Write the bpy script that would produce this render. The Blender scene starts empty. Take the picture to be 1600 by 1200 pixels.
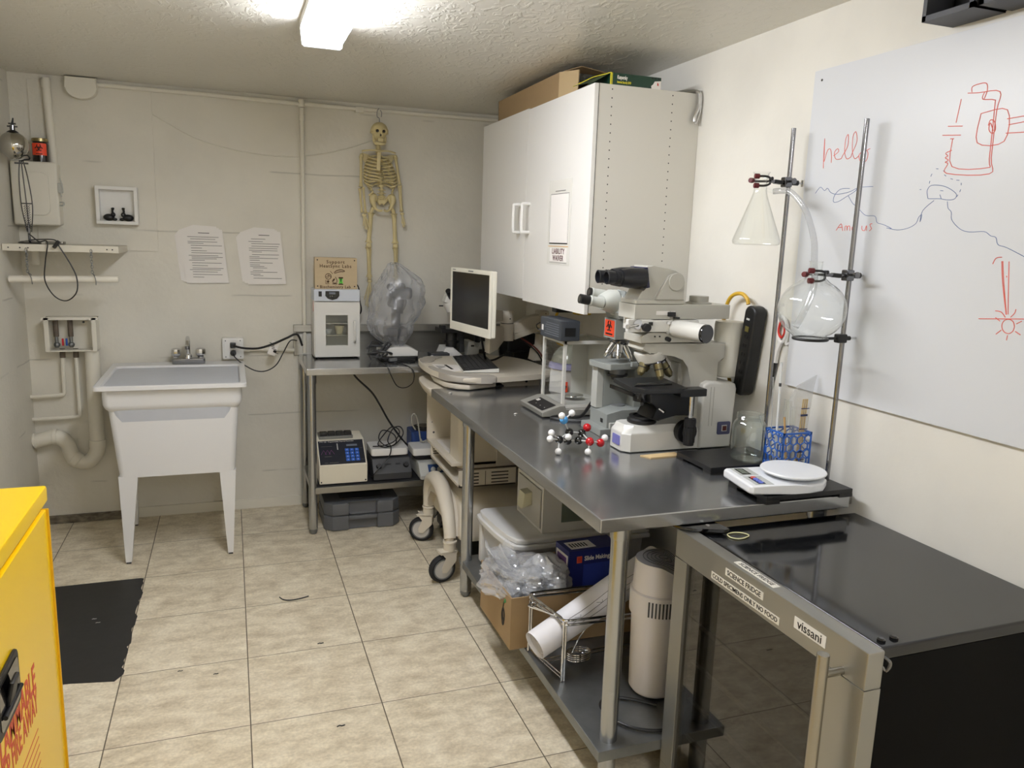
import bpy, bmesh, math, random
from mathutils import Matrix, Vector, Euler
random.seed(7)
SC = bpy.context.scene
COL = SC.collection

# ------------------------------------------------------------------ camera, world, exposure
cd = bpy.data.cameras.new('camera'); cam = bpy.data.objects.new('camera', cd); COL.objects.link(cam)
SC.camera = cam
cd.sensor_width = 36; cd.lens = 27.24; cd.clip_start = 0.02
R_, U_, F_ = Vector((0.94074, -0.33757, 0.03244)), Vector((0.03098, 0.18079, 0.98303)), Vector((0.33771, 0.92378, -0.18054))
cam.matrix_world = Matrix(((R_.x, U_.x, -F_.x, 0.4389), (R_.y, U_.y, -F_.y, -4.4090), (R_.z, U_.z, -F_.z, 1.6803), (0, 0, 0, 1)))
SC.view_settings.view_transform = 'Standard'; SC.view_settings.look = 'None'
SC.view_settings.gamma = 1; SC.view_settings.use_curve_mapping = False
SC.view_settings.exposure = 0.0
W = bpy.data.worlds.new('world'); SC.world = W; W.use_nodes = True
W.node_tree.nodes['Background'].inputs[0].default_value = (0.9, 0.92, 1, 1)
W.node_tree.nodes['Background'].inputs[1].default_value = 0.05
LAMP_W = 51.0        # emission strength of the ceiling tube diffusers
SC.cycles.max_bounces = 10; SC.cycles.diffuse_bounces = 5; SC.cycles.glossy_bounces = 5
SC.cycles.transparent_max_bounces = 24; SC.cycles.transmission_bounces = 8
SC.cycles.caustics_reflective = False; SC.cycles.caustics_refractive = False
SC.cycles.sample_clamp_indirect = 6

# ------------------------------------------------------------------ materials
def lin(h):
    if isinstance(h, (tuple, list)): return tuple(h) + (1,) if len(h) == 3 else tuple(h)
    v = [int(h[i:i+2], 16) / 255 for i in (0, 2, 4)]
    return tuple([(c / 12.92 if c <= .04045 else ((c + .055) / 1.055) ** 2.4) for c in v]) + (1,)
MATS = {}
def mat(name, col='cccccc', rough=.5, metal=0, bump=0, bscale=60, var=0, vscale=6, dark=None, spec=None, coat=0, alpha=1, trans=0, emis=0, stretch=None):
    if name in MATS: return MATS[name]
    m = bpy.data.materials.new(name); m.use_nodes = True; MATS[name] = m
    nt = m.node_tree; N = nt.nodes; L = nt.links; bs = N['Principled BSDF']
    c = lin(col)
    bs.inputs['Base Color'].default_value = c
    bs.inputs['Roughness'].default_value = rough; bs.inputs['Metallic'].default_value = metal
    if spec is not None: bs.inputs['Specular IOR Level'].default_value = spec
    if coat: bs.inputs['Coat Weight'].default_value = coat; bs.inputs['Coat Roughness'].default_value = .08
    if alpha < 1: bs.inputs['Alpha'].default_value = alpha
    if trans: bs.inputs['Transmission Weight'].default_value = trans
    if emis:
        bs.inputs['Emission Color'].default_value = c; bs.inputs['Emission Strength'].default_value = emis
    if bump or var:
        tc = N.new('ShaderNodeTexCoord'); mp = N.new('ShaderNodeMapping')
        L.new(tc.outputs['Object'], mp.inputs[0])
        if stretch: mp.inputs['Scale'].default_value = stretch
    if var:
        nz = N.new('ShaderNodeTexNoise'); nz.inputs['Scale'].default_value = vscale; nz.inputs['Detail'].default_value = 6
        nz.inputs['Roughness'].default_value = .65
        L.new(mp.outputs[0], nz.inputs['Vector'])
        r = N.new('ShaderNodeValToRGB'); d = lin(dark) if dark else tuple(x * (1 - var) for x in c[:3]) + (1,)
        r.color_ramp.elements[0].color = d; r.color_ramp.elements[1].color = c
        r.color_ramp.elements[0].position = .3; r.color_ramp.elements[1].position = .3 + .4 / max(var, .5)
        L.new(nz.outputs[0], r.inputs[0]); L.new(r.outputs[0], bs.inputs['Base Color'])
    if bump:
        n2 = N.new('ShaderNodeTexNoise'); n2.inputs['Scale'].default_value = bscale; n2.inputs['Detail'].default_value = 4
        L.new(mp.outputs[0], n2.inputs['Vector'])
        b = N.new('ShaderNodeBump'); b.inputs['Strength'].default_value = bump; b.inputs['Distance'].default_value = .01
        L.new(n2.outputs[0], b.inputs['Height']); L.new(b.outputs[0], bs.inputs['Normal'])
    return m

def glass(name, tint=(.97, .985, .98), edge=.55, base=.05, rough=.02, diff=0):
    """thin-walled glass: mostly transparent, mirror-like towards grazing angles"""
    if name in MATS: return MATS[name]
    m = bpy.data.materials.new(name); m.use_nodes = True; MATS[name] = m
    nt = m.node_tree; N = nt.nodes; L = nt.links
    for n in list(N):
        if n.type != 'OUTPUT_MATERIAL': N.remove(n)
    out = [n for n in N if n.type == 'OUTPUT_MATERIAL'][0]
    tr = N.new('ShaderNodeBsdfTransparent'); tr.inputs[0].default_value = tuple(tint) + (1,)
    gl = N.new('ShaderNodeBsdfAnisotropic'); gl.inputs['Roughness'].default_value = rough; gl.inputs[0].default_value = (.9, .9, .9, 1)
    lw = N.new('ShaderNodeLayerWeight'); lw.inputs[0].default_value = .5
    p = N.new('ShaderNodeMath'); p.operation = 'POWER'; p.inputs[1].default_value = 3
    a = N.new('ShaderNodeMath'); a.operation = 'MULTIPLY_ADD'; a.inputs[1].default_value = edge; a.inputs[2].default_value = base
    mx = N.new('ShaderNodeMixShader')
    L.new(lw.outputs['Facing'], p.inputs[0]); L.new(p.outputs[0], a.inputs[0]); L.new(a.outputs[0], mx.inputs[0])
    src = gl
    if diff:
        df = N.new('ShaderNodeBsdfDiffuse'); df.inputs[0].default_value = (.75, .76, .78, 1)
        m2 = N.new('ShaderNodeMixShader'); m2.inputs[0].default_value = diff
        L.new(tr.outputs[0], m2.inputs[1]); L.new(df.outputs[0], m2.inputs[2]); L.new(m2.outputs[0], mx.inputs[1])
    else: L.new(tr.outputs[0], mx.inputs[1])
    L.new(gl.outputs[0], mx.inputs[2]); L.new(mx.outputs[0], out.inputs[0])
    return m

# ------------------------------------------------------------------ mesh builder
IDM = Matrix.Identity(4)
ROOTM = {}
def catmull(pts, n=6, closed=False):
    P = [Vector(p) for p in pts]
    if len(P) < 3: return P
    out = []; L = len(P); rng = range(L if closed else L - 1)
    for i in rng:
        if closed: a, b, c, d = P[(i-1) % L], P[i], P[(i+1) % L], P[(i+2) % L]
        else: a, b, c, d = P[max(i-1, 0)], P[i], P[i+1], P[min(i+2, L-1)]
        for k in range(n):
            t = k / n
            out.append(.5 * ((2*b) + (c-a)*t + (2*a-5*b+4*c-d)*t*t + (3*b-a-3*c+d)*t*t*t))
    if not closed: out.append(P[-1])
    return out
FONTC = {}
class B:
    def __init__(s, M=None):
        s.bm = bmesh.new(); s.mats = []; s.cur = 0; s.M = M or IDM
    def m(s, mt):
        if mt not in s.mats: s.mats.append(mt)
        s.cur = s.mats.index(mt); return s
    def _in(s, t, rot=None, flip=True):
        if flip: bmesh.ops.recalc_face_normals(t, faces=t.faces)
        t.transform(s.M)
        for f in t.faces: f.material_index = s.cur
        me = bpy.data.meshes.new('tmp'); t.to_mesh(me); t.free()
        s.bm.from_mesh(me); bpy.data.meshes.remove(me); return s
    def box(s, x0, x1, y0, y1, z0, z1, bev=0, seg=2, R=None):
        t = bmesh.new()
        c = Vector(((x0+x1)/2, (y0+y1)/2, (z0+z1)/2))
        bmesh.ops.create_cube(t, size=1)
        bmesh.ops.scale(t, vec=(abs(x1-x0), abs(y1-y0), abs(z1-z0)), verts=t.verts)
        if bev: bmesh.ops.bevel(t, geom=t.edges[:], offset=bev, segments=seg, affect='EDGES', profile=.5)
        if R is not None: bmesh.ops.transform(t, matrix=R.to_4x4(), verts=t.verts)
        bmesh.ops.translate(t, vec=c, verts=t.verts)
        return s._in(t)
    def ob(s, c, d, rot=(0, 0, 0), bev=0, seg=2):
        return s.box(c[0]-d[0]/2, c[0]+d[0]/2, c[1]-d[1]/2, c[1]+d[1]/2, c[2]-d[2]/2, c[2]+d[2]/2, bev, seg, Euler([math.radians(a) for a in rot]).to_matrix())
    def cyl(s, p0, p1, r0, r1=None, n=20, bev=0):
        r1 = r0 if r1 is None else r1
        p0, p1 = Vector(p0), Vector(p1); d = p1 - p0; t = bmesh.new()
        bmesh.ops.create_cone(t, cap_ends=True, segments=n, radius1=max(r0, 1e-5), radius2=max(r1, 1e-5), depth=d.length)
        if bev:
            ed = [e for e in t.edges if len(e.link_faces) == 2 and (len(e.link_faces[0].verts) > 4) != (len(e.link_faces[1].verts) > 4)]
            bmesh.ops.bevel(t, geom=ed, offset=bev, segments=2, affect='EDGES', profile=.5)
        q = Vector((0, 0, 1)).rotation_difference(d.normalized())
        t.transform(Matrix.Translation((p0+p1)/2) @ q.to_matrix().to_4x4())
        return s._in(t)
    def tube(s, pts, r, n=8, sub=6, closed=False, smooth=True, flat=None):
        P = catmull(pts, sub, closed) if smooth else [Vector(p) for p in pts]
        P = [p for i, p in enumerate(P) if i == 0 or (p - P[i-1]).length > 1e-6]
        K = len(P); t = bmesh.new(); rings = []
        rr = r if callable(r) else (lambda u: r)
        up = None
        for i, p in enumerate(P):
            if closed: d = P[(i+1) % K] - P[(i-1) % K]
            else: d = P[min(i+1, K-1)] - P[max(i-1, 0)]
            if d.length < 1e-9: d = Vector((0, 0, 1))
            d.normalize()
            if up is None:
                up = d.orthogonal().normalized()
            up = (up - d * up.dot(d))
            if up.length < 1e-6: up = d.orthogonal()
            up.normalize(); sd = d.cross(up); R = rr(i / max(K-1, 1))
            rings.append([t.verts.new(p + (up*math.cos(a) + sd*math.sin(a)) * R) for a in [2*math.pi*k/n for k in range(n)]])
        for i in range(K if closed else K-1):
            a, b = rings[i], rings[(i+1) % K]
            for k in range(n): t.faces.new((a[k], a[(k+1) % n], b[(k+1) % n], b[k]))
        if not closed:
            t.faces.new(rings[0][::-1]); t.faces.new(rings[-1])
        return s._in(t)
    def lathe(s, prof, c=(0, 0, 0), R=None, n=28, closed=False):
        t = bmesh.new(); rings = []
        for r, z in prof:
            if r < 1e-6: rings.append([t.verts.new((0, 0, z))])
            else: rings.append([t.verts.new((r*math.cos(2*math.pi*k/n), r*math.sin(2*math.pi*k/n), z)) for k in range(n)])
        pr = list(zip(rings, rings[1:])) + ([(rings[-1], rings[0])] if closed else [])
        for a, b in pr:
            if len(a) == 1 and len(b) == 1: continue
            for k in range(n):
                k2 = (k+1) % n
                if len(a) == 1: t.faces.new((a[0], b[k2], b[k]))
                elif len(b) == 1: t.faces.new((a[k], a[k2], b[0]))
                else: t.faces.new((a[k], a[k2], b[k2], b[k]))
        T = Matrix.Translation(c) @ (R.to_4x4() if R is not None else IDM)
        t.transform(T); return s._in(t)
    def prism(s, poly, ax, lo, hi, bev=0, seg=2, capbev=True):
        """poly: 2-D outline; ax 'x' -> (y,z), 'y' -> (x,z), 'z' -> (x,y); extruded lo..hi along ax"""
        t = bmesh.new(); P = lambda a, b, h: {'x': (h, a, b), 'y': (a, h, b), 'z': (a, b, h)}[ax]
        A = [t.verts.new(P(a, b, lo)) for a, b in poly]; C = [t.verts.new(P(a, b, hi)) for a, b in poly]
        K = len(poly)
        f0 = t.faces.new(A); f1 = t.faces.new(C[::-1])
        for k in range(K): t.faces.new((A[k], C[k], C[(k+1) % K], A[(k+1) % K]))
        if bev:
            ed = list(set(list(f0.edges) + list(f1.edges)))
            bmesh.ops.bevel(t, geom=ed, offset=bev, segments=seg, affect='EDGES', profile=.5)
        return s._in(t)
    def ball(s, c, r, sc=(1, 1, 1), n=16, R=None):
        t = bmesh.new(); bmesh.ops.create_uvsphere(t, u_segments=n, v_segments=max(6, n*2//3), radius=r)
        bmesh.ops.scale(t, vec=sc, verts=t.verts)
        if R is not None: t.transform(R.to_4x4())
        bmesh.ops.translate(t, vec=c, verts=t.verts); return s._in(t)
    def loft(s, rings, caps=True, closed=False):
        t = bmesh.new(); V = [[t.verts.new(p) for p in r] for r in rings]; K = len(V[0])
        for a, b in list(zip(V, V[1:])) + ([(V[-1], V[0])] if closed else []):
            for k in range(K): t.faces.new((a[k], a[(k+1) % K], b[(k+1) % K], b[k]))
        if caps and not closed: t.faces.new(V[0][::-1]); t.faces.new(V[-1])
        return s._in(t)
    def grid(s, f, nu, nv):
        t = bmesh.new(); V = [[t.verts.new(f(i/nu, j/nv)) for j in range(nv+1)] for i in range(nu+1)]
        for i in range(nu):
            for j in range(nv): t.faces.new((V[i][j], V[i+1][j], V[i+1][j+1], V[i][j+1]))
        return s._in(t)
    def text(s, txt, size, o, ux, uy, depth=.0008, align='CENTER', sx=1.0, bold=0, space=1.0):
        """flat lettering at o, running along ux with up uy"""
        ux, uy = Vector(ux).normalized(), Vector(uy).normalized(); uz = ux.cross(uy)
        cu = bpy.data.curves.new('t', 'FONT'); cu.body = txt; cu.size = size; cu.extrude = depth/2; cu.offset = bold
        cu.align_x = align; cu.align_y = 'CENTER'; cu.space_character = space; cu.resolution_u = 3
        o2 = bpy.data.objects.new('t', cu); me = o2.to_mesh()
        t = bmesh.new(); t.from_mesh(me); o2.to_mesh_clear(); bpy.data.objects.remove(o2); bpy.data.curves.remove(cu)
        o = Vector(o)
        M = Matrix(((ux.x*sx, uy.x, uz.x, o.x), (ux.y*sx, uy.y, uz.y, o.y), (ux.z*sx, uy.z, uz.z, o.z), (0, 0, 0, 1)))
        t.transform(M); return s._in(t, flip=False)
    def build(s, name, parent=None, origin=None, ang=35):
        bm = s.bm
        if parent is not None: Minv = ROOTM[parent.name].inverted()
        elif origin is not None: Minv = Matrix.Translation(origin).inverted()
        else: Minv = IDM
        bm.transform(Minv)
        ca = math.radians(ang)
        for e in bm.edges:
            e.smooth = len(e.link_faces) == 2 and e.calc_face_angle(0) < ca
        for f in bm.faces: f.smooth = True
        me = bpy.data.meshes.new(name); bm.to_mesh(me); bm.free()
        for mt in s.mats: me.materials.append(mt)
        o = bpy.data.objects.new(name, me); COL.objects.link(o)
        w = o.modifiers.new('wn', 'WEIGHTED_NORMAL'); w.keep_sharp = True
        if parent is not None: o.parent = parent; ROOTM[o.name] = ROOTM[parent.name]
        else: o.location = origin or (0, 0, 0); ROOTM[o.name] = Matrix.Translation(origin or (0, 0, 0))
        return o
def tag(o, label=None, cat=None, group=None, kind=None):
    for k, v in (('label', label), ('category', cat), ('group', group), ('kind', kind)):
        if v: o[k] = v
    return o
def thing(name, label, cat, loc=(0, 0, 0), rz=0, group=None):
    o = bpy.data.objects.new(name, None); COL.objects.link(o); o.location = loc
    o.rotation_euler = (0, 0, math.radians(rz)); o.empty_display_size = .05
    ROOTM[o.name] = Matrix.Translation(loc) @ Matrix.Rotation(math.radians(rz), 4, 'Z')
    return tag(o, label, cat, group)
def LB(t): return B(ROOTM[t.name])          # builder in the thing's own frame
def struct(o): o['kind'] = 'structure'; return o
def rrect(x0, x1, y0, y1, r, n=4):
    out = []
    for cx, cy, a0 in ((x1-r, y1-r, 0), (x0+r, y1-r, 90), (x0+r, y0+r, 180), (x1-r, y0+r, 270)):
        for k in range(n+1):
            a = math.radians(a0 + 90*k/n); out.append((cx + r*math.cos(a), cy + r*math.sin(a)))
    return out
def circ(cx, cy, r, n=20): return [(cx + r*math.cos(2*math.pi*k/n), cy + r*math.sin(2*math.pi*k/n)) for k in range(n)]

# material library
M_wallpaint = None
steel = mat('brushed_steel', 'a9a7a0', .34, .95, bump=.03, bscale=90, var=.16, vscale=7, stretch=(1, 1, 6))
steel_top = mat('worktop_steel', 'c2c3c4', .2, .88, bump=.012, bscale=40, var=.22, vscale=6)
galv = mat('galvanised_steel', '96999a', .42, .85, var=.35, vscale=9, bump=.03)
tubesteel = mat('tube_steel', 'b2b4b6', .26, .92)
chrome = mat('chrome', 'd8d8d8', .08, 1)
dchrome = mat('dark_chrome', '77777a', .16, 1)
blackp = mat('black_plastic', '141415', .42)
blackg = mat('black_gloss', '08080a', .07, coat=.5)
rubber = mat('black_rubber', '17171a', .7)
dgray = mat('dark_grey_plastic', '3c3d3f', .5)
mgray = mat('mid_grey_plastic', '6d6f70', .5)
whitep = mat('white_plastic', 'e4e3df', .35)
cream = mat('cream_plastic', 'dcd6c4', .42)
cream2 = mat('cart_cream', 'cec6b6', .45)
lgray = mat('light_grey_paint', 'b9bab4', .4)
bluegray = mat('blue_grey_paint', '929693', .38)
paper = mat('paper', 'e6e2dd', .6)
ink = mat('ink', '1c1a1a', .6)
grayink = mat('grey_ink', '5d5b59', .7)
redink = mat('red_ink', 'c22a1e', .5)
card = mat('cardboard', '9d835f', .8, var=.12, vscale=12)
cardd = mat('cardboard_pale', 'b39c76', .8)
orange = mat('orange_label', 'f4502c', .5)
blue = mat('blue_plastic', '2d62b8', .35)
pipew = mat('painted_pipe', 'dedacd', .45, bump=.03, bscale=30)
bone = mat('bone', 'd8c998', .5, var=.15, vscale=30)
clear = glass('clear_glass', (.99, .995, .99), .75, .02)
pane = glass('clear_pane', (.93, .95, .94), .5, .06)

# ================================================================== ROOM
XL, XR, YB, YF, H = -.615, 2.30, .451, -6.2, 2.46
TS = .4575
def wall_mat(name, col, course=None, bst=.35):
    m = bpy.data.materials.new(name); m.use_nodes = True; nt = m.node_tree; N = nt.nodes; L = nt.links; bs = N['Principled BSDF']
    tc = N.new('ShaderNodeTexCoord')
    bs.inputs['Roughness'].default_value = .5; bs.inputs['Specular IOR Level'].default_value = .3
    n1 = N.new('ShaderNodeTexNoise'); n1.inputs['Scale'].default_value = 3; n1.inputs['Detail'].default_value = 8; L.new(tc.outputs['Object'], n1.inputs[0])
    r = N.new('ShaderNodeValToRGB'); c = lin(col)
    r.color_ramp.elements[0].color = tuple(x*.93 for x in c[:3]) + (1,); r.color_ramp.elements[1].color = c
    r.color_ramp.elements[0].position = .35; r.color_ramp.elements[1].position = .6
    L.new(n1.outputs[0], r.inputs[0])
    n2 = N.new('ShaderNodeTexNoise'); n2.inputs['Scale'].default_value = 35; n2.inputs['Detail'].default_value = 6; L.new(tc.outputs['Object'], n2.inputs[0])
    h = n2.outputs[0]
    colo = r.outputs[0]
    if course:
        sx = N.new('ShaderNodeSeparateXYZ')
        nw = N.new('ShaderNodeTexNoise'); nw.inputs['Scale'].default_value = 4; L.new(tc.outputs['Object'], nw.inputs[0])
        va = N.new('ShaderNodeVectorMath'); va.operation = 'SCALE'; va.inputs[3].default_value = .02
        L.new(nw.outputs['Color'], va.inputs[0])
        vb = N.new('ShaderNodeVectorMath'); L.new(tc.outputs['Object'], vb.inputs[0]); L.new(va.outputs[0], vb.inputs[1])
        L.new(vb.outputs[0], sx.inputs[0])
        fr = N.new('ShaderNodeMath'); fr.operation = 'PINGPONG'; fr.inputs[1].default_value = course / 2
        ad = N.new('ShaderNodeMath'); ad.inputs[1].default_value = .115; L.new(sx.outputs['Z'], ad.inputs[0]); L.new(ad.outputs[0], fr.inputs[0])
        mr = N.new('ShaderNodeMapRange'); mr.inputs['From Min'].default_value = .0; mr.inputs['From Max'].default_value = .006
        L.new(fr.outputs[0], mr.inputs['Value'])
        nk = N.new('ShaderNodeTexNoise'); nk.inputs['Scale'].default_value = 2.3; nk.inputs['Detail'].default_value = 2; L.new(tc.outputs['Object'], nk.inputs[0])
        gt = N.new('ShaderNodeMapRange'); gt.inputs['From Min'].default_value = .42; gt.inputs['From Max'].default_value = .48; L.new(nk.outputs[0], gt.inputs['Value'])
        mx = N.new('ShaderNodeMath'); mx.operation = 'MAXIMUM'; L.new(mr.outputs[0], mx.inputs[0]); L.new(gt.outputs[0], mx.inputs[1])
        cm = N.new('ShaderNodeMix'); cm.data_type = 'RGBA'; cm.blend_type = 'MULTIPLY'
        mm = N.new('ShaderNodeMapRange'); mm.inputs['To Min'].default_value = .72; L.new(mx.outputs[0], mm.inputs['Value'])
        cm.inputs[0].default_value = 1; L.new(colo, cm.inputs[6]); L.new(mm.outputs[0], cm.inputs[7]); colo = cm.outputs[2]
        h2 = N.new('ShaderNodeMath'); h2.operation = 'MULTIPLY_ADD'; h2.inputs[1].default_value = .6; L.new(mx.outputs[0], h2.inputs[0]); L.new(h, h2.inputs[2]); h = h2.outputs[0]
    L.new(colo, bs.inputs['Base Color'])
    b = N.new('ShaderNodeBump'); b.inputs['Strength'].default_value = bst; b.inputs['Distance'].default_value = .006
    L.new(h, b.inputs['Height']); L.new(b.outputs[0], bs.inputs['Normal'])
    return m
def ceil_mat():
    m = bpy.data.materials.new('ceiling_texture'); m.use_nodes = True; nt = m.node_tree; N = nt.nodes; L = nt.links; bs = N['Principled BSDF']
    bs.inputs['Base Color'].default_value = lin('d8d5cb'); bs.inputs['Roughness'].default_value = .3; bs.inputs['Specular IOR Level'].default_value = .5
    tc = N.new('ShaderNodeTexCoord')
    mp = N.new('ShaderNodeMapping'); mp.inputs['Scale'].default_value = (1, .6, 1); L.new(tc.outputs['Object'], mp.inputs[0])
    n1 = N.new('ShaderNodeTexNoise'); n1.inputs['Scale'].default_value = 22; n1.inputs['Detail'].default_value = 5; n1.inputs['Distortion'].default_value = 1.2; L.new(mp.outputs[0], n1.inputs[0])
    r = N.new('ShaderNodeValToRGB'); r.color_ramp.elements[0].position = .5; r.color_ramp.elements[1].position = .62; L.new(n1.outputs[0], r.inputs[0])
    b = N.new('ShaderNodeBump'); b.inputs['Strength'].default_value = .3; b.inputs['Distance'].default_value = .006
    L.new(r.outputs[0], b.inputs['Height']); L.new(b.outputs[0], bs.inputs['Normal'])
    return m
def tile_mat():
    m = bpy.data.materials.new('floor_tile'); m.use_nodes = True; nt = m.node_tree; N = nt.nodes; L = nt.links; bs = N['Principled BSDF']
    tc = N.new('ShaderNodeTexCoord'); sx = N.new('ShaderNodeSeparateXYZ'); L.new(tc.outputs['Object'], sx.inputs[0])
    def grout(out, w=.0024):
        pp = N.new('ShaderNodeMath'); pp.operation = 'PINGPONG'; pp.inputs[1].default_value = TS / 2; L.new(out, pp.inputs[0])
        lt = N.new('ShaderNodeMapRange'); lt.inputs['From Min'].default_value = w*.6; lt.inputs['From Max'].default_value = w; L.new(pp.outputs[0], lt.inputs['Value']); return lt.outputs[0]
    mn = N.new('ShaderNodeMath'); mn.operation = 'MINIMUM'; L.new(grout(sx.outputs['X']), mn.inputs[0]); L.new(grout(sx.outputs['Y'], .0020), mn.inputs[1])
    # per-tile random offset
    vd = N.new('ShaderNodeVectorMath'); vd.operation = 'SCALE'; vd.inputs[3].default_value = 1 / TS; L.new(tc.outputs['Object'], vd.inputs[0])
    vf = N.new('ShaderNodeVectorMath'); vf.operation = 'FLOOR'; L.new(vd.outputs[0], vf.inputs[0])
    wn = N.new('ShaderNodeTexWhiteNoise'); L.new(vf.outputs[0], wn.inputs[0])
    vm = N.new('ShaderNodeVectorMath'); vm.operation = 'SCALE'; vm.inputs[3].default_value = 7; L.new(wn.outputs['Color'], vm.inputs[0])
    va = N.new('ShaderNodeVectorMath'); L.new(tc.outputs['Object'], va.inputs[0]); L.new(vm.outputs[0], va.inputs[1])
    n1 = N.new('ShaderNodeTexNoise'); n1.inputs['Scale'].default_value = 9; n1.inputs['Detail'].default_value = 12; n1.inputs['Roughness'].default_value = .72; n1.inputs['Distortion'].default_value = .2
    mp = N.new('ShaderNodeMapping'); mp.inputs['Scale'].default_value = (1, 1.7, 1); L.new(va.outputs[0], mp.inputs[0]); L.new(mp.outputs[0], n1.inputs[0])
    r = N.new('ShaderNodeValToRGB'); e = r.color_ramp.elements
    e[0].position = .33; e[0].color = lin('bcae95'); e[1].position = .68; e[1].color = lin('ebe2cb')
    k = e.new(.47); k.color = lin('d3c7ae'); k = e.new(.56); k.color = lin('dfd4bc')
    L.new(n1.outputs[0], r.inputs[0])
    n3 = N.new('ShaderNodeTexNoise'); n3.inputs['Scale'].default_value = 90; n3.inputs['Detail'].default_value = 3; L.new(tc.outputs['Object'], n3.inputs[0])
    g = N.new('ShaderNodeMapRange'); g.inputs['From Min'].default_value = .3; g.inputs['From Max'].default_value = .7; g.inputs['To Min'].default_value = .86; g.inputs['To Max'].default_value = 1.06; L.new(n3.outputs[0], g.inputs['Value'])
    c1 = N.new('ShaderNodeMix'); c1.data_type = 'RGBA'; c1.blend_type = 'MULTIPLY'; c1.inputs[0].default_value = 1; L.new(r.outputs[0], c1.inputs[6]); L.new(g.outputs[0], c1.inputs[7])
    c2 = N.new('ShaderNodeMix'); c2.data_type = 'RGBA'; L.new(mn.outputs[0], c2.inputs[0]); c2.inputs[6].default_value = lin('5d5445'); L.new(c1.outputs[2], c2.inputs[7])
    L.new(c2.outputs[2], bs.inputs['Base Color'])
    bs.inputs['Roughness'].default_value = .42; bs.inputs['Specular IOR Level'].default_value = .35
    hh = N.new('ShaderNodeMath'); hh.operation = 'MULTIPLY_ADD'; hh.inputs[1].default_value = .15; L.new(n1.outputs[0], hh.inputs[0]); L.new(mn.outputs[0], hh.inputs[2])
    b = N.new('ShaderNodeBump'); b.inputs['Strength'].default_value = .4; b.inputs['Distance'].default_value = .003
    L.new(hh.outputs[0], b.inputs['Height']); L.new(b.outputs[0], bs.inputs['Normal'])
    return m
Mwb = wall_mat('painted_block_wall', 'dcd8cc', .36)
Mwr = wall_mat('painted_smooth_wall', 'e2dfd6', None, .12)
b = B().m(tile_mat()).box(XL-.1, XR+.1, YF-.1, YB+.1, -.1, 0); struct(b.build('floor'))
b = B().m(ceil_mat()).box(XL-.1, XR+.1, YF-.1, YB+.1, H, H+.1); struct(b.build('ceiling'))
b = B().m(Mwb).box(XL-.1, XR+.1, YB, YB+.1, 0, H); struct(b.build('wall_back'))
b = B().m(Mwb).box(XL-.1, XL, YF, YB, 0, H); struct(b.build('wall_left'))
b = B().m(Mwr).box(XR, XR+.1, YF, YB, 0, H); struct(b.build('wall_right'))
b = B().m(Mwr).box(XL, XR, YF-.1, YF, 0, H); struct(b.build('wall_front'))
b = B().m(pipew).box(-.13, 1.3, YB-.012, YB, 0, .062, .002); struct(b.build('baseboard_back'))
b = B().m(mat('old_trim', 'b5aa94', .6, bump=.3, bscale=25, var=.45, vscale=14, dark='2b251d', stretch=(1, 1, 3))).box(XL, -.135, YB-.01, YB, 0, .05, .002); struct(b.build('baseboard_back'))
b = B().m(Mwb).box(XL+.09, .062, YB-.009, YB, 1.562, 2.43, .001); struct(b.build('trim_1'))

# ------------------------------------------------------------------ ceiling lights
diff = mat('lit_diffuser', 'f6f8ff', .5, emis=LAMP_W)
housing = mat('lamp_housing', 'eceae4', .4)
endacr = mat('lamp_end_acrylic', 'd9dcdd', .3, emis=.9)
def ceiling_light(y1, y0, label, x0=.712, x1=.862):
    t = thing('ceiling_light', label, 'light', ((x0+x1)/2, (y0+y1)/2, H), group='ceiling tube lights')
    B().m(housing).box(x0-.004, x1+.004, y0, y1, H-.03, H-.0005, .002).build('housing', t)
    B().m(diff).prism([(x0+.002, H-.03), (x0+.006, H-.082), (x0+.016, H-.09), (x1-.016, H-.09), (x1-.006, H-.082), (x1-.002, H-.03)], 'y', y0+.012, y1-.012).build('diffuser', t)
    B().m(endacr).prism([(x0-.003, H-.03), (x0+.002, H-.088), (x0+.01, H-.094), (x1-.01, H-.094), (x1-.002, H-.088), (x1+.003, H-.03)], 'y', y1-.012, y1).build('end_cap', t)
    B().m(endacr).prism([(x0-.003, H-.03), (x0+.002, H-.088), (x0+.01, H-.094), (x1-.01, H-.094), (x1-.002, H-.088), (x1+.003, H-.03)], 'y', y0, y0+.012).build('end_cap', t)
ceiling_light(-1.27, -2.66, 'long white lit ceiling light at the top edge of the picture')
ceiling_light(-4.7, -6.05, 'white lit ceiling light further along the ceiling, behind the viewer')

# ================================================================== BACK WALL, LEFT PART
t = thing('conduit_pipe', 'white painted vertical pipe from ceiling down to the electrical box', 'pipe', (-.43, .43, 2.2))
b = B().m(pipew).cyl((-.436, .425, 2.44), (-.425, .425, 2.0), .02); b.build('pipe', t)
B().m(pipew).cyl((-.4355, .425, 2.43), (-.4355, .425, 2.39), .023).build('collar', t)
t = thing('ceiling_pipe', 'thin white horizontal pipe running along the top of the back wall', 'pipe', (.8, .43, 2.42))
pp = [(-.27, 2.435), (.3, 2.436), (.858, 2.43), (1.5, 2.431), (2.06, 2.437)]
B().m(pipew).tube([(x, .432, z-.006) for x, z in pp], .0125, 10).build('pipe', t)
B().m(pipew).ob((1.19, .435, 2.42), (.05, .03, .034), bev=.004).build('strap', t)
B().m(pipew).cyl((.858, .432, 2.448), (.858, .432, 2.405), .019, bev=.003).build('elbow', t)
t = thing('conduit_pipe', 'white painted vertical pipe beside the skeleton, ending behind the steel bench', 'pipe', (.855, .43, 1.6))
B().m(pipew).cyl((.858, .432, 2.402), (.853, .432, .97), .0125).build('pipe', t)
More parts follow.
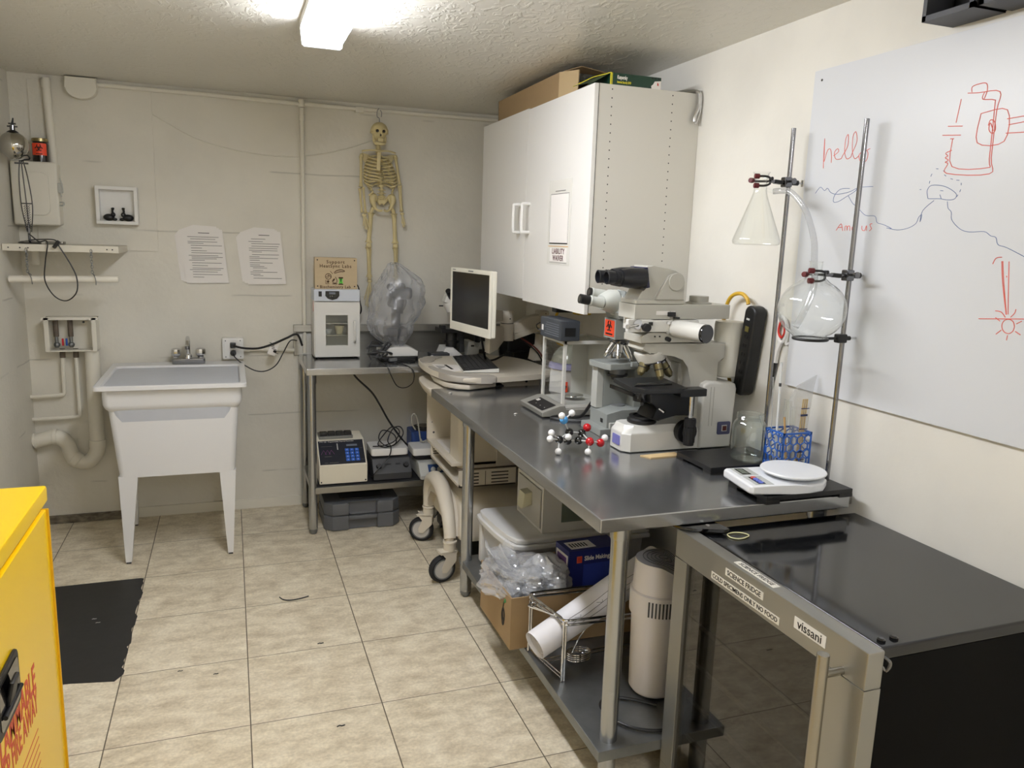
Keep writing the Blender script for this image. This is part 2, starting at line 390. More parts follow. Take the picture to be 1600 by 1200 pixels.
B().m(pipew).cyl((.858, .432, 2.36), (.858, .432, 2.33), .016).build('collar', t)
b = B().m(pipew)
b.prism([(-.345, 2.455), (-.345, 2.4)] + [(-.27 + .075*math.cos(math.radians(a)), 2.40 + .055*math.sin(math.radians(a))) for a in range(190, 351, 16)] + [(-.195, 2.4), (-.195, 2.455)], 'y', .39, .45, .006)
tag(b.build('junction_box', origin=(-.27, .42, 2.42)), 'rounded white junction box tucked under the ceiling at upper left', 'junction box')

tag(B().m(pipew).tube([(-.174, .446, 2.42), (.05, .446, 2.31), (.265, .446, 2.20), (.45, .446, 2.15), (.67, .446, 2.125), (.88, .446, 2.135), (1.07, .446, 2.18), (1.25, .446, 2.245), (1.34, .446, 2.31)], .0028, 6).build('wall_wire', origin=(.6, .446, 2.13)), 'thin painted-over wire sagging across the back wall towards the skeleton', 'wire')
# electrical box
t = thing('electrical_box', 'white painted electrical box with latch mounted on the back wall', 'electrical box', (-.5, .45, 1.70))
B().m(pipew).box(-.615+.005, -.40, .34, .4505, 1.69, 2.005, .006).build('enclosure', t)
b = B().m(pipew).box(-.607, -.395, .322, .342, 1.685, 2.008, .01, 3)
b.build('door', t)
dt = [o for o in t.children if o.name.startswith('door')][0]
B().m(pipew).prism(rrect(-.57, -.435, 1.735, 1.955, .035), 'y', .312, .326, .006).build('raised_panel', dt)
b = B().m(lgray).ob((-.385, .328, 1.88), (.022, .016, .05), bev=.002).tube([(-.382, .315, 1.93), (-.375, .312, 1.9), (-.372, .312, 1.87), (-.382, .312, 1.85), (-.378, .312, 1.835)], .003)
b.build('latch', dt)
B().m(lgray).tube([(-.392, .33, 1.79), (-.375, .318, 1.792), (-.372, .318, 1.805), (-.392, .33, 1.806)], .004).build('hasp', dt)

# jar with biohazard label
def biohaz(b, o, ux, uy, s):
    """three-lobed warning mark as raised rings"""
    ux, uy = Vector(ux).normalized(), Vector(uy).normalized(); o = Vector(o); b.m(ink)
    P = lambda u, v: o + ux*u*s + uy*v*s
    for a in (90, 210, 330):
        c = (math.cos(math.radians(a))*.24, math.sin(math.radians(a))*.24)
        pts = []
        for k in range(11):
            q = math.radians(a + 35 + k*29); pts.append(P(c[0] + .22*math.cos(q), c[1] + .22*math.sin(q)))
        b.tube(pts, s*.055, 5, 1, smooth=False)
    b.tube([P(.16*math.cos(k*.6283), .16*math.sin(k*.6283)) for k in range(10)], s*.03, 5, 1, closed=True, smooth=False)
t = thing('specimen_jar', 'dark jar with orange biohazard label and brass lid on the electrical box', 'jar', (-.475, .39, 2.006))
B().m(mat('dark_jar_glass', '241e19', .1, coat=.5)).lathe([(0, 0), (.036, 0), (.039, .004), (.039, .09), (.034, .105), (0, .105)], (-.475, .39, 2.007)).build('glass_body', t)
B().m(mat('brass_lid', '9a8c62', .3, .9)).lathe([(0, .123), (.034, .123), (.038, .12), (.038, .106), (0, .104)], (-.475, .39, 2.007)).build('lid', t)
b = B().m(orange)
b.grid(lambda u, v: (-.475 + .0396*math.cos(math.radians(215+110*u)), .39 + .0396*math.sin(math.radians(215+110*u)), 2.007+.036+.06*v), 10, 2)
biohaz(b, (-.475, .3495, 2.079), (1, 0, 0), (0, 0, 1), .04)
b.m(ink).ob((-.475, .350, 2.049), (.03, .001, .004)); b.build('label', t)

# shadow-box frame with black figures
t = thing('shadow_box', 'small white square box frame hung on the back wall', 'frame', (-.128, .45, 1.80))
fx0, fx1, fz0, fz1 = -.233, -.027, 1.703, 1.905
b = B().m(whitep)
for a in ((fx0, fx1, fz0, fz0+.018), (fx0, fx1, fz1-.018, fz1), (fx0, fx0+.018, fz0+.018, fz1-.018), (fx1-.018, fx1, fz0+.018, fz1-.018)):
    b.box(a[0], a[1], .38, .4415, a[2], a[3], .0015)
b.build('frame', t)
B().m(whitep).box(fx0+.018, fx1-.018, .43, .4415, fz0+.018, fz1-.018).build('backing', t)
for sx, dx, lb in ((1, -.028, 'left of the two small black figurines sitting in the white box frame'), (-1, .03, 'right of the two small black figurines sitting in the white box frame')):
    b = B().m(blackp); c = -.128 + dx
    b.ball((c-.018*sx, .405, fz0+.037), .021, (1.35, .9, .9), 12); b.ball((c+.004*sx, .40, fz0+.052), .013, n=10)
    b.tube([(c+.002*sx, .40, fz0+.06), (c+.001*sx, .40, fz0+.075), (c+.006*sx, .4, fz0+.085), (c-.004*sx, .4, fz0+.082)], .006, 6)
    b.ball((c+.012*sx, .396, fz0+.027), .009, (1.4, .8, .9), 10)
    tag(b.build('figurine', origin=(c, .4, fz0+.018)), lb, 'figurine', 'black figurines in the box frame')

# wall shelf, chains, hanging tube
t = thing('wall_shelf', 'white wooden shelf in the left corner holding the desk lamp', 'shelf', (-.37, .38, 1.59))
B().m(mat('painted_wood', 'd8d3c4', .45, bump=.1, bscale=20)).box(XL+.003, -.096, .07, .4505, 1.556, 1.591, .003).build('board', t)
for x in (-.585, -.535, -.50, -.15, -.125): B().m(ink).cyl((x, .0685, 1.573), (x, .071, 1.573), .0035, n=8).build('screw_hole', t)
B().m(pipew).cyl((-.52, .30, 1.556), (-.52, .30, 1.48), .02).build('bracket', t)
def chain(x, y, z1, z0, label):
    b = B().m(galv); n = int((z1-z0)/.013)
    for k in range(n):
        z = z1 - (k+.5)*(z1-z0)/n; a = k*1.57
        dx, dy = math.cos(a)*.0045, math.sin(a)*.0045
        b.tube([(x+dx, y+dy, z+.005), (x, y, z+.009), (x-dx, y-dy, z+.005), (x-dx, y-dy, z-.005), (x, y, z-.009), (x+dx, y+dy, z-.005)], .0016, 5, 2, closed=True)
    b.tube([(x, y, z0), (x+.010, y+.006, 1.43), (x+.012, y+.012, 1.405), (x+.008, y+.035, 1.392), (x+.004, y+.062, 1.41), (x+.002, y+.06, 1.435), (x, y+.02, 1.448), (x, y, z0)], .002, 5, 3)
    return tag(b.build('chain', origin=(x, y, z1)), label, 'chain', 'chains under the corner shelf')
chain(-.508, .065, 1.57, 1.452, 'thin metal chain near the corner, holding the left of the white tube')
chain(-.222, .065, 1.57, 1.452, 'thin metal chain holding the right end of the white tube')
b = B().m(mat('white_tube', 'e4dfd2', .35)).cyl((-.600, .10, 1.416), (-.108, .10, 1.422), .0175, bev=.004)
tag(b.build('hanging_tube', origin=(-.35, .10, 1.42)), 'long white tube hanging horizontally on chains under the shelf', 'tube')

# desk lamp folded up, with a big mirrored globe
ZL = 1.5915
t = thing('desk_lamp', 'spring-arm desk lamp with a large mirrored globe standing on the shelf', 'lamp', (-.515, .19, ZL))
B().m(dchrome).lathe([(0, 0), (.05, 0), (.052, .006), (.04, .012), (.012, .016), (0, .016)], (-.515, .19, ZL)).build('base', t)
b = B().m(dchrome)
b.cyl((-.515, .19, ZL+.012), (-.515, .19, 1.69), .006)
for dx in (-.022, .0, .024):
    b.tube([(-.513+dx*.4, .19, 1.65), (-.515+dx*1.05, .185, 1.78), (-.520+dx*.8, .18, 1.92), (-.522+dx*.3, .175, 2.0)], .003, 6)
b.cyl((-.552, .178, 1.985), (-.492, .178, 1.985), .004).cyl((-.540, .184, 1.79), (-.492, .184, 1.79), .003)
b.build('arm', t)
b = B().m(dchrome)
for dx in (-.009, .0, .009):
    b.tube([(-.515+dx + .004*math.cos(k*1.3), .186 + .004*math.sin(k*1.3), 1.665+k*.0024) for k in range(50)], .0012, 4, 1, smooth=False)
b.build('spring', t)
gx, gy, gz = -.543, .15, 2.066
B().m(mat('mirror_globe', 'b9b6ae', .03, 1)).ball((gx, gy, gz), .066, n=32).build('globe', t)
b = B().m(blackp).lathe([(.03, .058), (.022, .066), (.012, .072), (0, .074)], (gx, gy, gz)); b.m(dchrome).cyl((gx, gy, gz+.07), (gx, gy, gz+.095), .012).cyl((gx-.022, gy, gz+.09), (gx+.022, gy, gz+.09), .004).cyl((gx-.016, gy, gz+.103), (gx+.016, gy, gz+.103), .004).m(blackp).cyl((gx-.002, gy, gz+.088), (gx+.006, gy, gz+.13), .007, .003)
b.build('clamp', t)
B().m(blackp).tube([(-.52, .17, 1.995), (-.50, .14, 2.0), (-.475, .13, 2.005), (-.482, .12, 2.02), (-.51, .125, 2.015)], .0035, 6).build('hook', t)
B().m(blackp).tube([(-.515, .18, 1.64), (-.49, .12, 1.63), (-.45, .07, 1.605)] + [(-.411, .055, 1.604), (-.426, .055, 1.509), (-.434, .055, 1.413), (-.398, .055, 1.337), (-.345, .055, 1.313), (-.298, .055, 1.356), (-.293, .055, 1.432), (-.322, .055, 1.509), (-.359, .055, 1.58), (-.377, .055, 1.614)] + [(-.45, .10, 1.615), (-.51, .16, 1.61)], .0032, 6).build('cord', t)
B().m(blackp).ob((-.372, .05, 1.593), (.018, .014, .045), (0, 35, 0), .005).build('inline_switch', t)
tag(B().m(mat('steel_tray_small', '8d8a80', .35, .8)).prism(rrect(-.44, -.355, .15, .21, .012), 'z', ZL, ZL+.015, .003).build('metal_block', origin=(-.40, .18, ZL)), 'small grey metal block lying on the shelf beside the lamp', 'metal block')

# paper stacks
def papers(x0, x1, z0, z1, label, seedv, skew):
    random.seed(seedv)
    t = thing('paper_notice', label, 'paper', ((x0+x1)/2, .45, (z0+z1)/2), group='printed notices taped on the back wall')
    def sheet(dx, y, dz, cut):
        W = [(x0+.045+dx+skew, z0+dz), (x1+dx, z0+.004+dz), (x1-.028+dx, z1-.006+dz), (x0+.12+dx, z1+dz), (x0+.045+dx, z1-.03+dz), (x0+.02+dx, z1-.06+dz)]
        return W
    for i, (dx, y) in enumerate(((-.03, .4500), (-.018, .4465))):
        B().m(paper).prism(sheet(dx, y, .008*(2-i), 0), 'y', y-.0012, y).build('back_sheet', t)
    b = B().m(paper).prism(sheet(0, 0, 0, 0), 'y', .4395, .4425)
    z = z1-.03; w = x1-x0
    b.m(ink).box(x0+.115, x0+.115+.06, .4385, .4395, z, z+.0035); z -= .022
    while z > z0+.03:
        f = random.choice((1, 1, .8, .5, .35, .95)); u = (z1-z)/(z1-z0)
        xa = x0+.055+.012*u + (0 if random.random() < .6 else .015)
        b.m(grayink).box(xa, xa+(w-.105)*f, .4388, .4395, z, z+.0026); z -= random.choice((.009, .012, .009, .015))
    b.build('front_sheet', t)
papers(.158, .43, 1.385, 1.70, 'stack of printed sheets on the back wall, the one nearer the sink side', 3, 0)
papers(.487, .752, 1.382, 1.698, 'stack of printed sheets on the back wall, the one nearer the skeleton', 11, .004)

# washing outlet box with two valves
t = thing('valve_box', 'white recessed metal box with red and blue water valves above drain pipes', 'valve box', (-.385, .45, 1.10))
bx0, bx1, bz0, bz1 = -.512, -.262, 1.012, 1.197
b = B().m(pipew)
b.box(bx0, bx1, .43, .4505, bz0, bz1)
b.box(bx0, bx1, .345, .43, bz1-.006, bz1).box(bx0, bx1, .345, .43, bz0, bz0+.006).box(bx0, bx0+.006, .345, .43, bz0, bz1).box(bx1-.006, bx1, .345, .43, bz0, bz1)
b.box(bx0-.012, bx1+.012, .338, .346, bz1-.012, bz1+.004).box(bx0, bx0+.022, .338, .346, bz0, bz1).box(bx1-.022, bx1, .338, .346, bz0, bz1)
b.m(dgray).cyl((-.335, .424, 1.165), (-.335, .431, 1.165), .006).cyl((-.29, .424, 1.12), (-.29, .431, 1.12), .006)
b.build('box', t)
for x, mt, lb in ((-.465, mat('red_valve', 'b5202a', .4), 'red valve handle'), (-.395, mat('blue_valve', '2351a8', .4), 'blue valve handle')):
    b = B().m(mat('worn_pipe', '7c6f60', .6, bump=.2, var=.5, vscale=20)).cyl((x, .39, 1.19), (x, .39, 1.09), .013).m(galv).cyl((x, .39, 1.09), (x, .39, 1.03), .009).ball((x, .39, 1.045), .016)
    v = b.build('valve', t)
    h = B().m(mt).ob((x+(.03 if x < -.43 else -.022), .385, 1.06), (.01, .008, .04), bev=.002).build('handle', v); h['label'] = lb
# drain stack and supply pipes
t = thing('drain_pipe', 'thick white drain pipe with a U bend running into the left wall', 'pipe', (-.30, .40, .40))
b = B().m(pipew).cyl((-.297, .395, 1.016), (-.300, .395, .48), .0385, bev=.002); b.build('standpipe', t)
b = B().m(pipew)
b.tube([(-.300, .395, .50), (-.300, .395, .46), (-.315, .395, .41), (-.35, .395, .375), (-.39, .395, .375), (-.425, .395, .40), (-.44, .395, .445), (-.452, .395, .485), (-.485, .395, .52), (-.52, .395, .527), (-.57, .395, .515), (XL, .395, .505)], .0395, 16)
b.build('trap', t)
for p0, p1 in (((-.3, .395, .50), (-.3, .395, .455)), ((-.40, .395, .38), (-.43, .395, .405)), ((-.52, .395, .528), (-.50, .395, .527)), ((-.6, .395, .51), (XL, .395, .507))):
    B().m(pipew).cyl(p0, p1, .044, bev=.003).build('coupling', t)
t = thing('supply_pipe', 'thin white supply pipe bending left under the box, upper of the two', 'pipe', (-.445, .41, .8), group='thin supply pipes')
B().m(pipew).tube([(-.445, .41, 1.015), (-.447, .41, .95), (-.449, .41, .79)], .0105, smooth=False).tube([(-.449, .41, .81), (-.450, .41, .775), (-.46, .41, .763), (-.49, .41, .76), (XL, .41, .755)], .0105).build('pipe', t)
B().m(mat('worn_pipe')).cyl((-.445, .41, 1.02), (-.446, .41, .97), .014).build('fitting', t)
t = thing('supply_pipe', 'thin white supply pipe bending left under the box, lower of the two', 'pipe', (-.38, .41, .7), group='thin supply pipes')
B().m(pipew).tube([(-.38, .41, 1.015), (-.38, .41, .66)], .0105, smooth=False).tube([(-.38, .41, .68), (-.38, .41, .645), (-.392, .41, .634), (-.42, .41, .632), (XL, .41, .628)], .0105).build('pipe', t)
B().m(mat('worn_pipe')).cyl((-.38, .41, 1.02), (-.38, .41, .97), .014).build('fitting', t)

# wall outlet, plug, cords
t = thing('wall_outlet', 'square white outlet box on the back wall right of the sink faucet', 'outlet', (.44, .45, 1.0))
B().m(whitep).prism(rrect(.382, .500, .945, 1.07, .008), 'y', .40, .4505, .004).build('box', t)
b = B().m(whitep).prism(rrect(.392, .49, .952, 1.063, .006), 'y', .396, .401, .002)
b.m(galv)
for x in (.4, .482):
    for z in (.96, 1.055): b.cyl((x, .394, z), (x, .397, z), .004, n=8)
b.m(dgray).ob((.441, .395, 1.03), (.03, .003, .026)).ob((.441, .395, .985), (.03, .003, .026)); b.build('cover_plate', t)
t = thing('wall_conduit', 'white plastic conduit running from the outlet to the steel bench', 'pipe', (.62, .43, 1.0))
B().m(pipew).cyl((.5, .425, 1.002), (.79, .425, .99), .012).build('pipe', t)
B().m(pipew).cyl((.5, .425, 1.002), (.535, .425, 1.0), .018).build('fitting', t)
t = thing('cable', 'thick black power cord from the outlet curving over to the steel bench', 'cord', (.6, .36, 1.02))
B().m(blackp).tube([(.445, .37, 1.028), (.5, .34, 1.018), (.58, .31, 1.02), (.66, .30, 1.045), (.74, .30, 1.08), (.80, .31, 1.10), (.83, .33, 1.03)], .0065).build('cable', t)
B().m(blackp).ob((.441, .385, 1.03), (.032, .032, .03), bev=.005).build('plug', t)
t = thing('cable', 'thin black power cord drooping in a loop below the outlet', 'cord', (.6, .36, .95))
B().m(blackp).tube([(.441, .37, .985), (.45, .34, .965), (.5, .33, .92), (.565, .32, .885), (.625, .32, .885), (.68, .32, .92), (.72, .32, .99), (.76, .32, 1.06), (.80, .33, 1.06)], .0036).build('cable', t)
B().m(blackp).cyl((.441, .395, .985), (.441, .362, .985), .017, bev=.003).build('plug', t)
b = B().m(paper).ob((.665, .31, 1.02), (.045, .002, .085), (0, 22, 0)).m(grayink)
for k in range(6): b.ob((.665+.006*(k-2.5)*.9, .3085, 1.02-(k-2.5)*.012), (.028 if k % 2 else .018, .001, .004), (0, 22, 0))
b.m(ink).ob((.672, .3085, 1.0), (.018, .001, .014), (0, 22, 0))
tag(b.build('cord_tag', origin=(.665, .31, 1.02)), 'white printed paper tag hanging on the thick black cord', 'tag')

# ================================================================== SINK
t = thing('utility_sink', 'white plastic laundry sink on four tapered legs with chrome faucet', 'sink', (.15, .03, 0))
tub = mat('tub_plastic', 'dcdcdc', .35); tubin = mat('tub_inside', 'c6cad2', .4, var=.12, vscale=5)
RZ = .935
sx0, sx1, sy0, sy1 = -.197, .500, -.335, .405
def ring(x0, x1, y0, y1, z, r=.03, n=4): return [(x, y, z) for x, y in rrect(x0, x1, y0, y1, r, n)]
rings = [ring(sx0, sx1, sy0, sy1, RZ-.022, .02), ring(sx0, sx1, sy0, sy1, RZ-.003, .02), ring(sx0+.004, sx1-.004, sy0+.004, sy1-.004, RZ, .02),
         ring(sx0+.028, sx1-.028, sy0+.024, sy1-.11, RZ-.002, .035), ring(sx0+.034, sx1-.034, sy0+.031, sy1-.118, RZ-.012, .035)]
B().m(tub).loft(rings + [ring(sx0+.037, sx1-.037, sy0+.034, sy1-.122, RZ-.03, .035), ring(sx0+.033, sx1-.033, sy0+.030, sy1-.115, RZ-.03, .035), ring(sx0+.02, sx1-.02, sy0+.02, sy1-.03, RZ-.022, .03)], caps=False, closed=True).build('rim', t)
B().m(tubin).loft([ring(sx0+.036, sx1-.036, sy0+.033, sy1-.119, RZ-.012, .035), ring(sx0+.065, sx1-.065, sy0+.06, sy1-.14, RZ-.2, .05), ring(sx0+.095, sx1-.095, sy0+.1, sy1-.16, .50, .06), ring(.10, .2, 0, .1, .49, .03)], caps=True).build('bowl', t)
outer = [ring(sx0+.030, sx1-.022, sy0+.03, sy1-.03, RZ-.02, .03), ring(sx0+.032, sx1-.024, sy0+.032, sy1-.03, RZ-.10, .03), ring(sx0+.042, sx1-.034, sy0+.046, sy1-.04, RZ-.125, .03),
         ring(sx0+.052, sx1-.042, sy0+.056, sy1-.05, RZ-.135, .03), ring(sx0+.083, sx1-.068, sy0+.072, sy1-.08, .455, .03)]
inner = [[(x + (.15-x)*.03, y + (.03-y)*.03, z) for x, y, z in r] for r in outer[::-1]]
B().m(tub).loft(outer + inner, caps=False, closed=True).build('basin', t)
def leg(x0, x1, xb0, xb1, y, s):
    b = B().m(tub); z1 = .462
    def q(z, xa, xb, yy):
        d = .048 if z > .3 else .03
        return [(xa, yy, z), (xb, yy, z), (xb, yy+s*d, z), (xa, yy+s*d, z)]
    b.loft([q(z1, x0, x1, y), q(z1-.005, x0, x1, y), q(0.008, xb0, xb1, y+s*.0)])
    o = b.build('leg', t)
    B().m(dgray).box(xb0+.003, xb1-.003, min(y, y+s*.028), max(y, y+s*.028), 0, .009).build('foot', o)
leg(-.118, -.03, -.107, -.079, -.262, 1); leg(.355, .435, .383, .410, -.262, 1)
leg(-.148, -.09, -.132, -.104, .33, -1); leg(.37, .42, .38, .405, .33, -1)
b = B().m(mat('ledge_slots', '8d7f68', .6))
for k in range(6): b.box(.002+k*.017, .016+k*.017, .296, .302, RZ-.026, RZ-.004)
for k in range(6): b.box(.275+k*.018, .29+k*.018, .296, .302, RZ-.026, RZ-.004)
b.build('ledge_slot', t)
B().m(galv).cyl((.115, 0, .49), (.11, -.01, .43), .009).build('drain_bolt', t)
B().m(galv).cyl((.245, 0, .49), (.24, -.01, .44), .009).build('drain_bolt', t)
B().m(whitep).cyl((-.09, .25, .47), (-.09, .25, .32), .02).build('drain_tube', t)
f = thing('faucet', 'chrome two-handle faucet on the back ledge of the sink', 'faucet', (.195, .35, RZ))
FY = .345; fx = .20
B().m(mat('faucet_body', '8f9093', .2, 1)).prism(rrect(fx-.088, fx+.088, FY-.03, FY+.03, .012), 'z', RZ-.002, RZ+.03, .005).build('body', f)
for s in (-1, 1):
    B().m(chrome).lathe([(0, .03), (.016, .03), (.017, .04), (.026, .048), (.028, .06), (.025, .082), (.016, .088), (0, .088)], (fx+s*.065, FY, RZ), n=10).build('handle', f)
B().m(chrome).lathe([(0, .028), (.022, .028), (.018, .05), (.012, .055), (0, .055)], (fx, FY, RZ)).build('spout_base', f)
B().m(chrome).tube([(fx, FY, RZ+.05), (fx, FY-.001, RZ+.12), (fx, FY-.012, RZ+.145), (fx, FY-.04, RZ+.15), (fx, FY-.08, RZ+.135), (fx, FY-.10, RZ+.108)], lambda u: .0115-.001*u, 12).build('spout', f)
B().m(dchrome).cyl((fx, FY-.10, RZ+.11), (fx, FY-.104, RZ+.095), .0125).build('aerator', f)

# ------------------------------------------------------------------ floor patch, debris, yellow cabinet
b = B().m(mat('black_mastic', '232324', .45, bump=.1, bscale=12, var=.25, vscale=4))
edge = [(-.457, -.462), (-.2, -.46), (-.02, -.462)]
random.seed(4)
edge += [(.0+random.uniform(-.008, .008), -.47 - k*.027) for k in range(34)]
edge += [(-.02, -1.405), (-.2, -1.37), (-.457, -1.372)]
b.prism(edge, 'z', 0.0002, .0022)
tag(b.build('floor_patch', origin=(-.23, -.9, 0)), 'black rectangular bare patch in the tiled floor beside the yellow cabinet', 'floor patch')
def crumb(x, y, s, mt, lb, grp='small bits of debris on the floor'):
    b = B().m(mt); b.tube([(x, y, s*.25), (x+s, y+s*.5, s*.3), (x+s*1.8, y+s*.1, s*.25), (x+s*3, y+s*.4, s*.25)], s*.25, 5, 3)
    return tag(b.build('debris', origin=(x, y, 0)), lb, 'debris', grp)
crumb(-.175, -.855, .006, paper, 'upper of two tiny white crumbs on the black floor patch')
crumb(-.155, -.895, .006, paper, 'lower of two tiny white crumbs on the black floor patch')
tag(B().m(dgray).tube([(.61, -.86, .004), (.625, -.89, .004), (.655, -.905, .004), (.70, -.90, .004), (.74, -.885, .004)], .0028, 5).build('debris', origin=(.65, -.89, 0)), 'thin curved black strand lying on a floor tile', 'debris')
crumb(.735, -1.34, .008, dgray, 'small dark scrap on the tile left of the cardboard box')
crumb(.74, -1.93, .009, dgray, 'dark scrap on the tile nearest the viewer')
crumb(.20, -1.40, .006, dgray, 'dark speck near the lower corner of the black patch, the left one')
crumb(.33, -1.46, .006, dgray, 'dark speck right of the black patch, the right one')

yel = mat('yellow_enamel', 'f2c70c', .3, coat=.2, bump=.015, bscale=8); yeld = mat('yellow_edge', 'd9a90c', .4)
redp = mat('faded_red_print', 'c8553a', .6)
t = thing('safety_cabinet', 'yellow metal flammable storage cabinet cut off by the left edge', 'cabinet', (-.33, -2.7, 0))
CX, CY1, CY0, CZ = -.062, -2.112, -3.25, .995
B().m(yel).box(XL+.03, CX, CY0, CY1, .03, CZ-.045, .003).build('body', t)
B().m(yel).box(XL+.02, CX+.018, CY0-.01, CY1+.006, CZ-.045, CZ, .006).build('top', t)
B().m(blackp).box(XL+.05, CX-.03, CY0+.03, CY1-.03, 0, .031).build('plinth', t)
d = B().m(yel).box(CX, CX+.016, -2.68, CY1-.012, .055, CZ-.062, .003).m(yeld).box(CX+.002, CX+.022, CY1-.016, CY1-.009, .05, CZ-.06, .002)
b = d; b.m(redp)
b.text('FLAMMABLE', .092, (CX+.0165, -2.372, .587), (0, 1, 0), (0, 0, 1), .0006, 'RIGHT', sx=.70, bold=.002)
b.text('KEEP FIRE AWAY', .085, (CX+.0165, -2.372, .522), (0, 1, 0), (0, 0, 1), .0006, 'RIGHT', sx=.56, bold=.0015)
for k, w in enumerate((.24, .26, .2, .27, .18, .25, .2)): b.box(CX+.016, CX+.0166, -2.385-w, -2.385, .45-k*.022, .453-k*.022)
dr = b.build('door', t)
B().m(yel).box(CX, CX+.016, CY0+.012, -2.684, .055, CZ-.062, .003).build('door', t)
b = B().m(blackp).prism(rrect(-2.71, -2.525, .62, .75, .02), 'x', CX+.016, CX+.024, .003); hd = b.build('latch_plate', dr)
b = B().m(blackg).prism(rrect(-2.695, -2.54, .635, .735, .014), 'x', CX+.022, CX+.026, .001).m(blackp).ob((CX+.030, -2.62, .69), (.010, .05, .07), (0, 12, 0), .004).cyl((CX+.030, -2.68, .665), (CX+.030, -2.548, .665), .005)
b.build('paddle_handle', hd)
B().m(mat('pale_sticker', 'e6dc72', .5)).box(CX+.016, CX+.0165, -2.80, -2.615, .84, .955).build('sticker', t)

# ================================================================== BACK BENCH
from mathutils import noise as NZ
ZB = .962
def steel_table(name, label, x0, x1, y0, y1, zt, th, legs, shelf, splash=None, legr=.024, group=None, sm=steel, shm=steel):
    t = thing(name, label, 'table', ((x0+x1)/2, (y0+y1)/2, 0))
    B().m(steel_top).box(x0, x1, y0, y1, zt-th, zt, .004, 2).build('worktop', t)
    if splash:
        sx0, sx1, sy, sz = splash
        b = B().m(steel).prism([(y1-.001, zt-.01), (y1-.001, sz), (y1-.03, sz), (y1-.032, sz-.04), (y1-.012, sz-.07), (y1-.012, zt-.005)], 'x', sx0, sx1, .001)
        b.build('backsplash', t)
        B().m(steel).box(sx0-.002, sx0+.012, y1-.03, y1, zt-.002, sz, .002).build('splash_end', t)
    for i, (lx, ly) in enumerate(legs):
        b = B().m(tubesteel).cyl((lx, ly, .03), (lx, ly, zt-th+.003), legr).cyl((lx, ly, zt-th-.05), (lx, ly, zt-th+.002), legr+.004, bev=.002)
        o = b.build('leg', t)
        B().m(galv).lathe([(0, 0), (.014, 0), (.02, .008), (legr-.001, .018), (legr-.001, .034), (0, .034)], (lx, ly, 0)).build('foot', o)
    a = shelf
    B().m(shm).box(a[0], a[1], a[2], a[3], a[4]-.036, a[4], .003).build('undershelf', t)
    return t
bench = steel_table('steel_table', 'stainless steel bench with backsplash standing against the back wall', .814, 2.27, -.115, .449, ZB, .038,
    [(.842, -.078), (.842, .39), (2.2, -.078), (2.2, .39)], (.83, 2.24, -.098, .42, .275), (.79, 2.27, .449, 1.143))

# incubator
IX0, IX1, IY, IZ0, IZ1 = .892, 1.158, .245, ZB+.008, 1.372
t = inc = thing('incubator', 'small white lab incubator with a windowed door on the back bench', 'incubator', (1.02, .33, ZB))
wm = mat('white_enamel', 'e0dfda', .3)
b = B().m(wm)
b.box(IX0, IX1, .39, .41, IZ0, 1.30).box(IX0, IX0+.012, IY, .40, IZ0, 1.30).box(IX1-.012, IX1, IY, .40, IZ0, 1.30).box(IX0, IX1, IY, .40, IZ0, IZ0+.014).box(IX0, IX1, IY, .40, 1.30, 1.306)
b.build('chamber', t)
B().m(mat('pale_blue_panel', 'ced4de', .35)).box(IX0, IX1, IY-.012, .40, 1.303, IZ1, .004).build('control_head', t)
hd = B().m(blackp).ob((IX0+.036, IY-.014, 1.345), (.018, .006, .03)); hd.build('rocker_switch', t)
b = B().m(blackg).prism([(IX0+.066, 1.362), (IX0+.145, 1.362), (IX0+.146, 1.335), (IX0+.132, 1.318), (IX0+.105, 1.310), (IX0+.079, 1.318), (IX0+.065, 1.335)], 'y', IY-.017, IY-.011, .001)
b.m(mat('lcd_gray', '6c7480', .3)).ob((IX0+.105, IY-.018, 1.35), (.036, .001, .012))
for k in range(3): b.m(grayink).ob((IX0+.092+.013*k, IY-.018, 1.332), (.006, .001, .008))
b.build('control_panel', t)
# door with window opening
b = B().m(wm); D0, D1, Q0, Q1 = IX0+.004, IX1-.002, IZ0+.004, 1.298
wx0, wx1, wz0, wz1 = .957, 1.086, 1.042, 1.222
b.box(D0, wx0, IY-.02, IY, Q0, Q1).box(wx1, D1, IY-.02, IY, Q0, Q1).box(wx0, wx1, IY-.02, IY, Q0, wz0).box(wx0, wx1, IY-.02, IY, wz1, Q1)
d = b.build('door', t)
B().m(pane).box(wx0, wx1, IY-.012, IY-.009, wz0, wz1).build('window_pane', d)
B().m(wm).tube([(1.123, IY-.02, 1.185), (1.123, IY-.045, 1.18), (1.123, IY-.05, 1.16), (1.123, IY-.05, 1.09), (1.123, IY-.045, 1.07), (1.123, IY-.02, 1.065)], .006, 8).build('handle', d)
for z in (1.10, 1.17): B().m(chrome).box(IX0+.012, IX1-.012, IY+.01, .385, z-.003, z).build('shelf', t)
B().m(mat('red_sticker', 'c8303a', .5)).box(IX0-.001, IX0+.001, IY+.02, IY+.03, 1.24, 1.30).build('side_sticker', t)
for x in (IX0+.02, IX1-.02):
    for y in (IY+.02, .38): B().m(rubber).cyl((x, y, ZB), (x, y, IZ0+.002), .01).build('foot', t)
b = B().m(mat('ceramic_bowl', 'd8c9a0', .5)).lathe([(0, 0), (.018, 0), (.03, .05), (.027, .05), (.016, .004), (0, .004)], (1.045, .30, 1.102)); tag(b.build('cup', origin=(1.045, .3, 1.1)), 'cream cup on the middle shelf inside the incubator', 'cup')
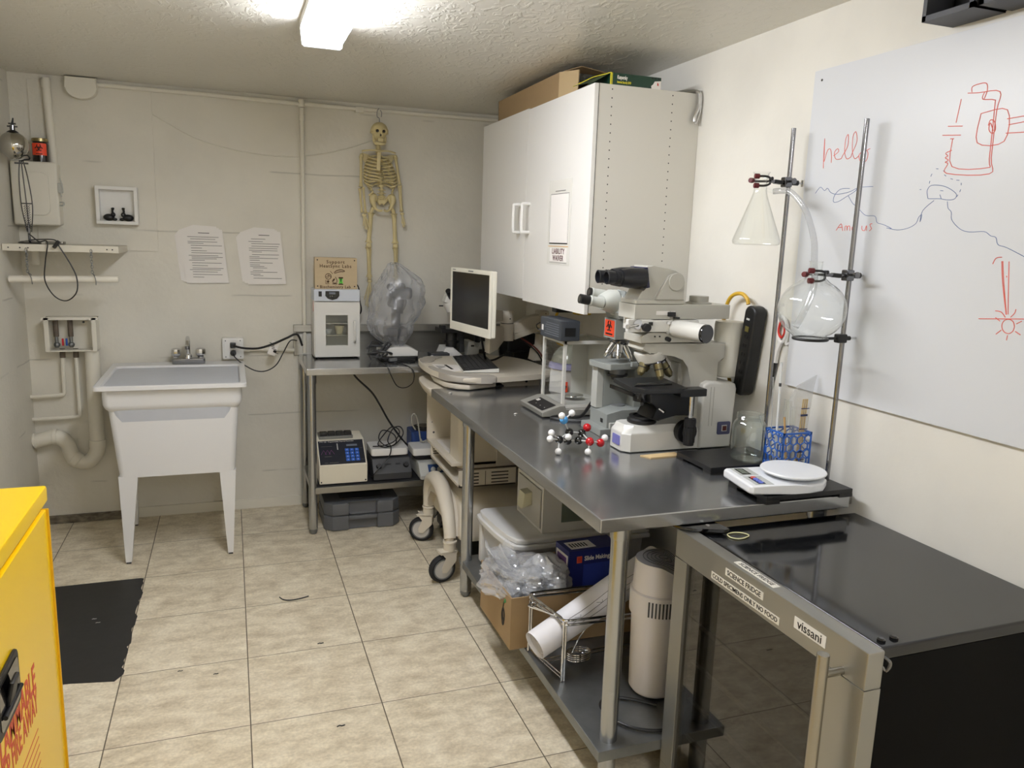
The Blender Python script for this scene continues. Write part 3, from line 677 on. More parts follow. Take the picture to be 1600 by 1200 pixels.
b = B().m(whitep).lathe([(0, 0), (.012, 0), (.024, .028), (.021, .028), (.01, .004), (0, .004)], (.98, .30, 1.102)); tag(b.build('bowl', origin=(.98, .3, 1.1)), 'small white bowl on the middle shelf inside the incubator', 'bowl')
b = B().m(whitep).lathe([(0, 0), (.03, 0), (.032, .04), (.029, .04), (.027, .004), (0, .004)], (1.015, .30, IZ0+.015)); tag(b.build('tub', origin=(1.015, .3, 1.0)), 'white tub on the floor of the incubator', 'tub')
(B().m(blackp).tube([(1.145, .38, 1.37), (1.155, .36, 1.395), (1.17, .35, 1.37), (1.175, .35, 1.30), (1.185, .35, 1.25), (1.18, .36, 1.22), (1.163, .40, 1.20)], .0035).build('power_cord', inc))

# wooden sign
t = thing('wooden_sign', 'laser-cut light wood sign box standing on top of the incubator', 'sign', (1.02, .27, IZ1))
wood = mat('birch_ply', 'c9b491', .55, var=.12, vscale=8, stretch=(1, 1, 5)); burnt = mat('laser_burn', '4a2f16', .7)
B().m(wood).box(.905, 1.145, .275, .34, IZ1, 1.555, .001).build('box', t)
b = B().m(wood).box(.903, 1.147, .268, .275, IZ1, 1.552)
b.m(ink)
for x in (.918, 1.132):
    for z in (1.54, 1.388): b.cyl((x, .2665, z), (x, .269, z), .004, n=10)
b.m(burnt)
ty = .2675
b.text('Support', .026, (1.022, ty, 1.529), (1, 0, 0), (0, 0, 1), .0006, bold=.0005, space=1.25)
b.text('HeatSync Labs', .026, (1.022, ty, 1.505), (1, 0, 0), (0, 0, 1), .0006, bold=.0005, space=1.2)
b.text('Biochemistry Lab', .022, (1.02, ty, 1.384), (1, 0, 0), (0, 0, 1), .0006, bold=.0005, space=1.15)
b.tube([(.98+.017*math.cos(a*.524), ty, 1.445+.017*math.sin(a*.524)) for a in range(12)], .0018, 5, 1, closed=True)
b.tube([(.967, ty, 1.442), (.985, ty, 1.452), (.993, ty, 1.44)], .0015, 5).tube([(.972, ty, 1.436), (.982, ty, 1.444), (.978, ty, 1.458)], .0015, 5)
b.ob((.998, ty, 1.468), (.003, .001, .022), (0, -40, 0))
b.tube([(1.012, ty, 1.467), (1.03, ty, 1.481), (1.055, ty, 1.486), (1.075, ty, 1.477), (1.055, ty, 1.474), (1.035, ty, 1.470), (1.015, ty, 1.463)], .002, 5)
for k in range(6): b.ob((1.025+.008*k, ty, 1.474+.006*math.sin((k+1)*.5)), (.0018, .001, .010), (0, 20, 0))
b.tube([(.965, ty, 1.425), (.965, ty, 1.402), (.985, ty, 1.402)], .0018, 5, smooth=False).ob((.978, ty, 1.415), (.012, .001, .014), (0, 25, 0))
b.tube([(1.012, ty, 1.432), (1.003, ty, 1.42), (1.008, ty, 1.409), (1.022, ty, 1.407), (1.03, ty, 1.417), (1.026, ty, 1.432), (1.02, ty, 1.443)], .0018, 5).ob((1.017, ty, 1.402), (.028, .001, .005)).ob((1.012, ty, 1.425), (.006, .001, .018), (0, 30, 0))
b.ob((1.052, ty, 1.438), (.026, .001, .008)).ob((1.052, ty, 1.40), (.028, .001, .006))
b.m(mat('green_glow', '5fc43c', .4, emis=.6)).tube([(1.041, ty+.0003, 1.432), (1.046, ty+.0003, 1.42), (1.041, ty+.0003, 1.405)], .0018, 5).tube([(1.063, ty+.0003, 1.432), (1.058, ty+.0003, 1.42), (1.063, ty+.0003, 1.405)], .0018, 5).ob((1.052, ty, 1.411), (.006, .001, .006))
b.m(mat('green_dark', '2f6e22', .4, emis=.1)).ob((1.052, ty+.0004, 1.419), (.018, .001, .03))
b.build('front_panel', t)

# bagged microscope on a white-topped base, with cables
t = thing('bagged_microscope', 'microscope wrapped in a cloudy plastic bag on the back bench', 'microscope', (1.37, .17, ZB))
B().m(blackp).prism(rrect(1.26, 1.485, .08, .30, .03), 'z', ZB, ZB+.025, .004).build('base', t)
B().m(whitep).prism([(1.263, ZB+.026), (1.480, ZB+.026), (1.480, ZB+.058), (1.425, ZB+.085), (1.315, ZB+.082), (1.263, ZB+.06)], 'y', .09, .28, .008).build('base_cover', t)
bm_ = mat('scope_dark', '1b1d25', .5)
B().m(bm_).cyl((1.37, .22, ZB+.08), (1.37, .22, 1.36), .028).ob((1.36, .18, 1.13), (.13, .12, .05), bev=.01).build('stand', t)
B().m(bm_).ob((1.385, .16, 1.36), (.13, .11, .07), bev=.02).ob((1.37, .18, 1.30), (.10, .09, .08), (0, 20, 0), .02).cyl((1.34, .16, 1.38), (1.315, .12, 1.40), .02).cyl((1.4, .16, 1.38), (1.385, .12, 1.405), .02).cyl((1.38, .15, 1.35), (1.38, .15, 1.24), .03, .02).build('head', t)
outl = [(1.035, .02, .015, 1.362), (1.055, .055, .04, 1.36), (1.08, .085, .07, 1.345), (1.12, .115, .09, 1.335), (1.18, .135, .1, 1.33), (1.24, .15, .11, 1.362), (1.30, .155, .11, 1.367), (1.35, .152, .11, 1.37), (1.40, .14, .1, 1.378), (1.44, .115, .09, 1.382), (1.475, .085, .07, 1.372), (1.505, .055, .05, 1.36), (1.525, .04, .035, 1.35), (1.535, .015, .015, 1.347)]
bagm = glass('cloudy_bag', (.86, .87, .9), .3, .05, .3, diff=.22)
outl2 = []
for (a, b2) in zip(outl, outl[1:]):
    for k in range(4): outl2.append(tuple(a[i]+(b2[i]-a[i])*k/4 for i in range(4)))
outl2.append(outl[-1])
rings = []
for zi, (z, rx, ry, cx) in enumerate(outl2):
    rg = []
    for k in range(84):
        a = 2*math.pi*k/84; v = Vector((math.cos(a)*1.2, math.sin(a)*1.2, z*5))
        n = NZ.noise(v*1.1)*.12 - abs(NZ.noise(v*1.7+Vector((3, 1, 0))))*.30 - abs(NZ.noise(v*4.1))*.06 + .10
        vor = NZ.voronoi(v*1.5)[0]; n += (vor[1]-vor[0])*.10
        s = 1 + n
        rg.append((cx + rx*s*math.cos(a), .17 + ry*s*math.sin(a), z + .012*NZ.noise(v*2)))
    rings.append(rg)
B().m(bagm).loft(rings).build('plastic_bag', t, ang=12)
tag(B().m(blackp).tube([(1.235, .02, ZB+.006), (1.25, -.06, ZB+.004), (1.262, -.125, ZB-.01), (1.275, -.135, .915), (1.31, -.135, .855), (1.36, -.135, .845), (1.40, -.135, .875), (1.405, -.135, .93), (1.385, -.125, ZB-.004), (1.36, -.08, ZB+.004), (1.33, -.03, ZB+.006)], .003).build('cable', origin=(1.33, -.1, ZB)), 'thin black cable drooping in a loop over the front edge of the back bench', 'cable')
random.seed(5)
b = B().m(dgray); 
for k in range(5):
    pts = []
    cx, cy = 1.235+random.uniform(-.015, .03), .06+random.uniform(-.02, .05)
    for a in range(7):
        q = a*.9+k; pts.append((cx+.05*math.cos(q)+.01*random.random(), cy+.045*math.sin(q), ZB+.012+.012*k+.025*abs(math.sin(q*.5+k))))
    b.tube(pts, .0055 if k % 2 else .0075, 8, 5)
b.tube([(1.20, .10, ZB+.01), (1.19, .12, ZB+.05), (1.21, .14, ZB+.11), (1.25, .15, ZB+.11), (1.28, .14, ZB+.07)], .0035).tube([(1.22, .04, ZB+.03), (1.26, .06, ZB+.08), (1.31, .12, ZB+.115)], .007).tube([(1.245, .03, ZB+.03), (1.28, .06, ZB+.075), (1.325, .12, ZB+.10)], .007)
tag(b.build('cable_bundle', origin=(1.24, .07, ZB)), 'grey and black tangled cable bundle between the incubator and the bagged microscope', 'cables')
b = B().m(blackp).tube([(1.29, .03, ZB+.006), (1.33, .00, ZB+.006), (1.38, .04, ZB+.008), (1.42, .01, ZB+.006), (1.45, .05, ZB+.008), (1.40, .06, ZB+.012), (1.34, .04, ZB+.012), (1.30, .05, ZB+.01)], .005)
b.m(mgray).ob((1.315, .02, ZB+.02), (.05, .02, .018), (0, 0, 20), .004)
tag(b.build('cable', origin=(1.36, .03, ZB)), 'flat black cable heap with a grey plug in front of the bagged microscope', 'cable')

# dark microscope behind the cart
t = thing('microscope', 'black and white student microscope behind the cart monitor', 'microscope', (1.68, .15, ZB))
b = B().m(whitep).prism([(1.63, ZB), (1.755, ZB), (1.755, ZB+.03), (1.70, ZB+.075), (1.65, ZB+.075), (1.63, ZB+.03)], 'y', .09, .25, .006); b.build('base', t)
B().m(blackp).cyl((1.70, .15, ZB+.07), (1.70, .15, ZB+.16), .035).cyl((1.7, .15, ZB+.10), (1.7, .15, ZB+.115), .045).build('condenser', t)
B().m(blackp).box(1.62, 1.79, .08, .24, ZB+.165, ZB+.19, .003).ob((1.63, .1, ZB+.2), (.03, .05, .025), bev=.003).build('stage', t)
B().m(dgray).box(1.76, 1.79, .17, .23, ZB+.03, ZB+.33, .008).build('arm', t)
B().m(wm).lathe([(0, 0), (.03, 0), (.05, .035), (.05, .06), (.03, .08), (0, .08)], (1.70, .15, ZB+.285)).ob((1.69, .15, ZB+.36), (.08, .08, .06), (0, 20, 0), .012).build('head', t)
for k in range(3):
    a = -1.2+k*1.1; B().m(chrome).cyl((1.70+.015*math.cos(a), .15+.015*math.sin(a), ZB+.29), (1.70+.038*math.cos(a), .15+.038*math.sin(a), ZB+.21), .013, .008).build('objective', t)
B().m(blackp).cyl((1.69, .12, ZB+.37), (1.65, .06, ZB+.42), .016).cyl((1.73, .12, ZB+.37), (1.69, .06, ZB+.42), .016).build('eyepiece', t)
B().m(blackp).cyl((1.615, .13, ZB+.325), (1.64, .13, ZB+.325), .004).build('lever', t)
b = B().m(dgray).box(1.545, 1.66, .03, .12, ZB, ZB+.05, .004).m(whitep).cyl((1.55, .028, ZB+.025), (1.55, .031, ZB+.025), .015)
tag(b.build('power_supply', origin=(1.6, .08, ZB)), 'small dark power box beside the student microscope base', 'power supply')
t = thing('instrument_base', 'grey-white instrument foot with square slots behind the keyboard', 'instrument', (1.90, .2, ZB))
b = B().m(lgray).prism([(1.80, ZB), (2.02, ZB), (2.01, ZB+.055), (1.955, ZB+.06), (1.95, ZB+.10), (1.90, ZB+.10), (1.88, ZB+.06), (1.86, ZB+.06), (1.85, ZB+.10), (1.815, ZB+.10)], 'y', .16, .30, .003).m(ink).ob((1.905, .158, ZB+.04), (.045, .004, .026)).ob((1.84, .158, ZB+.075), (.02, .004, .01)); b.build('body', t)
B().m(blackp).cyl((1.925, .23, ZB+.09), (1.925, .23, ZB+.24), .05).build('column', t)
b = B().m(blackp).ob((2.14, .16, ZB+.08), (.20, .16, .16), bev=.02).ob((2.09, .04, ZB+.03), (.12, .08, .05), (0, 0, 20), .01)
tag(b.build('black_case', origin=(2.12, .16, ZB)), 'black case in the dark corner of the back bench behind the monitor arm', 'case')

# ------------------------------------------------------------------ on the undershelf
ZS = .275
tag(B().m(rubber).box(.86, 1.62, -.085, .30, ZS, ZS+.006, .001).build('rubber_mat', origin=(1.24, .1, ZS)), 'black rubber mat on the lower shelf of the back bench', 'mat')
t = thing('thermal_controller', 'cream thermal controller with dark keypad panel on the lower shelf', 'controller', (1.01, .1, ZS))
z0 = ZS+.012
B().m(cream).prism([(-.075, z0), (-.078, z0+.105), (.065, z0+.222), (.22, z0+.232), (.25, z0+.2), (.25, z0)], 'x', .878, 1.152, .007).build('body', t)
s = Vector((0, .143, .117)).normalized(); nrm = Vector((0, -.117, .143)).normalized()
def onp(x, u, h=.001):
    p = Vector((x, -.078, z0+.105)) + s*u*.185 + nrm*h; return p
def slab(b, xa, xb, ua, ub, h): 
    A = [onp(xa, ua, 0), onp(xb, ua, 0), onp(xb, ub, 0), onp(xa, ub, 0)]; b.loft([[p for p in A], [p + nrm*h for p in A]]); return b
b = B().m(mat('dark_panel', '20222b', .35)); slab(b, .886, 1.142, .06, .96, .0015)
b.m(mat('key_blue', '2f66c8', .4))
for i in range(3):
    for j in range(4): slab(b, 1.034+i*.028, 1.056+i*.028, .15+j*.125, .245+j*.125, .004)
b.m(paper)
for i in range(3):
    for j in range(4): b.text('0123456789AB'[(3-j)*3+i], .011, onp(1.045+i*.028, .197+j*.125, .0045), (1, 0, 0), s, .0004)
b.m(mat('lcd_gray')); slab(b, 1.045, 1.106, .72, .79, .0022)
b.m(paper); b.text('PTC-100   Programmable Thermal Controller', .0105, onp(.895, .915, .002), (1, 0, 0), s, .0004, 'LEFT')
b.m(grayink)
slab(b, .90, .962, .74, .752, .002); slab(b, .915, .955, .345, .365, .002); slab(b, .912, .93, .11, .13, .002); slab(b, .94, .99, .11, .13, .002)
slab(b, 1.118, 1.135, .62, .63, .002); slab(b, 1.118, 1.135, .19, .2, .002)
b.m(lgray); slab(b, .99, .996, .60, .84, .002)
b.m(mat('magenta_line', '8d4a8c', .5))
for k in range(3): b.tube([onp(.897+k*.022, .44, .002), onp(.912+k*.022, .60, .002), onp(.927+k*.022, .44, .002)], .001, 4, smooth=False)
b.build('panel', t)
b = B().m(ink).cyl((.89, -.079, z0+.012), (.89, -.074, z0+.012), .004).cyl((1.14, -.08, z0+.012), (1.14, -.074, z0+.012), .004); b.build('screw', t)
b = B().m(galv).box(.895, 1.09, .075, .19, z0+.224, z0+.242, .002).m(blackp)
for k in range(4): b.box(.902+k*.047, .942+k*.047, .082, .125, z0+.243, z0+.262, .002)
b.build('sample_block', t)
t = thing('stirrer_hotplate', 'grey stirrer hotplate with white top plate and two knobs, middle of the lower shelf', 'stirrer', (1.30, .03, ZS))
B().m(dgray).prism([(-.07, ZS+.012), (-.075, ZS+.05), (-.02, ZS+.125), (.17, ZS+.135), (.18, ZS+.012)], 'x', 1.185, 1.415, .008).build('body', t)
B().m(whitep).prism(rrect(1.185, 1.405, -.01, .18, .02), 'z', ZS+.138, ZS+.182, .006).build('top_plate', t)
sv = Vector((0, .055, .075)).normalized(); nv = Vector((0, -.075, .055)).normalized()
for x in (1.222, 1.382):
    p = Vector((x, -.048, ZS+.088)); B().m(blackp).cyl(p, p+nv*.016, .017, .013).build('knob', t)
p = Vector((1.30, -.048, ZS+.088)); b = B().m(blackp)
for dx, w in ((-.025, .04), (.035, .028)):
    b.loft([[p+Vector((dx-w/2, 0, 0))+sv*.006, p+Vector((dx+w/2, 0, 0))+sv*.006, p+Vector((dx+w/2, 0, 0))+sv*.014, p+Vector((dx-w/2, 0, 0))+sv*.014], [q+nv*.0015 for q in (p+Vector((dx-w/2, 0, 0))+sv*.006, p+Vector((dx+w/2, 0, 0))+sv*.006, p+Vector((dx+w/2, 0, 0))+sv*.014, p+Vector((dx-w/2, 0, 0))+sv*.014)]])
b.build('display', t)
random.seed(9); b = B().m(blackp); zz = ZS+.19
b.tube([(1.20, .03, zz), (1.26, .0, zz+.01), (1.33, .02, zz+.03), (1.37, .09, zz+.07), (1.33, .12, zz+.09), (1.27, .08, zz+.05), (1.23, .03, zz+.01), (1.27, -.005, zz), (1.33, .0, zz+.02), (1.33, .05, zz+.06), (1.27, .09, zz+.08), (1.24, .06, zz+.04), (1.27, .02, zz+.005), (1.33, .04, zz), (1.39, .08, zz+.05), (1.38, .11, zz+.09), (1.33, .08, zz+.09), (1.29, .04, zz+.03), (1.30, -.01, zz), (1.28, -.06, zz-.04), (1.23, -.085, zz-.085), (1.19, -.09, zz-.13), (1.175, -.05, zz-.165)], .0035, 6)
b.build('power_cord', t)
t = thing('stirrer_hotplate', 'pale grey stirrer hotplate with blue control panel, partly behind the cart', 'stirrer', (1.56, 0, ZS))
B().m(lgray).prism([(-.125, ZS+.012), (-.13, ZS+.035), (-.07, ZS+.10), (.14, ZS+.115), (.15, ZS+.012)], 'x', 1.45, 1.66, .012).build('body', t)
B().m(whitep).prism(rrect(1.43, 1.585, -.03, .14, .02), 'z', ZS+.13, ZS+.175, .006).m(blackp).box(1.44, 1.60, -.035, .12, ZS+.112, ZS+.131, .003).build('top_plate', t)
pv = Vector((0, .06, .065)).normalized(); pn = Vector((0, -.065, .06)).normalized()
b = B().m(mat('navy_panel', '24406e', .4)); q = Vector((1.56, -.1, ZS+.068))
A = [q+Vector((-.055, 0, 0))-pv*.028, q+Vector((.09, 0, 0))-pv*.028, q+Vector((.09, 0, 0))+pv*.028, q+Vector((-.055, 0, 0))+pv*.028]
b.loft([A, [v+pn*.002 for v in A]]); b.build('control_panel', t)
for x in (1.532, 1.57, 1.608):
    p = Vector((x, -.105, ZS+.062)); B().m(lgray).cyl(p, p+pn*.014, .014).build('knob', t)
t = thing('blue_heater', 'blue block heater with a round black top, behind the pale stirrer', 'heater', (1.57, .28, ZS))
B().m(mat('deep_blue', '2d4680', .45)).prism(rrect(1.47, 1.68, .20, .36, .02), 'z', ZS+.001, ZS+.22, .006).m(blackp).cyl((1.57, .28, ZS+.22), (1.57, .28, ZS+.235), .075).m(dchrome).cyl((1.57, .28, ZS+.235), (1.57, .28, ZS+.24), .05).build('body', t)
tag(B().m(mat('pale_cable', '9a978c', .5)).tube([(1.505, .10, ZS+.18), (1.50, .12, ZS+.24), (1.49, .13, ZS+.31), (1.475, .13, ZS+.35), (1.455, .13, ZS+.34), (1.458, .13, ZS+.29), (1.48, .14, ZS+.25)], .005).tube([(1.505, .1, ZS+.2), (1.515, .09, ZS+.185), (1.56, .09, ZS+.2), (1.62, .1, ZS+.2)], .006).build('cable', origin=(1.49, .12, ZS+.18)), 'pale grey cable looping up beside the blue heater', 'cable')
tag(B().m(blackp).tube([(1.10, .25, .915), (1.13, .22, .85), (1.22, .2, .76), (1.27, .2, .68), (1.33, .2, .57), (1.42, .2, .44), (1.47, .18, .40), (1.5, .16, .36)], .006).build('cable', origin=(1.3, .2, .6)), 'long black cable slanting from under the back bench down to the lower shelf', 'cable')
# grey tool case on floor
t = thing('tool_case', 'dark grey moulded plastic case lying on the floor under the back bench', 'case', (1.13, .1, 0))
cs = mat('case_grey', '5d5f62', .55)
def caseo(z0, z1, ins=0):
    x0, x1, y0, y1 = .905+ins, 1.345-ins, -.085+ins, .26-ins
    return [(x0, y0+.05), (x0+.045, y0), (x0+.135, y0), (x0+.14, y0+.03), (x1-.14, y0+.03), (x1-.135, y0), (x1-.045, y0), (x1, y0+.05), (x1, y1-.03), (x1-.03, y1), (x0+.03, y1), (x0, y1-.03)]
B().m(cs).prism(caseo(0, 0), 'z', .003, .088, .006).build('lower_half', t)
B().m(cs).prism(caseo(0, 0, .002), 'z', .090, .165, .012).build('upper_half', t)
B().m(cs).prism(rrect(1.04, 1.21, -.084, -.064, .008), 'z', .062, .086, .005).build('handle', t)
B().m(dgray).box(1.0, 1.25, .0, .2, .165, .168, .001).build('lid_recess', t)

# ================================================================== SKELETON (hangs from ceiling pipe)
t = thing('skeleton', 'yellowed model skeleton hanging on the back wall between the pipe and the wall cabinet', 'skeleton', (1.30, .37, 1.31))
def S(cx, cy, dy=0): return (1.293+(cx-352)*.00099, .385-dy, 2.363-(cy-160)*.00096)
bonedk = mat('bone_brown_cord', '6b5936', .7)  # dark brown cord at the elbow
B().m(galv).tube([S(358, 185), S(358, 150), S(345, 140), S(345, 110), S(352, 95), (1.30, .40, 2.43)], .002).tube([S(370, 140), S(372, 115), S(364, 100)], .002).build('hook', t)
# skull
b = B().m(bone); sc = S(353, 228, .03)
def skull(u, v):
    a = u*2*math.pi; p = v*math.pi; x, y, z = math.sin(p)*math.cos(a), math.sin(p)*math.sin(a), math.cos(p)
    rx, ry, rz = .050, .058, .050
    if z < 0:
        rz = .062; rx *= 1 - .35*(-z); ry *= 1-.2*(-z)
    X, Y, Z = x*rx, y*ry, z*rz
    f = max(0, -y)
    for ex in (-.018, .018):
        d = math.hypot(X-ex, Z+.004)
        if f > 0 and d < .012: Y += .018*(1-(d/.012)**2)*f
    d = math.hypot(X*1.4, Z+.026)
    if f > 0 and d < .009: Y += .012*(1-(d/.009)**2)
    if abs(z) < .25 and abs(x) > .6: X *= 1.05
    return (sc[0]+X, sc[1]+Y, sc[2]+Z)
b.grid(skull, 48, 36)
b.m(ink)
for ex in (-.018, .018): b.ball((sc[0]+ex, sc[1]-.042, sc[2]-.004), .010, (1, .6, .95), 12)
b.ball((sc[0]+.001, sc[1]-.042, sc[2]-.027), .006, (.8, .6, 1.4), 8)
b.m(bone)
for sgn in (-1, 1): b.tube([(sc[0]+sgn*.028, sc[1]-.035, sc[2]-.018), (sc[0]+sgn*.047, sc[1]-.015, sc[2]-.014), (sc[0]+sgn*.050, sc[1]+.012, sc[2]-.01)], .0045, 6)
b.build('skull', t)
b = B().m(bone).tube([(sc[0]-.033, sc[1]+.0, sc[2]-.03), (sc[0]-.030, sc[1]-.01, sc[2]-.066), (sc[0]-.015, sc[1]-.045, sc[2]-.077), (sc[0]+.015, sc[1]-.045, sc[2]-.077), (sc[0]+.030, sc[1]-.01, sc[2]-.066), (sc[0]+.033, sc[1], sc[2]-.03)], .009, 8)
b.ob((sc[0], sc[1]-.043, sc[2]-.056), (.034, .012, .022), bev=.005); b.build('jaw', t)
b = B().m(bone); 
spine = [(350, 300), (352, 330), (352, 360), (356, 420), (362, 480), (368, 540), (372, 600), (374, 640)]
sp = catmull([S(x, y, .0) for x, y in spine], 8)
for i, p in enumerate(sp[::3]):
    r = .011+.008*(i/20); b.lathe([(0, -.006), (r, -.0065), (r*.8, 0), (r, .0065), (0, .006)], p, n=12); b.ob((p.x, p.y-.002, p.z), (r*3.2, .006, .005), bev=.002)
b.tube(sp, .008, 6, 1); b.build('spine', t)
b = B().m(bone)
for i in range(11):
    f = i/10; z = 2.363-(372+i*17-160)*.00096; w = (.045+.052*math.sin(min(1, f*1.5+.15)*1.57))*(1 if i < 9 else .85-(i-9)*.1)
    cx = 1.293+(352+i*1.8-352)*.00099
    for sgn in (-1, 1):
        drop = .022+.028*f; fr = .035 if i < 7 else .035*(1-(i-6)*.16)
        end = (cx+sgn*(.012 if i < 7 else .03+.012*(i-6)), .385-.065 if i < 7 else .385-.055+.012*(i-7), z-drop-(.01 if i < 7 else -.004+.008*(i-7)))
        b.tube([(cx+sgn*.008, .39, z), (cx+sgn*w*.55, .405, z-.004), (cx+sgn*w, .385, z-drop*.55), (cx+sgn*w*.78, .385-.045, z-drop), end], .0052, 6, 5)
b.ob(S(343, 412, .068), (.022, .007, .105), (0, 3, 0), .003); b.build('ribcage', t)
for sgn, nx in ((-1, 'left'), (1, 'right')):
    c = B().m(bone).tube([S(345, 350, .06), S(352+sgn*50, 347, .055), S(352+sgn*100, 352, .02)], .0055, 7)
    c.prism([(1.293+(352+sgn*a-352)*.00099, 2.363-(z-160)*.00096) for a, z in ((45, 372), (95, 358), (98, 380), (70, 440))], 'y', .398, .404, .001)
    c.build('shoulder_bones', t)
def longbone(b, p0, p1, r=.0065, k=1.8):
    r *= 1.3
    p0, p1 = Vector(p0), Vector(p1)
    b.tube([p0, p0.lerp(p1, .08), p0.lerp(p1, .2), p0.lerp(p1, .5), p0.lerp(p1, .8), p0.lerp(p1, .92), p1], lambda u: r*(1+(k-1)*(abs(u-.5)*2)**3.5), 8, 4)
    return b
def hand(b, w, d, spread, L=.075):
    w = Vector(w); d = Vector(d).normalized()
    b.ball(w+d*.008, .012, (1.1, .7, .8), 8)
    for k in range(5):
        q = (k-2)*spread; v = Vector((d.x*math.cos(q)-d.z*math.sin(q), 0, d.x*math.sin(q)+d.z*math.cos(q)))
        ln = L*(.75, .95, 1, .95, .8)[k]; v.y = -.12*(k % 2)
        b.tube([w+v*.012, w+v*ln*.45, w+v*ln*.5, w+v*ln*.75, w+v*ln], .0036, 5, 2)
arm1 = B().m(bone); longbone(arm1, S(249, 385), S(248, 565)); longbone(arm1, S(240, 578), S(250, 722, .02), .005); longbone(arm1, S(262, 570), S(272, 725, .02), .005); hand(arm1, S(262, 730, .02), (.22, 0, -1), .14, .095); arm1.ball(S(252, 378), .013, n=10); arm1.m(bonedk).tube([S(233, 578), S(250, 572), S(258, 560)], .002); arm1.build('arm', t)
arm2 = B().m(bone); longbone(arm2, S(458, 378), S(483, 540)); longbone(arm2, S(480, 548), S(491, 705, .02), .006); longbone(arm2, S(488, 545), S(496, 705, .01), .005); hand(arm2, S(495, 712, .02), (.14, 0, -1), .07, .088); arm2.ball(S(455, 372), .013, n=10); arm2.build('arm', t)
# pelvis
b = B().m(bone)
for sgn in (-1, 1):
    P = lambda a, z, d=0: S(374+sgn*a, z, d)
    rr = []
    path = [(8, 668, .0, .012, .01), (30, 640, .0, .02, .008), (52, 618, .02, .03, .008), (62, 640, .03, .028, .009), (55, 672, .035, .018, .012), (44, 695, .035, .012, .011), (25, 708, .045, .008, .008), (4, 704, .05, .006, .008)]
    b.tube([P(a, z, d) for a, z, d, _, _ in path], lambda u: .007+.013*math.exp(-((u-.38)/.2)**2), 10, 5)
    b.ball(P(54, 636, .015), .030, (.75, .35, 1.1), 14, Euler((0, -.35*sgn, .5*sgn)).to_matrix())
b.ob(S(374, 640), (.045, .014, .045), bev=.006)
b.build('pelvis', t)
lg = B().m(bone); longbone(lg, S(305, 722, .02), S(292, 905, .01), .0095, 2.0); longbone(lg, S(290, 935, .01), S(297, 1120), .008, 2.1); longbone(lg, S(305, 945, .0), S(303, 1115), .004, 1.4)
lg.tube([S(322, 690, .02), S(312, 700, .02), S(303, 730, .02)], .011, 8).ball(S(326, 686, .02), .013, n=10).ball(S(291, 922, .018), .017, (1, .8, 1.1), 12).ball(S(296, 1130, .01), .012, n=10)
hand(lg, S(298, 1140, .015), (-.08, 0, -1), .1, .165); lg.build('leg', t)
lg = B().m(bone); longbone(lg, S(445, 722, .02), S(456, 905, .01), .0095, 2.0); longbone(lg, S(457, 935, .01), S(462, 1120), .008, 2.1); longbone(lg, S(470, 945, .0), S(468, 1115), .004, 1.4)
lg.tube([S(426, 690, .02), S(438, 700, .02), S(447, 730, .02)], .011, 8).ball(S(424, 686, .02), .013, n=10).ball(S(456, 922, .018), .017, (1, .8, 1.1), 12).ball(S(463, 1130, .01), .012, n=10)
hand(lg, S(464, 1140, .015), (.05, 0, -1), .1, .13); lg.build('leg', t)

# ================================================================== WALL CABINET
t = thing('wall_cabinet', 'large white two-door cabinet hung high on the right wall', 'cabinet', (2.05, -.75, 1.40))
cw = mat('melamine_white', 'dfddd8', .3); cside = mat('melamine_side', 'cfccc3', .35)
KX, KY0, KY1, KZ0, KZ1 = 1.815, -1.485, -.05, 1.398, 2.308
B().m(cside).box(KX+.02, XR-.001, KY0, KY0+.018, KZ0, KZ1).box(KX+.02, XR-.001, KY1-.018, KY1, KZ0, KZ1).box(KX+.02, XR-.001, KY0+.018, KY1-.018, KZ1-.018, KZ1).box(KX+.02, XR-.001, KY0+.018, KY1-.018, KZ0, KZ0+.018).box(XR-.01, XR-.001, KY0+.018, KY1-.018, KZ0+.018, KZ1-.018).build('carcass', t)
mid = -.76
d1 = B().m(cw).box(KX-.002, KX+.016, KY0-.004, mid-.0015, KZ0-.006, KZ1-.001, .0015).build('door', t)
d2 = B().m(cw).box(KX-.002, KX+.016, mid+.0015, KY1, KZ0+.003, KZ1+.004, .0015).build('door', t)
for d, y in ((d1, mid-.06), (d2, mid+.06)):
    B().m(whitep).tube([(KX, y, 1.862), (KX-.035, y, 1.862), (KX-.042, y, 1.85), (KX-.042, y, 1.74), (KX-.035, y, 1.728), (KX, y, 1.728)], .0075, 8, 3).build('handle', d)
b = B().m(ink)
for k in range(27):
    for x in (1.892, 2.168):
        z = 2.29-.0335*k
        if z > KZ0+.02: b.cyl((x, KY0-.0004, z), (x, KY0+.002, z), .0028, n=8)
o = b.build('peg_hole', t); o['kind'] = 'stuff'
B().m(dgray).box(KX+.016, KX+.02, KY0, KY0+.003, KZ0, KZ1).build('edge_gap', t)
# notice on the door
t = thing('door_notice', 'white notice reading LIABILITY WAIVER taped on the cabinet door', 'notice', (KX, -1.19, 1.75))
X0 = KX-.0035
tape = mat('tape', 'dcdad3', .25)
B().m(tape).box(X0, X0+.001, -1.315, -1.065, 1.585, 1.955).build('clear_sheet', t)
b = B().m(paper).box(X0-.001, X0, -1.292, -1.088, 1.68, 1.895).m(ink)
for a in ((-1.292, -1.291, 1.68, 1.895), (-1.089, -1.088, 1.68, 1.895), (-1.292, -1.088, 1.893, 1.895), (-1.292, -1.088, 1.677, 1.682)): b.box(X0-.0015, X0-.0005, *a)
b.m(mat('tan_line', 'c99a55', .5)).box(X0-.001, X0, -1.3, -1.08, 1.665, 1.668)
b.build('printed_card', t)
b = B().m(paper).box(X0-.001, X0, -1.29, -1.10, 1.60, 1.66).m(mat('maroon_ink', '4a1018', .5))
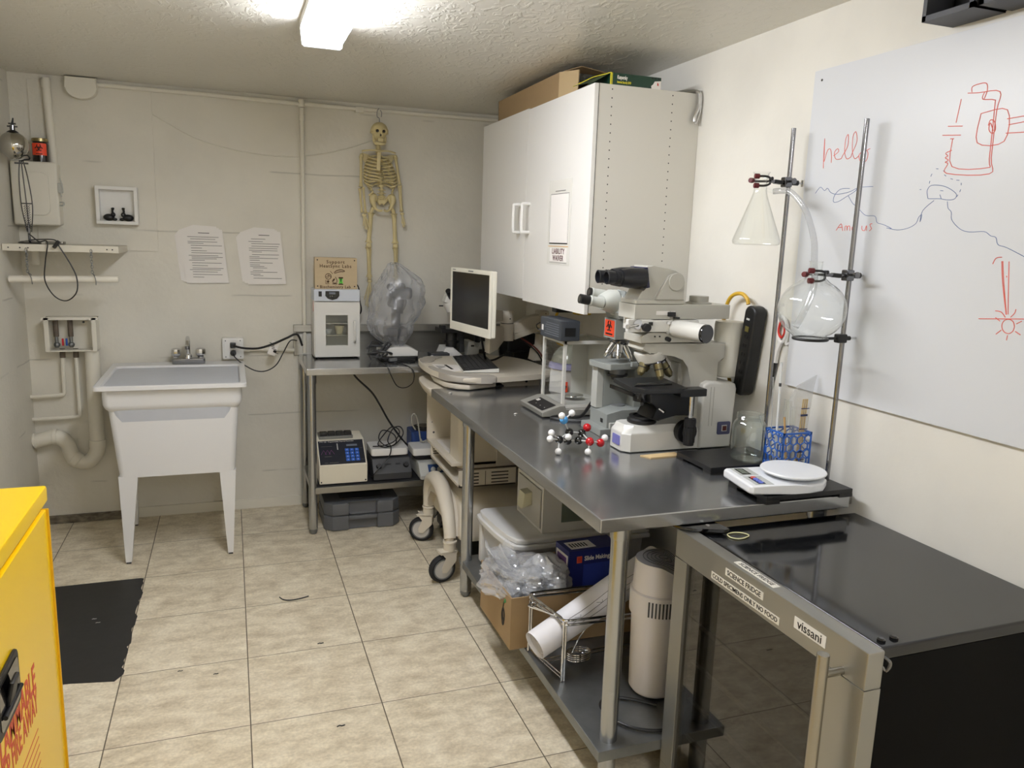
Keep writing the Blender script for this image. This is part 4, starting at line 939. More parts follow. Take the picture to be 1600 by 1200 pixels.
b.text('LIABILITY', .034, (X0-.0014, -1.195, 1.644), (0, -1, 0), (0, 0, 1), .0006, sx=.9, bold=.0006, space=1.1).text('WAIVER', .034, (X0-.0014, -1.195, 1.614), (0, -1, 0), (0, 0, 1), .0006, sx=.9, bold=.0006, space=1.1)
b.m(grayink).box(X0-.0014, X0, -1.25, -1.14, 1.905, 1.908).box(X0-.0014, X0, -1.29, -1.10, 1.594, 1.5955)
b.build('handwritten_card', t)

# things on top of the cabinet
ZK = KZ1+.0
t = thing('cardboard_box', 'long open cardboard box on top of the wall cabinet', 'box', (1.98, -.75, ZK))
bx = [1.84, 2.06, -1.06, -.22]
b = B().m(card)
b.box(bx[0], bx[1], bx[2], bx[3], ZK+.001, ZK+.005).box(bx[0], bx[0]+.004, bx[2], bx[3], ZK+.005, ZK+.118).box(bx[1]-.004, bx[1], bx[2], bx[3], ZK+.005, ZK+.118).box(bx[0], bx[1], bx[3]-.004, bx[3], ZK+.005, ZK+.10)
b.box(bx[0]+.004, bx[1]-.004, bx[2]+.15, bx[3], ZK+.114, ZK+.118)
b.build('carton', t)
b = B().m(cardd).loft([[(1.838, -1.06, ZK+.006), (1.842, -1.06, ZK+.006), (1.842, -1.06, ZK+.118), (1.838, -1.06, ZK+.118)], [(1.875, -1.185, ZK+.012), (1.879, -1.183, ZK+.012), (1.878, -1.19, ZK+.108), (1.874, -1.19, ZK+.108)]]); b.build('flap', t)
b = B().m(card).loft([[(1.86, -1.06, ZK+.122), (2.04, -1.06, ZK+.122), (2.04, -1.06, ZK+.125), (1.86, -1.06, ZK+.125)], [(1.90, -1.16, ZK+.128), (2.07, -1.15, ZK+.110), (2.07, -1.15, ZK+.113), (1.90, -1.16, ZK+.131)]]); b.build('flap', t)
B().m(card).box(2.055, 2.059, -1.18, -1.061, ZK+.01, ZK+.10, R=Euler((0, 0, .15)).to_matrix()).build('flap', t)
t = thing('software_box', 'dark green software box with yellow spine on top of the cabinet', 'box', (2.0, -1.44, ZK))
gr = mat('dark_green_print', '173a2c', .35)
B().m(gr).box(1.885, 2.115, -1.475, -1.27, ZK+.001, ZK+.047).build('body', t)
b = B().m(mat('yellow_print', 'd9cf3a', .4)).box(1.884, 1.8895, -1.4765, -1.4755, ZK+.001, ZK+.048).box(1.8915, 1.894, -1.4765, -1.4755, ZK+.001, ZK+.047)
b.text('Internet Security 2010', .0125, (1.915, -1.4765, ZK+.013), (1, 0, 0), (0, 0, 1), .0005, 'LEFT', sx=.55, bold=.0004)
b.m(paper).text('Kaspersky', .020, (1.915, -1.4765, ZK+.031), (1, 0, 0), (0, 0, 1), .0005, 'LEFT', sx=.55, bold=.0006)
b.m(paper).prism([(2.072, ZK+.001), (2.114, ZK+.001), (2.114, ZK+.034), (2.085, ZK+.03), (2.078, ZK+.018), (2.07, ZK+.012)], 'y', -1.4765, -1.4755).m(redink).text('k', .014, (2.10, -1.477, ZK+.02), (1, 0, 0), (0, 0, 1), .0005, bold=.0008).m(blackp)
for k in range(3): b.ball((2.075+.014*k, -1.4755, ZK+.042), .005, (1, .1, .7), 8)
b.build('front_print', t)
b = B().m(gr).loft([[(1.886, -1.472, ZK+.046), (1.887, -1.472, ZK+.046), (1.886, -1.31, ZK+.046), (1.885, -1.31, ZK+.046)], [(1.82, -1.46, ZK+.006), (1.821, -1.46, ZK+.006), (1.80, -1.30, ZK+.014), (1.799, -1.30, ZK+.014)]]).m(mat('yellow_print')).tube([(1.886, -1.474, ZK+.046), (1.86, -1.36, ZK+.045), (1.805, -1.295, ZK+.014)], .0016, 5, smooth=False)
b.build('open_flap', t)
b = B().m(chrome).tube([(2.20, -1.33, ZK+.008), (2.25, -1.43, ZK+.012), (2.28, -1.492, ZK+.006), (2.285, -1.502, ZK-.02), (2.281, -1.503, ZK-.06), (2.268, -1.503, ZK-.09), (2.266, -1.503, ZK-.115)], .0075, 10).tube([(2.24, -1.33, ZK+.008), (2.275, -1.42, ZK+.008), (2.291, -1.492, ZK+.002), (2.292, -1.503, ZK-.03), (2.290, -1.503, ZK-.08), (2.275, -1.503, ZK-.12), (2.268, -1.503, ZK-.115)], .005, 8)
tag(b.build('metal_tubing', origin=(2.27, -1.49, ZK)), 'shiny bent metal tube hooked over the rear corner of the cabinet', 'tube')

# ================================================================== CART with monitor
t = thing('medical_cart', 'cream rolling medical cart with work surface and casters between the two steel benches', 'cart', (1.65, -.6, 0))
cc = cream2; cg = mat('cart_grey_edge', 'aaa49a', .5)
# worktop
wt = [(1.425, -.20), (1.455, -.06), (1.55, .0), (1.80, .01), (1.97, -.03), (2.06, -.22), (2.07, -.52), (2.03, -.655), (1.70, -.735), (1.53, -.72), (1.455, -.60), (1.42, -.42)]
wts = [(v.x, v.y) for v in catmull([(a, b_, 0) for a, b_ in wt], 5, True)]
B().m(cc).prism(wts, 'z', .972, 1.0, .010, 3).build('work_surface', t)
hnd = catmull([(1.432, -.36, 0), (1.442, -.56, 0), (1.50, -.70, 0), (1.64, -.745, 0), (1.70, -.735, 0), (1.66, -.66, 0), (1.56, -.62, 0), (1.49, -.50, 0)], 5, True)
B().m(cg).prism([(v.x, v.y) for v in hnd], 'z', .969, 1.005, .010, 3).build('grip', t)
hnd2 = catmull([(1.435, -.24, 0), (1.452, -.08, 0), (1.53, -.01, 0), (1.60, -.03, 0), (1.54, -.10, 0), (1.50, -.20, 0)], 5, True)
B().m(cg).prism([(v.x, v.y) for v in hnd2], 'z', .969, 1.005, .010, 3).build('grip', t)
b = B().m(paper).prism([(1.47, -.28), (1.60, -.33), (1.61, -.5), (1.51, -.55), (1.468, -.42)], 'z', 1.0, 1.0012).m(ink).box(1.53, 1.545, -.47, -.32, 1.001, 1.0018)
for k in range(6): b.m(grayink).box(1.478+.008*k, 1.482+.008*k, -.44+.01*k, -.34-.004*k, 1.001, 1.0016)
b.build('printed_sheet', t)
# slide-out tray under the worktop
B().m(cc).prism([(1.44, -.45), (1.455, -.62), (1.50, -.69), (1.56, -.72), (1.72, -.66), (1.74, -.60), (1.70, -.2), (1.48, -.15)], 'z', .934, .962, .008).build('pull_tray', t)
B().m(paper).prism([(1.51, -.66), (1.62, -.67), (1.66, -.60), (1.55, -.58)], 'z', .9621, .9635).build('tray_label', t)
B().m(blackp).box(1.60, 1.86, -.55, -.12, .92, .971).box(1.70, 1.78, -.62, -.5, .90, .935, .003).build('slide_rails', t)
B().m(cc).box(1.78, 2.0, -.58, -.15, .885, .971, .008).build('side_box', t)
B().m(ink).cyl((1.92, -.583, .945), (1.92, -.578, .945), .007).build('bolt', t)
# rounded pedestal top
ring_ = lambda ins, z: [(v.x, v.y, z) for v in catmull([(1.395+ins, -.44, 0), (1.42+ins, -.20+-ins, 0), (1.50, -.13-ins, 0), (1.80, -.13-ins, 0), (1.88-ins, -.35, 0), (1.88-ins, -.55, 0), (1.80, -.61+ins, 0), (1.50, -.61+ins, 0), (1.41+ins, -.56+ins*.5, 0)], 5, True)]
B().m(cc).loft([ring_(.075, .83), ring_(.05, .845), ring_(.012, .87), ring_(0, .895), ring_(.0, .91), ring_(.02, .922)]).build('pedestal_top', t)
# body: open compartment on the left + rounded near wall
b = B().m(cc)
b.box(1.462, 1.90, -.235, -.222, .552, .85).box(1.462, 1.90, -.76, -.222, .552, .566).box(1.88, 1.90, -.77, -.222, .552, .85)
b.prism([(1.70, -.76)] + [(1.548 + .045*math.cos(math.radians(a)), -.715 + .045*math.sin(math.radians(a))) for a in range(270, 179, -15)] + [(1.503, -.58), (1.516, -.58), (1.516, -.70), (1.56, -.745), (1.70, -.745)], 'z', .535, .85)
b.box(1.70, 1.90, -.77, -.757, .54, .85).box(1.503, 1.90, -.76, -.222, .838, .85)
b.build('cabinet_body', t)
B().m(mat('brown_gasket', '6b5f50', .6)).box(1.50, 1.89, -.768, -.60, .517, .536, .008).build('trim_strip', t)
B().m(dgray).cyl((1.50, -.2355, .60), (1.50, -.2345, .60), .006).cyl((1.49, -.2355, .66), (1.49, -.2345, .66), .003).build('screw', t)
B().m(paper).box(1.50, 1.60, -.56, -.30, .567, .572).box(1.52, 1.62, -.50, -.36, .572, .575).build('paper_tray', t)
# vented lower box with slots
b = B().m(cc)
vx0, vx1, vy0, vy1, vz0, vz1 = 1.462, 1.76, -.895, -.32, .482, .566
b.box(vx0, vx1, vy0, vy1, vz0, vz0+.006).box(vx0, vx1, vy1-.008, vy1, vz0, vz1).box(vx0, vx1, vy0, vy0+.008, vz0, vz1).box(vx0, vx0+.008, vy0, vy1, vz0, vz0+.014)
b.build('vented_box', t)
b = B().m(ink)
for x in (1.50, 1.63):
    for k in range(4): b.box(x, x+(.065 if x < 1.6 else .09), vy0-.0006, vy0+.002, vz0+.014+k*.017, vz0+.020+k*.017)
b.box(1.598, 1.601, vy0-.0006, vy0+.002, vz0+.006, vz1-.006)
for k in range(5): b.box(1.475, 1.56, vy1-.0085, vy1-.0075, vz0+.018+k*.013, vz0+.023+k*.013)
b.build('vent_slot', t)['kind'] = 'stuff'
# base hood and curved leg
def hr(x0, x1, y0, y1, z, r): return [(x, y, z) for x, y in rrect(x0, x1, y0, y1, r, 4)]
B().m(cc).loft([hr(1.47, 2.06, -.94, -.30, .215, .05), hr(1.465, 2.06, -.94, -.30, .24, .05), hr(1.475, 2.05, -.92, -.31, .28, .05), hr(1.49, 2.02, -.88, -.33, .34, .06), hr(1.50, 1.98, -.82, -.36, .39, .07), hr(1.54, 1.94, -.74, -.42, .415, .07)]).build('base_hood', t)
B().m(blackp).box(1.50, 2.02, -.90, -.33, .10, .214, .01).cyl((1.62, -.905, .20), (1.62, -.885, .20), .03).build('base_plate', t)
b = B().m(cc)
pth = [(1.445, -.36, .215), (1.445, -.365, .30), (1.445, -.41, .375), (1.45, -.50, .41), (1.45, -.62, .40), (1.44, -.74, .36), (1.43, -.84, .30), (1.425, -.89, .22)]
b.tube(pth, lambda u: .036-.006*math.cos(u*6.28), 14)
b.prism([(-.36, .30), (-.40, .37), (-.50, .41), (-.62, .40), (-.74, .36), (-.84, .30), (-.89, .23), (-.84, .22), (-.78, .30), (-.68, .345), (-.55, .355), (-.46, .34), (-.41, .29), (-.39, .22)], 'x', 1.43, 1.50, .01)
b.build('curved_leg', t)
def caster(x, y, rz, fx=0):
    c = Matrix.Translation((x, y, 0)) @ Matrix.Rotation(math.radians(rz), 4, 'Z')
    b = B(c).m(rubber).lathe([(.040, -.016), (.060, -.017), (.069, -.010), (.071, 0), (.069, .010), (.060, .017), (.040, .016)], (-.03, 0, .071), Euler((math.pi/2, 0, 0)).to_matrix(), 32)
    w = b.build('wheel', t)
    b = B(c).m(mat('wheel_hub', 'b6b4b0', .4)).cyl((-.03, -.018, .071), (-.03, .018, .071), .046, n=28).m(mgray).lathe([(.047, -.0195), (.052, -.0195), (.052, .0195), (.047, .0195)], (-.03, 0, .071), Euler((math.pi/2, 0, 0)).to_matrix(), 28, closed=True)
    b.build('hub', w)
    b = B(c).m(cc)
    for s in (-1, 1): b.prism([(.035, .165), (.035, .11), (-.015, .055), (-.04, .058), (-.042, .085), (-.02, .13), (-.04, .155), (-.06, .165)], 'y', s*.024, s*.029, .001)
    b.box(-.05, .04, -.029, .029, .150, .166, .004).cyl((.01, 0, .16), (.01, 0, .205), .032, bev=.004).cyl((.01, 0, .2), (.01, 0, .212), .036, bev=.003).cyl((.01, 0, .21), (.01, 0, .24), .021)
    b.build('caster_fork', t)
caster(1.415, -.89, 10); caster(1.437, -.355, -25); caster(2.0, -.88, 30); caster(2.0, -.36, 60)
B().m(blackp).tube([(1.46, -.42, .16), (1.50, -.42, .2), (1.52, -.45, .14), (1.48, -.47, .12), (1.5, -.5, .18), (1.54, -.5, .2)], .006).build('brake_linkage', t)
# monitor arm
B().m(cc).cyl((2.145, -.2, 1.0), (2.145, -.2, 1.155), .035, .030).prism([(2.09, 1.0), (2.18, 1.0), (2.18, 1.09), (2.13, 1.09), (2.10, 1.06)], 'y', -.25, -.15, .006).build('arm_post', t)
a_ = B().m(cc).box(2.12, 2.18, -.24, -.16, 1.165, 1.29, .004).prism([(1.97, 1.215), (2.06, 1.255), (2.16, 1.28), (2.16, 1.20), (2.08, 1.17), (1.97, 1.14)], 'y', -.235, -.165, .006)
a_.prism([(1.97, 1.16), (2.12, 1.20), (2.12, 1.175), (1.97, 1.125)], 'y', -.245, -.155, .003)
a_.build('arm', t)
b = B().m(ink)
for z in (1.19, 1.25, 1.275): b.cyl((2.158, -.2415, z), (2.158, -.239, z), .003)
b.build('arm_screw', t)
B().m(cc).cyl((1.935, -.2, 1.117), (1.935, -.2, 1.215), .040).cyl((1.935, -.2, 1.218), (1.935, -.2, 1.288), .036, bev=.002).build('arm_joint', t)
B().m(blackp).cyl((1.935, -.2, 1.214), (1.935, -.2, 1.219), .037).cyl((1.94, -.237, 1.245), (1.94, -.234, 1.245), .004).build('joint_gap', t)
B().m(cc).loft([[(1.70, -.60, 1.10), (1.70, -.52, 1.10), (1.70, -.52, 1.26), (1.70, -.60, 1.26)], [(1.80, -.44, 1.10), (1.78, -.36, 1.10), (1.78, -.36, 1.22), (1.80, -.44, 1.22)], [(1.90, -.25, 1.12), (1.90, -.19, 1.12), (1.90, -.19, 1.20), (1.90, -.25, 1.20)]]).build('monitor_bracket', t)
B().m(cc).loft([[(1.68, -.50, 1.25), (1.68, -.44, 1.25), (1.68, -.44, 1.33), (1.68, -.50, 1.33)], [(1.90, -.22, 1.23), (1.90, -.17, 1.23), (1.90, -.17, 1.29), (1.90, -.22, 1.29)]]).build('upper_link', t)

# monitor
t = thing('monitor', 'cream-framed flat monitor with a dark screen on the cart arm', 'monitor', (1.62, -.54, 1.2))
P0 = Vector((1.572, -.275, 0)); P1 = Vector((1.643, -.765, 0)); ux = (P1-P0).normalized(); un = Vector((ux.y, -ux.x, 0))   # un faces the viewer side
if un.x > 0: un = -un
uw = (P1-P0).length
zb, zt = 1.198, 1.534
def mon(u, z, d): return P0 + ux*u + un*d + Vector((0, 0, z))
Mm = Matrix(((ux.x, -un.x, 0, P0.x), (ux.y, -un.y, 0, P0.y), (0, 0, 1, zb), (0, 0, 0, 1)))   # local: x along width, y away from viewer, z up
hm = zt-zb
b = B(Mm).m(mat('monitor_cream', 'e4e1d3', .4))
b.box(0, uw, 0, .012, 0, .046, .004).box(0, uw, 0, .012, hm-.022, hm, .004).box(0, .018, 0, .012, .04, hm-.018, .003).box(uw-.020, uw, 0, .012, .04, hm-.018, .003)
b.m(mgray).box(.23, .29, -.0006, .001, hm-.014, hm-.008).box(.03, .07, -.0006, .001, hm-.012, hm-.008)
b.build('bezel', t)
B(Mm).m(mat('monitor_cream')).box(.001, uw-.001, .010, .038, .001, hm-.001, .008, 3).build('back_shell', t)
B(Mm).m(mat('screen_black', '0b0b0a', .22)).box(.017, uw-.019, .004, .009, .044, hm-.020).build('screen', t)
t = thing('keyboard', 'black slim keyboard with silver edge lying on the cart work surface', 'keyboard', (1.695, -.36, 1.0), 0)
Mk = Matrix.Translation((1.695, -.355, 1.003)) @ Matrix.Rotation(math.radians(-9), 4, 'Z')
B(Mk).m(mat('silver_edge', 'cfcfc9', .35)).prism([(-.095, 0), (.095, .0), (.095, .022), (-.095, .008)], 'y', -.255, .255, .002).build('case', t)
b = B(Mk).m(blackp).prism([(-.092, .0085), (.092, .022), (.092, .024), (-.092, .0105)], 'y', -.252, .252)
b.build('deck', t)
b = B(Mk).m(mat('key_black', '26272a', .5))
for i in range(6):
    for j in range(17 if i else 4):
        wy = .026 if i else (.026 if j != 1 else .12)
        if i: y0 = -.245+j*.0288; y1 = y0+.026
        else: y0, y1 = ((-.245, -.20), (-.19, -.05), (-.04, .08), (.1, .24))[j]
        x = -.080+i*.026; z = .0105+(x+.092)*.0734
        b.box(x, x+.023, y0, y1, z, z+.004, .001, 1)
b.build('key', t)['kind'] = 'stuff'
tag(B().m(blackp).tube([(1.70, -.45, 1.18), (1.74, -.38, 1.08), (1.79, -.28, 1.02), (1.86, -.2, 1.004), (1.95, -.12, 1.02)], .006).build('cable', origin=(1.8, -.3, 1.05)), 'black cable hanging behind the monitor onto the cart surface', 'cable')
b = B().m(mat('dark_red_cable', '5a1f18', .5)).tube([(2.0, -.12, 1.15), (2.05, -.2, 1.115), (2.09, -.29, 1.075), (2.12, -.33, 1.02), (2.13, -.34, .965)], .005).m(blackp).tube([(1.99, -.1, 1.15), (2.05, -.19, 1.105), (2.085, -.29, 1.065), (2.11, -.33, 1.01), (2.12, -.34, .965)], .004).ob((2.0, -.1, 1.14), (.05, .03, .03), (0, 30, 0), .004)
tag(b.build('cable', origin=(2.08, -.2, 1.0)), 'dark red and black cables draped beside the monitor arm post', 'cable')

# ================================================================== MAIN BENCH
ZT = .93
mbench = steel_table('steel_table', 'long stainless steel bench on round legs carrying the big microscopes', 1.385, 2.258, -2.575, -.625, ZT, .042,
    [(1.455, -1.075), (1.49, -2.50), (2.2, -1.075), (2.2, -2.50)], (1.432, 2.24, -2.553, -1.03, .185), None, .027, shm=galv)

for (x, y), lb in (((1.44, -.76), 'leftmost white speck near the far corner of the steel bench'), ((1.60, -1.27), 'white speck in the open area of the steel bench, left of the balance panel')):
    o = B().m(paper).tube([(x, y, ZT+.002), (x+.008, y-.004, ZT+.004), (x+.016, y+.002, ZT+.002)], .0022, 6).build('paper_scrap', origin=(x, y, ZT)); tag(o, lb, 'paper scrap', 'specks on the steel bench')
# ---------- large research microscope (long axis along x, eyepieces towards -x)
sg = mat('scope_grey', 'b6b4aa', .42); sgd = mat('scope_darker_grey', 'a5a39a', .42); sw = mat('scope_white', 'd6d5cf', .35)  # middle one: darker grey for seams, port cap and focus rack
t = thing('research_microscope', 'large grey and white research microscope with black eyepieces, nearest of the microscopes', 'microscope', (2.0, -1.9, ZT))
YA, YN = -1.825, -1.975
def outline_base(i=0):
    return [(1.775+i, -1.86), (1.775+i, -1.945+i), (1.80+i, -1.972+i), (2.11, -1.972+i), (2.11, YA-i), (1.80+i, YA-i)]
b = B().m(sw)
def rb(i, z, zf=None): return [(x, y, (zf if (zf and x < 1.9) else z)) for x, y in outline_base(i)]
b.loft([rb(0, ZT+.004), rb(0, ZT+.068), rb(.004, ZT+.076), rb(.012, ZT+.082), rb(.02, ZT+.098)])
b.build('base', t)
B().m(mat('lilac_badge', '7d7cc0', .4)).prism(rrect(-1.935, -1.88, ZT+.022, ZT+.058, .003), 'x', 1.772, 1.776).build('badge', t)
B().m(blackp).lathe([(0, 0), (.05, 0), (.055, .004), (.055, .014), (.048, .02), (.048, .028), (.034, .03), (.034, .024), (0, .024)], (1.878, -1.905, ZT+.098), n=36).build('field_lens', t)
# column with rounded rear power box
b = B().m(sg)
b.prism([(2.03, ZT+.01), (2.20, ZT+.01), (2.16, 1.20), (2.155, 1.262), (2.188, 1.27), (2.19, 1.33), (1.845, 1.335), (1.835, 1.31), (1.87, 1.292), (1.97, 1.29), (2.01, 1.275), (2.035, 1.245), (2.045, 1.19), (2.05, 1.0)], 'y', -1.955, -1.835, .006)
b.build('stand', t)
B().m(sw).prism([(v[0], v[1]) for v in [(2.085, ZT+.003), (2.225, ZT+.003), (2.235, 1.16), (2.228, 1.178), (2.212, 1.186), (2.11, 1.19), (2.09, 1.18), (2.085, 1.17)]], 'y', -1.985, -1.82, .010, 3).build('power_housing', t)
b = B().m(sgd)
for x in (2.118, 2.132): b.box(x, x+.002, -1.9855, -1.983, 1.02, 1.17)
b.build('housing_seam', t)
B().m(mat('switch_plate', '4c4f72', .4)).prism(rrect(2.158, 2.215, .985, 1.035, .006), 'y', -1.989, -1.985, .001).build('switch_plate', t)
B().m(sw).box(2.176, 2.198, -1.992, -1.988, .998, 1.022).m(mat('dark_red_switch', '5e1f1a', .3)).box(2.179, 2.195, -1.994, -1.991, 1.001, 1.019).build('power_switch', t)
# turret and objectives
tc = Vector((1.905, -1.895, 1.285)); td = Vector((-.16, 0, -1)).normalized()
q = Vector((0, 0, -1)).rotation_difference(td).to_matrix()
Tm = (Matrix.Rotation(math.radians(-14), 3, 'Y'))
B().m(sw).lathe([(0, 0), (.060, 0), (.062, -.008), (.052, -.038), (.05, -.044), (0, -.05)], (1.90, -1.895, 1.302), Tm, 28).m(ink).lathe([(.0525, -.039), (.0535, -.0415), (.0525, -.044)], (1.90, -1.895, 1.302), Tm, 28).build('nosepiece', t)
objm = mat('objective_olive', '7d7455', .28, .7)
for k, (dx, dy, L) in enumerate(((-.028, -.01, .045), (.012, -.038, .055), (.05, -.012, .06), (.01, .035, .04))):
    p0 = Vector((1.90+dx*.9, -1.895+dy, 1.262)); d = Vector((dx*1.0, dy*.6, -.075 if k < 3 else -.07)).normalized()
    b = B().m(dchrome).cyl(p0, p0+d*.008, .0165).m(objm).cyl(p0+d*.008, p0+d*L, .0165, .015).m(objm).cyl(p0+d*L, p0+d*(L+.012), .014, .008).m(blackp).cyl(p0+d*(L*.5), p0+d*(L*.5+.004), .017)
    b.build('objective', t)
# illuminator block
B().m(sg).prism([(1.822, 1.336), (2.10, 1.336), (2.10, 1.352), (2.06, 1.374), (1.85, 1.374), (1.822, 1.36)], 'y', -1.965, -1.83, .004).build('intermediate_tube', t)
B().m(sw).box(1.815, 2.055, -1.97, -1.83, 1.376, 1.42, .004).build('illuminator', t)
b = B().m(sw).prism(rrect(1.765, 1.86, 1.376, 1.422, .004), 'y', -1.965, -1.945, .001).m(chrome).cyl((1.80, -1.966, 1.405), (1.80, -1.974, 1.405), .017).cyl((1.745, -2.0, 1.400), (1.80, -1.972, 1.402), .005).cyl((1.742, -2.001, 1.400), (1.75, -1.998, 1.4), .008)
b.build('filter_slider', t)
B().m(blackp).cyl((1.832, -1.965, 1.394), (1.832, -1.988, 1.394), .015, bev=.002).build('knob', t)
B().m(blackp).ob((1.852, -1.9715, 1.407), (.016, .003, .012)).build('dial_window', t)
B().m(blackp).ob((1.935, -1.972, 1.441), (.028, .014, .016), bev=.002).build('shutter_lever', t)
B().m(blackp).ob((1.955, -1.974, 1.428), (.022, .012, .006), bev=.001).build('shutter_lever', t)
B().m(blackp).cyl((1.925, -1.966, 1.352), (1.925, -1.985, 1.35), .008).build('knob', t)
b = B().m(ink)
for x in (1.875, 1.895): b.cyl((x, -1.9655, 1.36), (x, -1.968, 1.36), .003)
b.build('set_screw', t)
# lamp house tube pointing to the right and towards the viewer
l0, l1 = Vector((1.958, -1.955, 1.39)), Vector((1.999, -2.10, 1.385))
B().m(sg).cyl((1.952, -1.93, 1.392), l0, .038).cyl(l0, l0+(l1-l0)*.06, .038, .034).build('lamp_mount', t)
B().m(sw).cyl(l0+(l1-l0)*.06, l1, .0325).build('lamp_housing', t)
B().m(blackg).cyl(l1-(l1-l0)*.04, l1+(l1-l0)*.05, .0335, bev=.003).build('lamp_cap', t)
b = B().m(chrome)
for z in (1.41, 1.375): b.cyl((1.922, -1.968, z), (1.922, -1.978, z), .006)
b.build('mount_screw', t)
# horizontal extension head
B().m(sg).box(1.788, 2.188, -1.965, -1.84, 1.422, 1.475, .003).build('extension_head', t)
b = B().m(paper).box(1.875, 1.93, -1.9662, -1.9645, 1.438, 1.452).box(1.934, 1.952, -1.9662, -1.9645, 1.438, 1.452); b.build('name_plate', t)
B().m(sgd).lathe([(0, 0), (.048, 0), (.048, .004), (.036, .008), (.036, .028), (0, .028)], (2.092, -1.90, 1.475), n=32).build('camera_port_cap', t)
# trinocular head
b = B().m(sg)
b.box(1.792, 1.992, -1.962, -1.842, 1.476, 1.492, .003)
b.prism([(1.80, 1.49), (1.985, 1.49), (1.985, 1.56), (1.975, 1.585), (1.95, 1.60), (1.86, 1.612), (1.835, 1.612), (1.83, 1.60), (1.845, 1.535), (1.82, 1.525)], 'y', -1.955, -1.85, .005)
b.build('eyepiece_head', t)
B().m(sg).prism([(1.87, 1.492), (1.985, 1.492), (1.985, 1.56), (1.97, 1.583), (1.945, 1.59), (1.92, 1.58)], 'y', -1.966, -1.956, .003).cyl((1.948, -1.958, 1.557), (1.948, -1.972, 1.557), .032, n=36, bev=.003).m(sgd).lathe([(.032, 0), (.0335, .0), (.0335, .002), (.032, .002)], (1.948, -1.966, 1.557), Matrix.Rotation(math.radians(90), 3, 'X'), 36, closed=True).tube([(1.858, -1.9665, 1.495), (1.90, -1.9665, 1.56), (1.918, -1.9665, 1.583)], .0012, 5).build('tilt_pivot', t)
B().m(mat('dark_blue_plate', '2e3150', .4)).prism([(1.822, 1.605), (1.834, 1.607), (1.848, 1.535), (1.836, 1.533)], 'y', -1.958, -1.848, .002).build('head_plate', t)
bl = mat('eyepiece_black', '1a1b1f', .28)
b = B().m(bl)
for y in (-1.945, -1.875):
    b.loft([[(1.83, y+a*.030, 1.57+c*.034) for a, c in [(math.cos(k*math.pi/8), math.sin(k*math.pi/8)) for k in range(16)]],
            [(1.77, y+a*.033, 1.567+c*.036) for a, c in [(math.cos(k*math.pi/8), math.sin(k*math.pi/8)) for k in range(16)]],
            [(1.735, y+a*.028, 1.567+c*.030) for a, c in [(math.cos(k*math.pi/8), math.sin(k*math.pi/8)) for k in range(16)]]])
b.ob((1.80, -1.91, 1.567), (.06, .07, .05), bev=.008)
b.build('binocular_body', t)
for y in (-1.945, -1.875):
    b = B().m(bl)
    c = Vector((1.738, y, 1.567)); d = Vector((-1, 0, .02))
    b.cyl(c, c+d*.03, .024, .023); 
    for k in range(3): b.cyl(c+d*(.008+.008*k), c+d*(.011+.008*k), .0255)
    b.lathe([(.023, 0), (.024, .028), (.020, .030), (.017, .012), (.0, .012)], c+d*.03, Matrix.Rotation(math.radians(-90), 3, 'Y'), 24).m(dchrome).cyl(c+d*.04, c+d*.043, .012)
    b.build('eyepiece', t)
# stage
stg = mat('stage_black', '1d1e20', .3)
B().m(stg).prism([(1.775, -1.99), (1.80, -2.05), (1.945, -2.06), (1.98, -2.04), (2.0, -1.85), (1.98, -1.815), (1.80, -1.81)], 'z', 1.165, 1.183, .003).build('stage', t)
B().m(stg).box(1.945, 2.055, -2.055, -2.0, 1.15, 1.178, .003).m(ink).cyl((2.04, -2.0565, 1.164), (2.04, -2.054, 1.164), .004).build('stage_arm', t)
b = B().m(blackg).box(1.79, 1.945, -1.995, -1.99, 1.184, 1.192, .002).box(1.83, 1.90, -1.97, -1.93, 1.1835, 1.1845).box(1.775, 1.782, -2.04, -1.83, 1.150, 1.163).box(1.77, 1.80, -2.02, -2.0, 1.155, 1.168); b.build('specimen_clip', t)
B().m(stg).prism([(1.86, 1.165), (2.03, 1.165), (2.05, 1.14), (2.05, 1.06), (1.97, 1.075), (1.90, 1.05), (1.865, 1.06), (1.90, 1.10), (1.86, 1.12)], 'y', -1.99, -1.88, .006).build('substage', t)
B().m(stg).cyl((1.865, -1.92, 1.163), (1.865, -1.92, 1.115), .04, .034).cyl((1.82, -2.0, 1.12), (1.86, -1.93, 1.125), .006).build('condenser', t)
B().m(chrome).cyl((1.895, -2.0, 1.10), (1.905, -2.02, 1.09), .006).build('centering_screw', t)
B().m(chrome).cyl((2.005, -2.03, 1.15), (2.008, -2.03, 1.055), .008).build('drive_shaft', t)
b = B().m(rubber).cyl((2.008, -2.03, 1.065), (2.008, -2.03, 1.035), .021).cyl((2.008, -2.03, 1.032), (2.008, -2.03, .965), .021, .019)
for k in range(12): b.cyl((2.008+.0205*math.cos(k*.5236), -2.03+.0205*math.sin(k*.5236), 1.06), (2.008+.0195*math.cos(k*.5236), -2.03+.0195*math.sin(k*.5236), .975), .002, n=5)
b.build('stage_drive_knob', t)
B().m(blackp).cyl((2.02, -1.97, 1.005), (2.02, -2.0, 1.005), .043, bev=.004).cyl((2.02, -2.0, 1.005), (2.02, -2.012, 1.005), .026, bev=.003).build('focus_knob', t)
B().m(sgd).box(2.025, 2.048, -1.90, -1.84, 1.05, 1.25, .003).build('focus_rack', t)

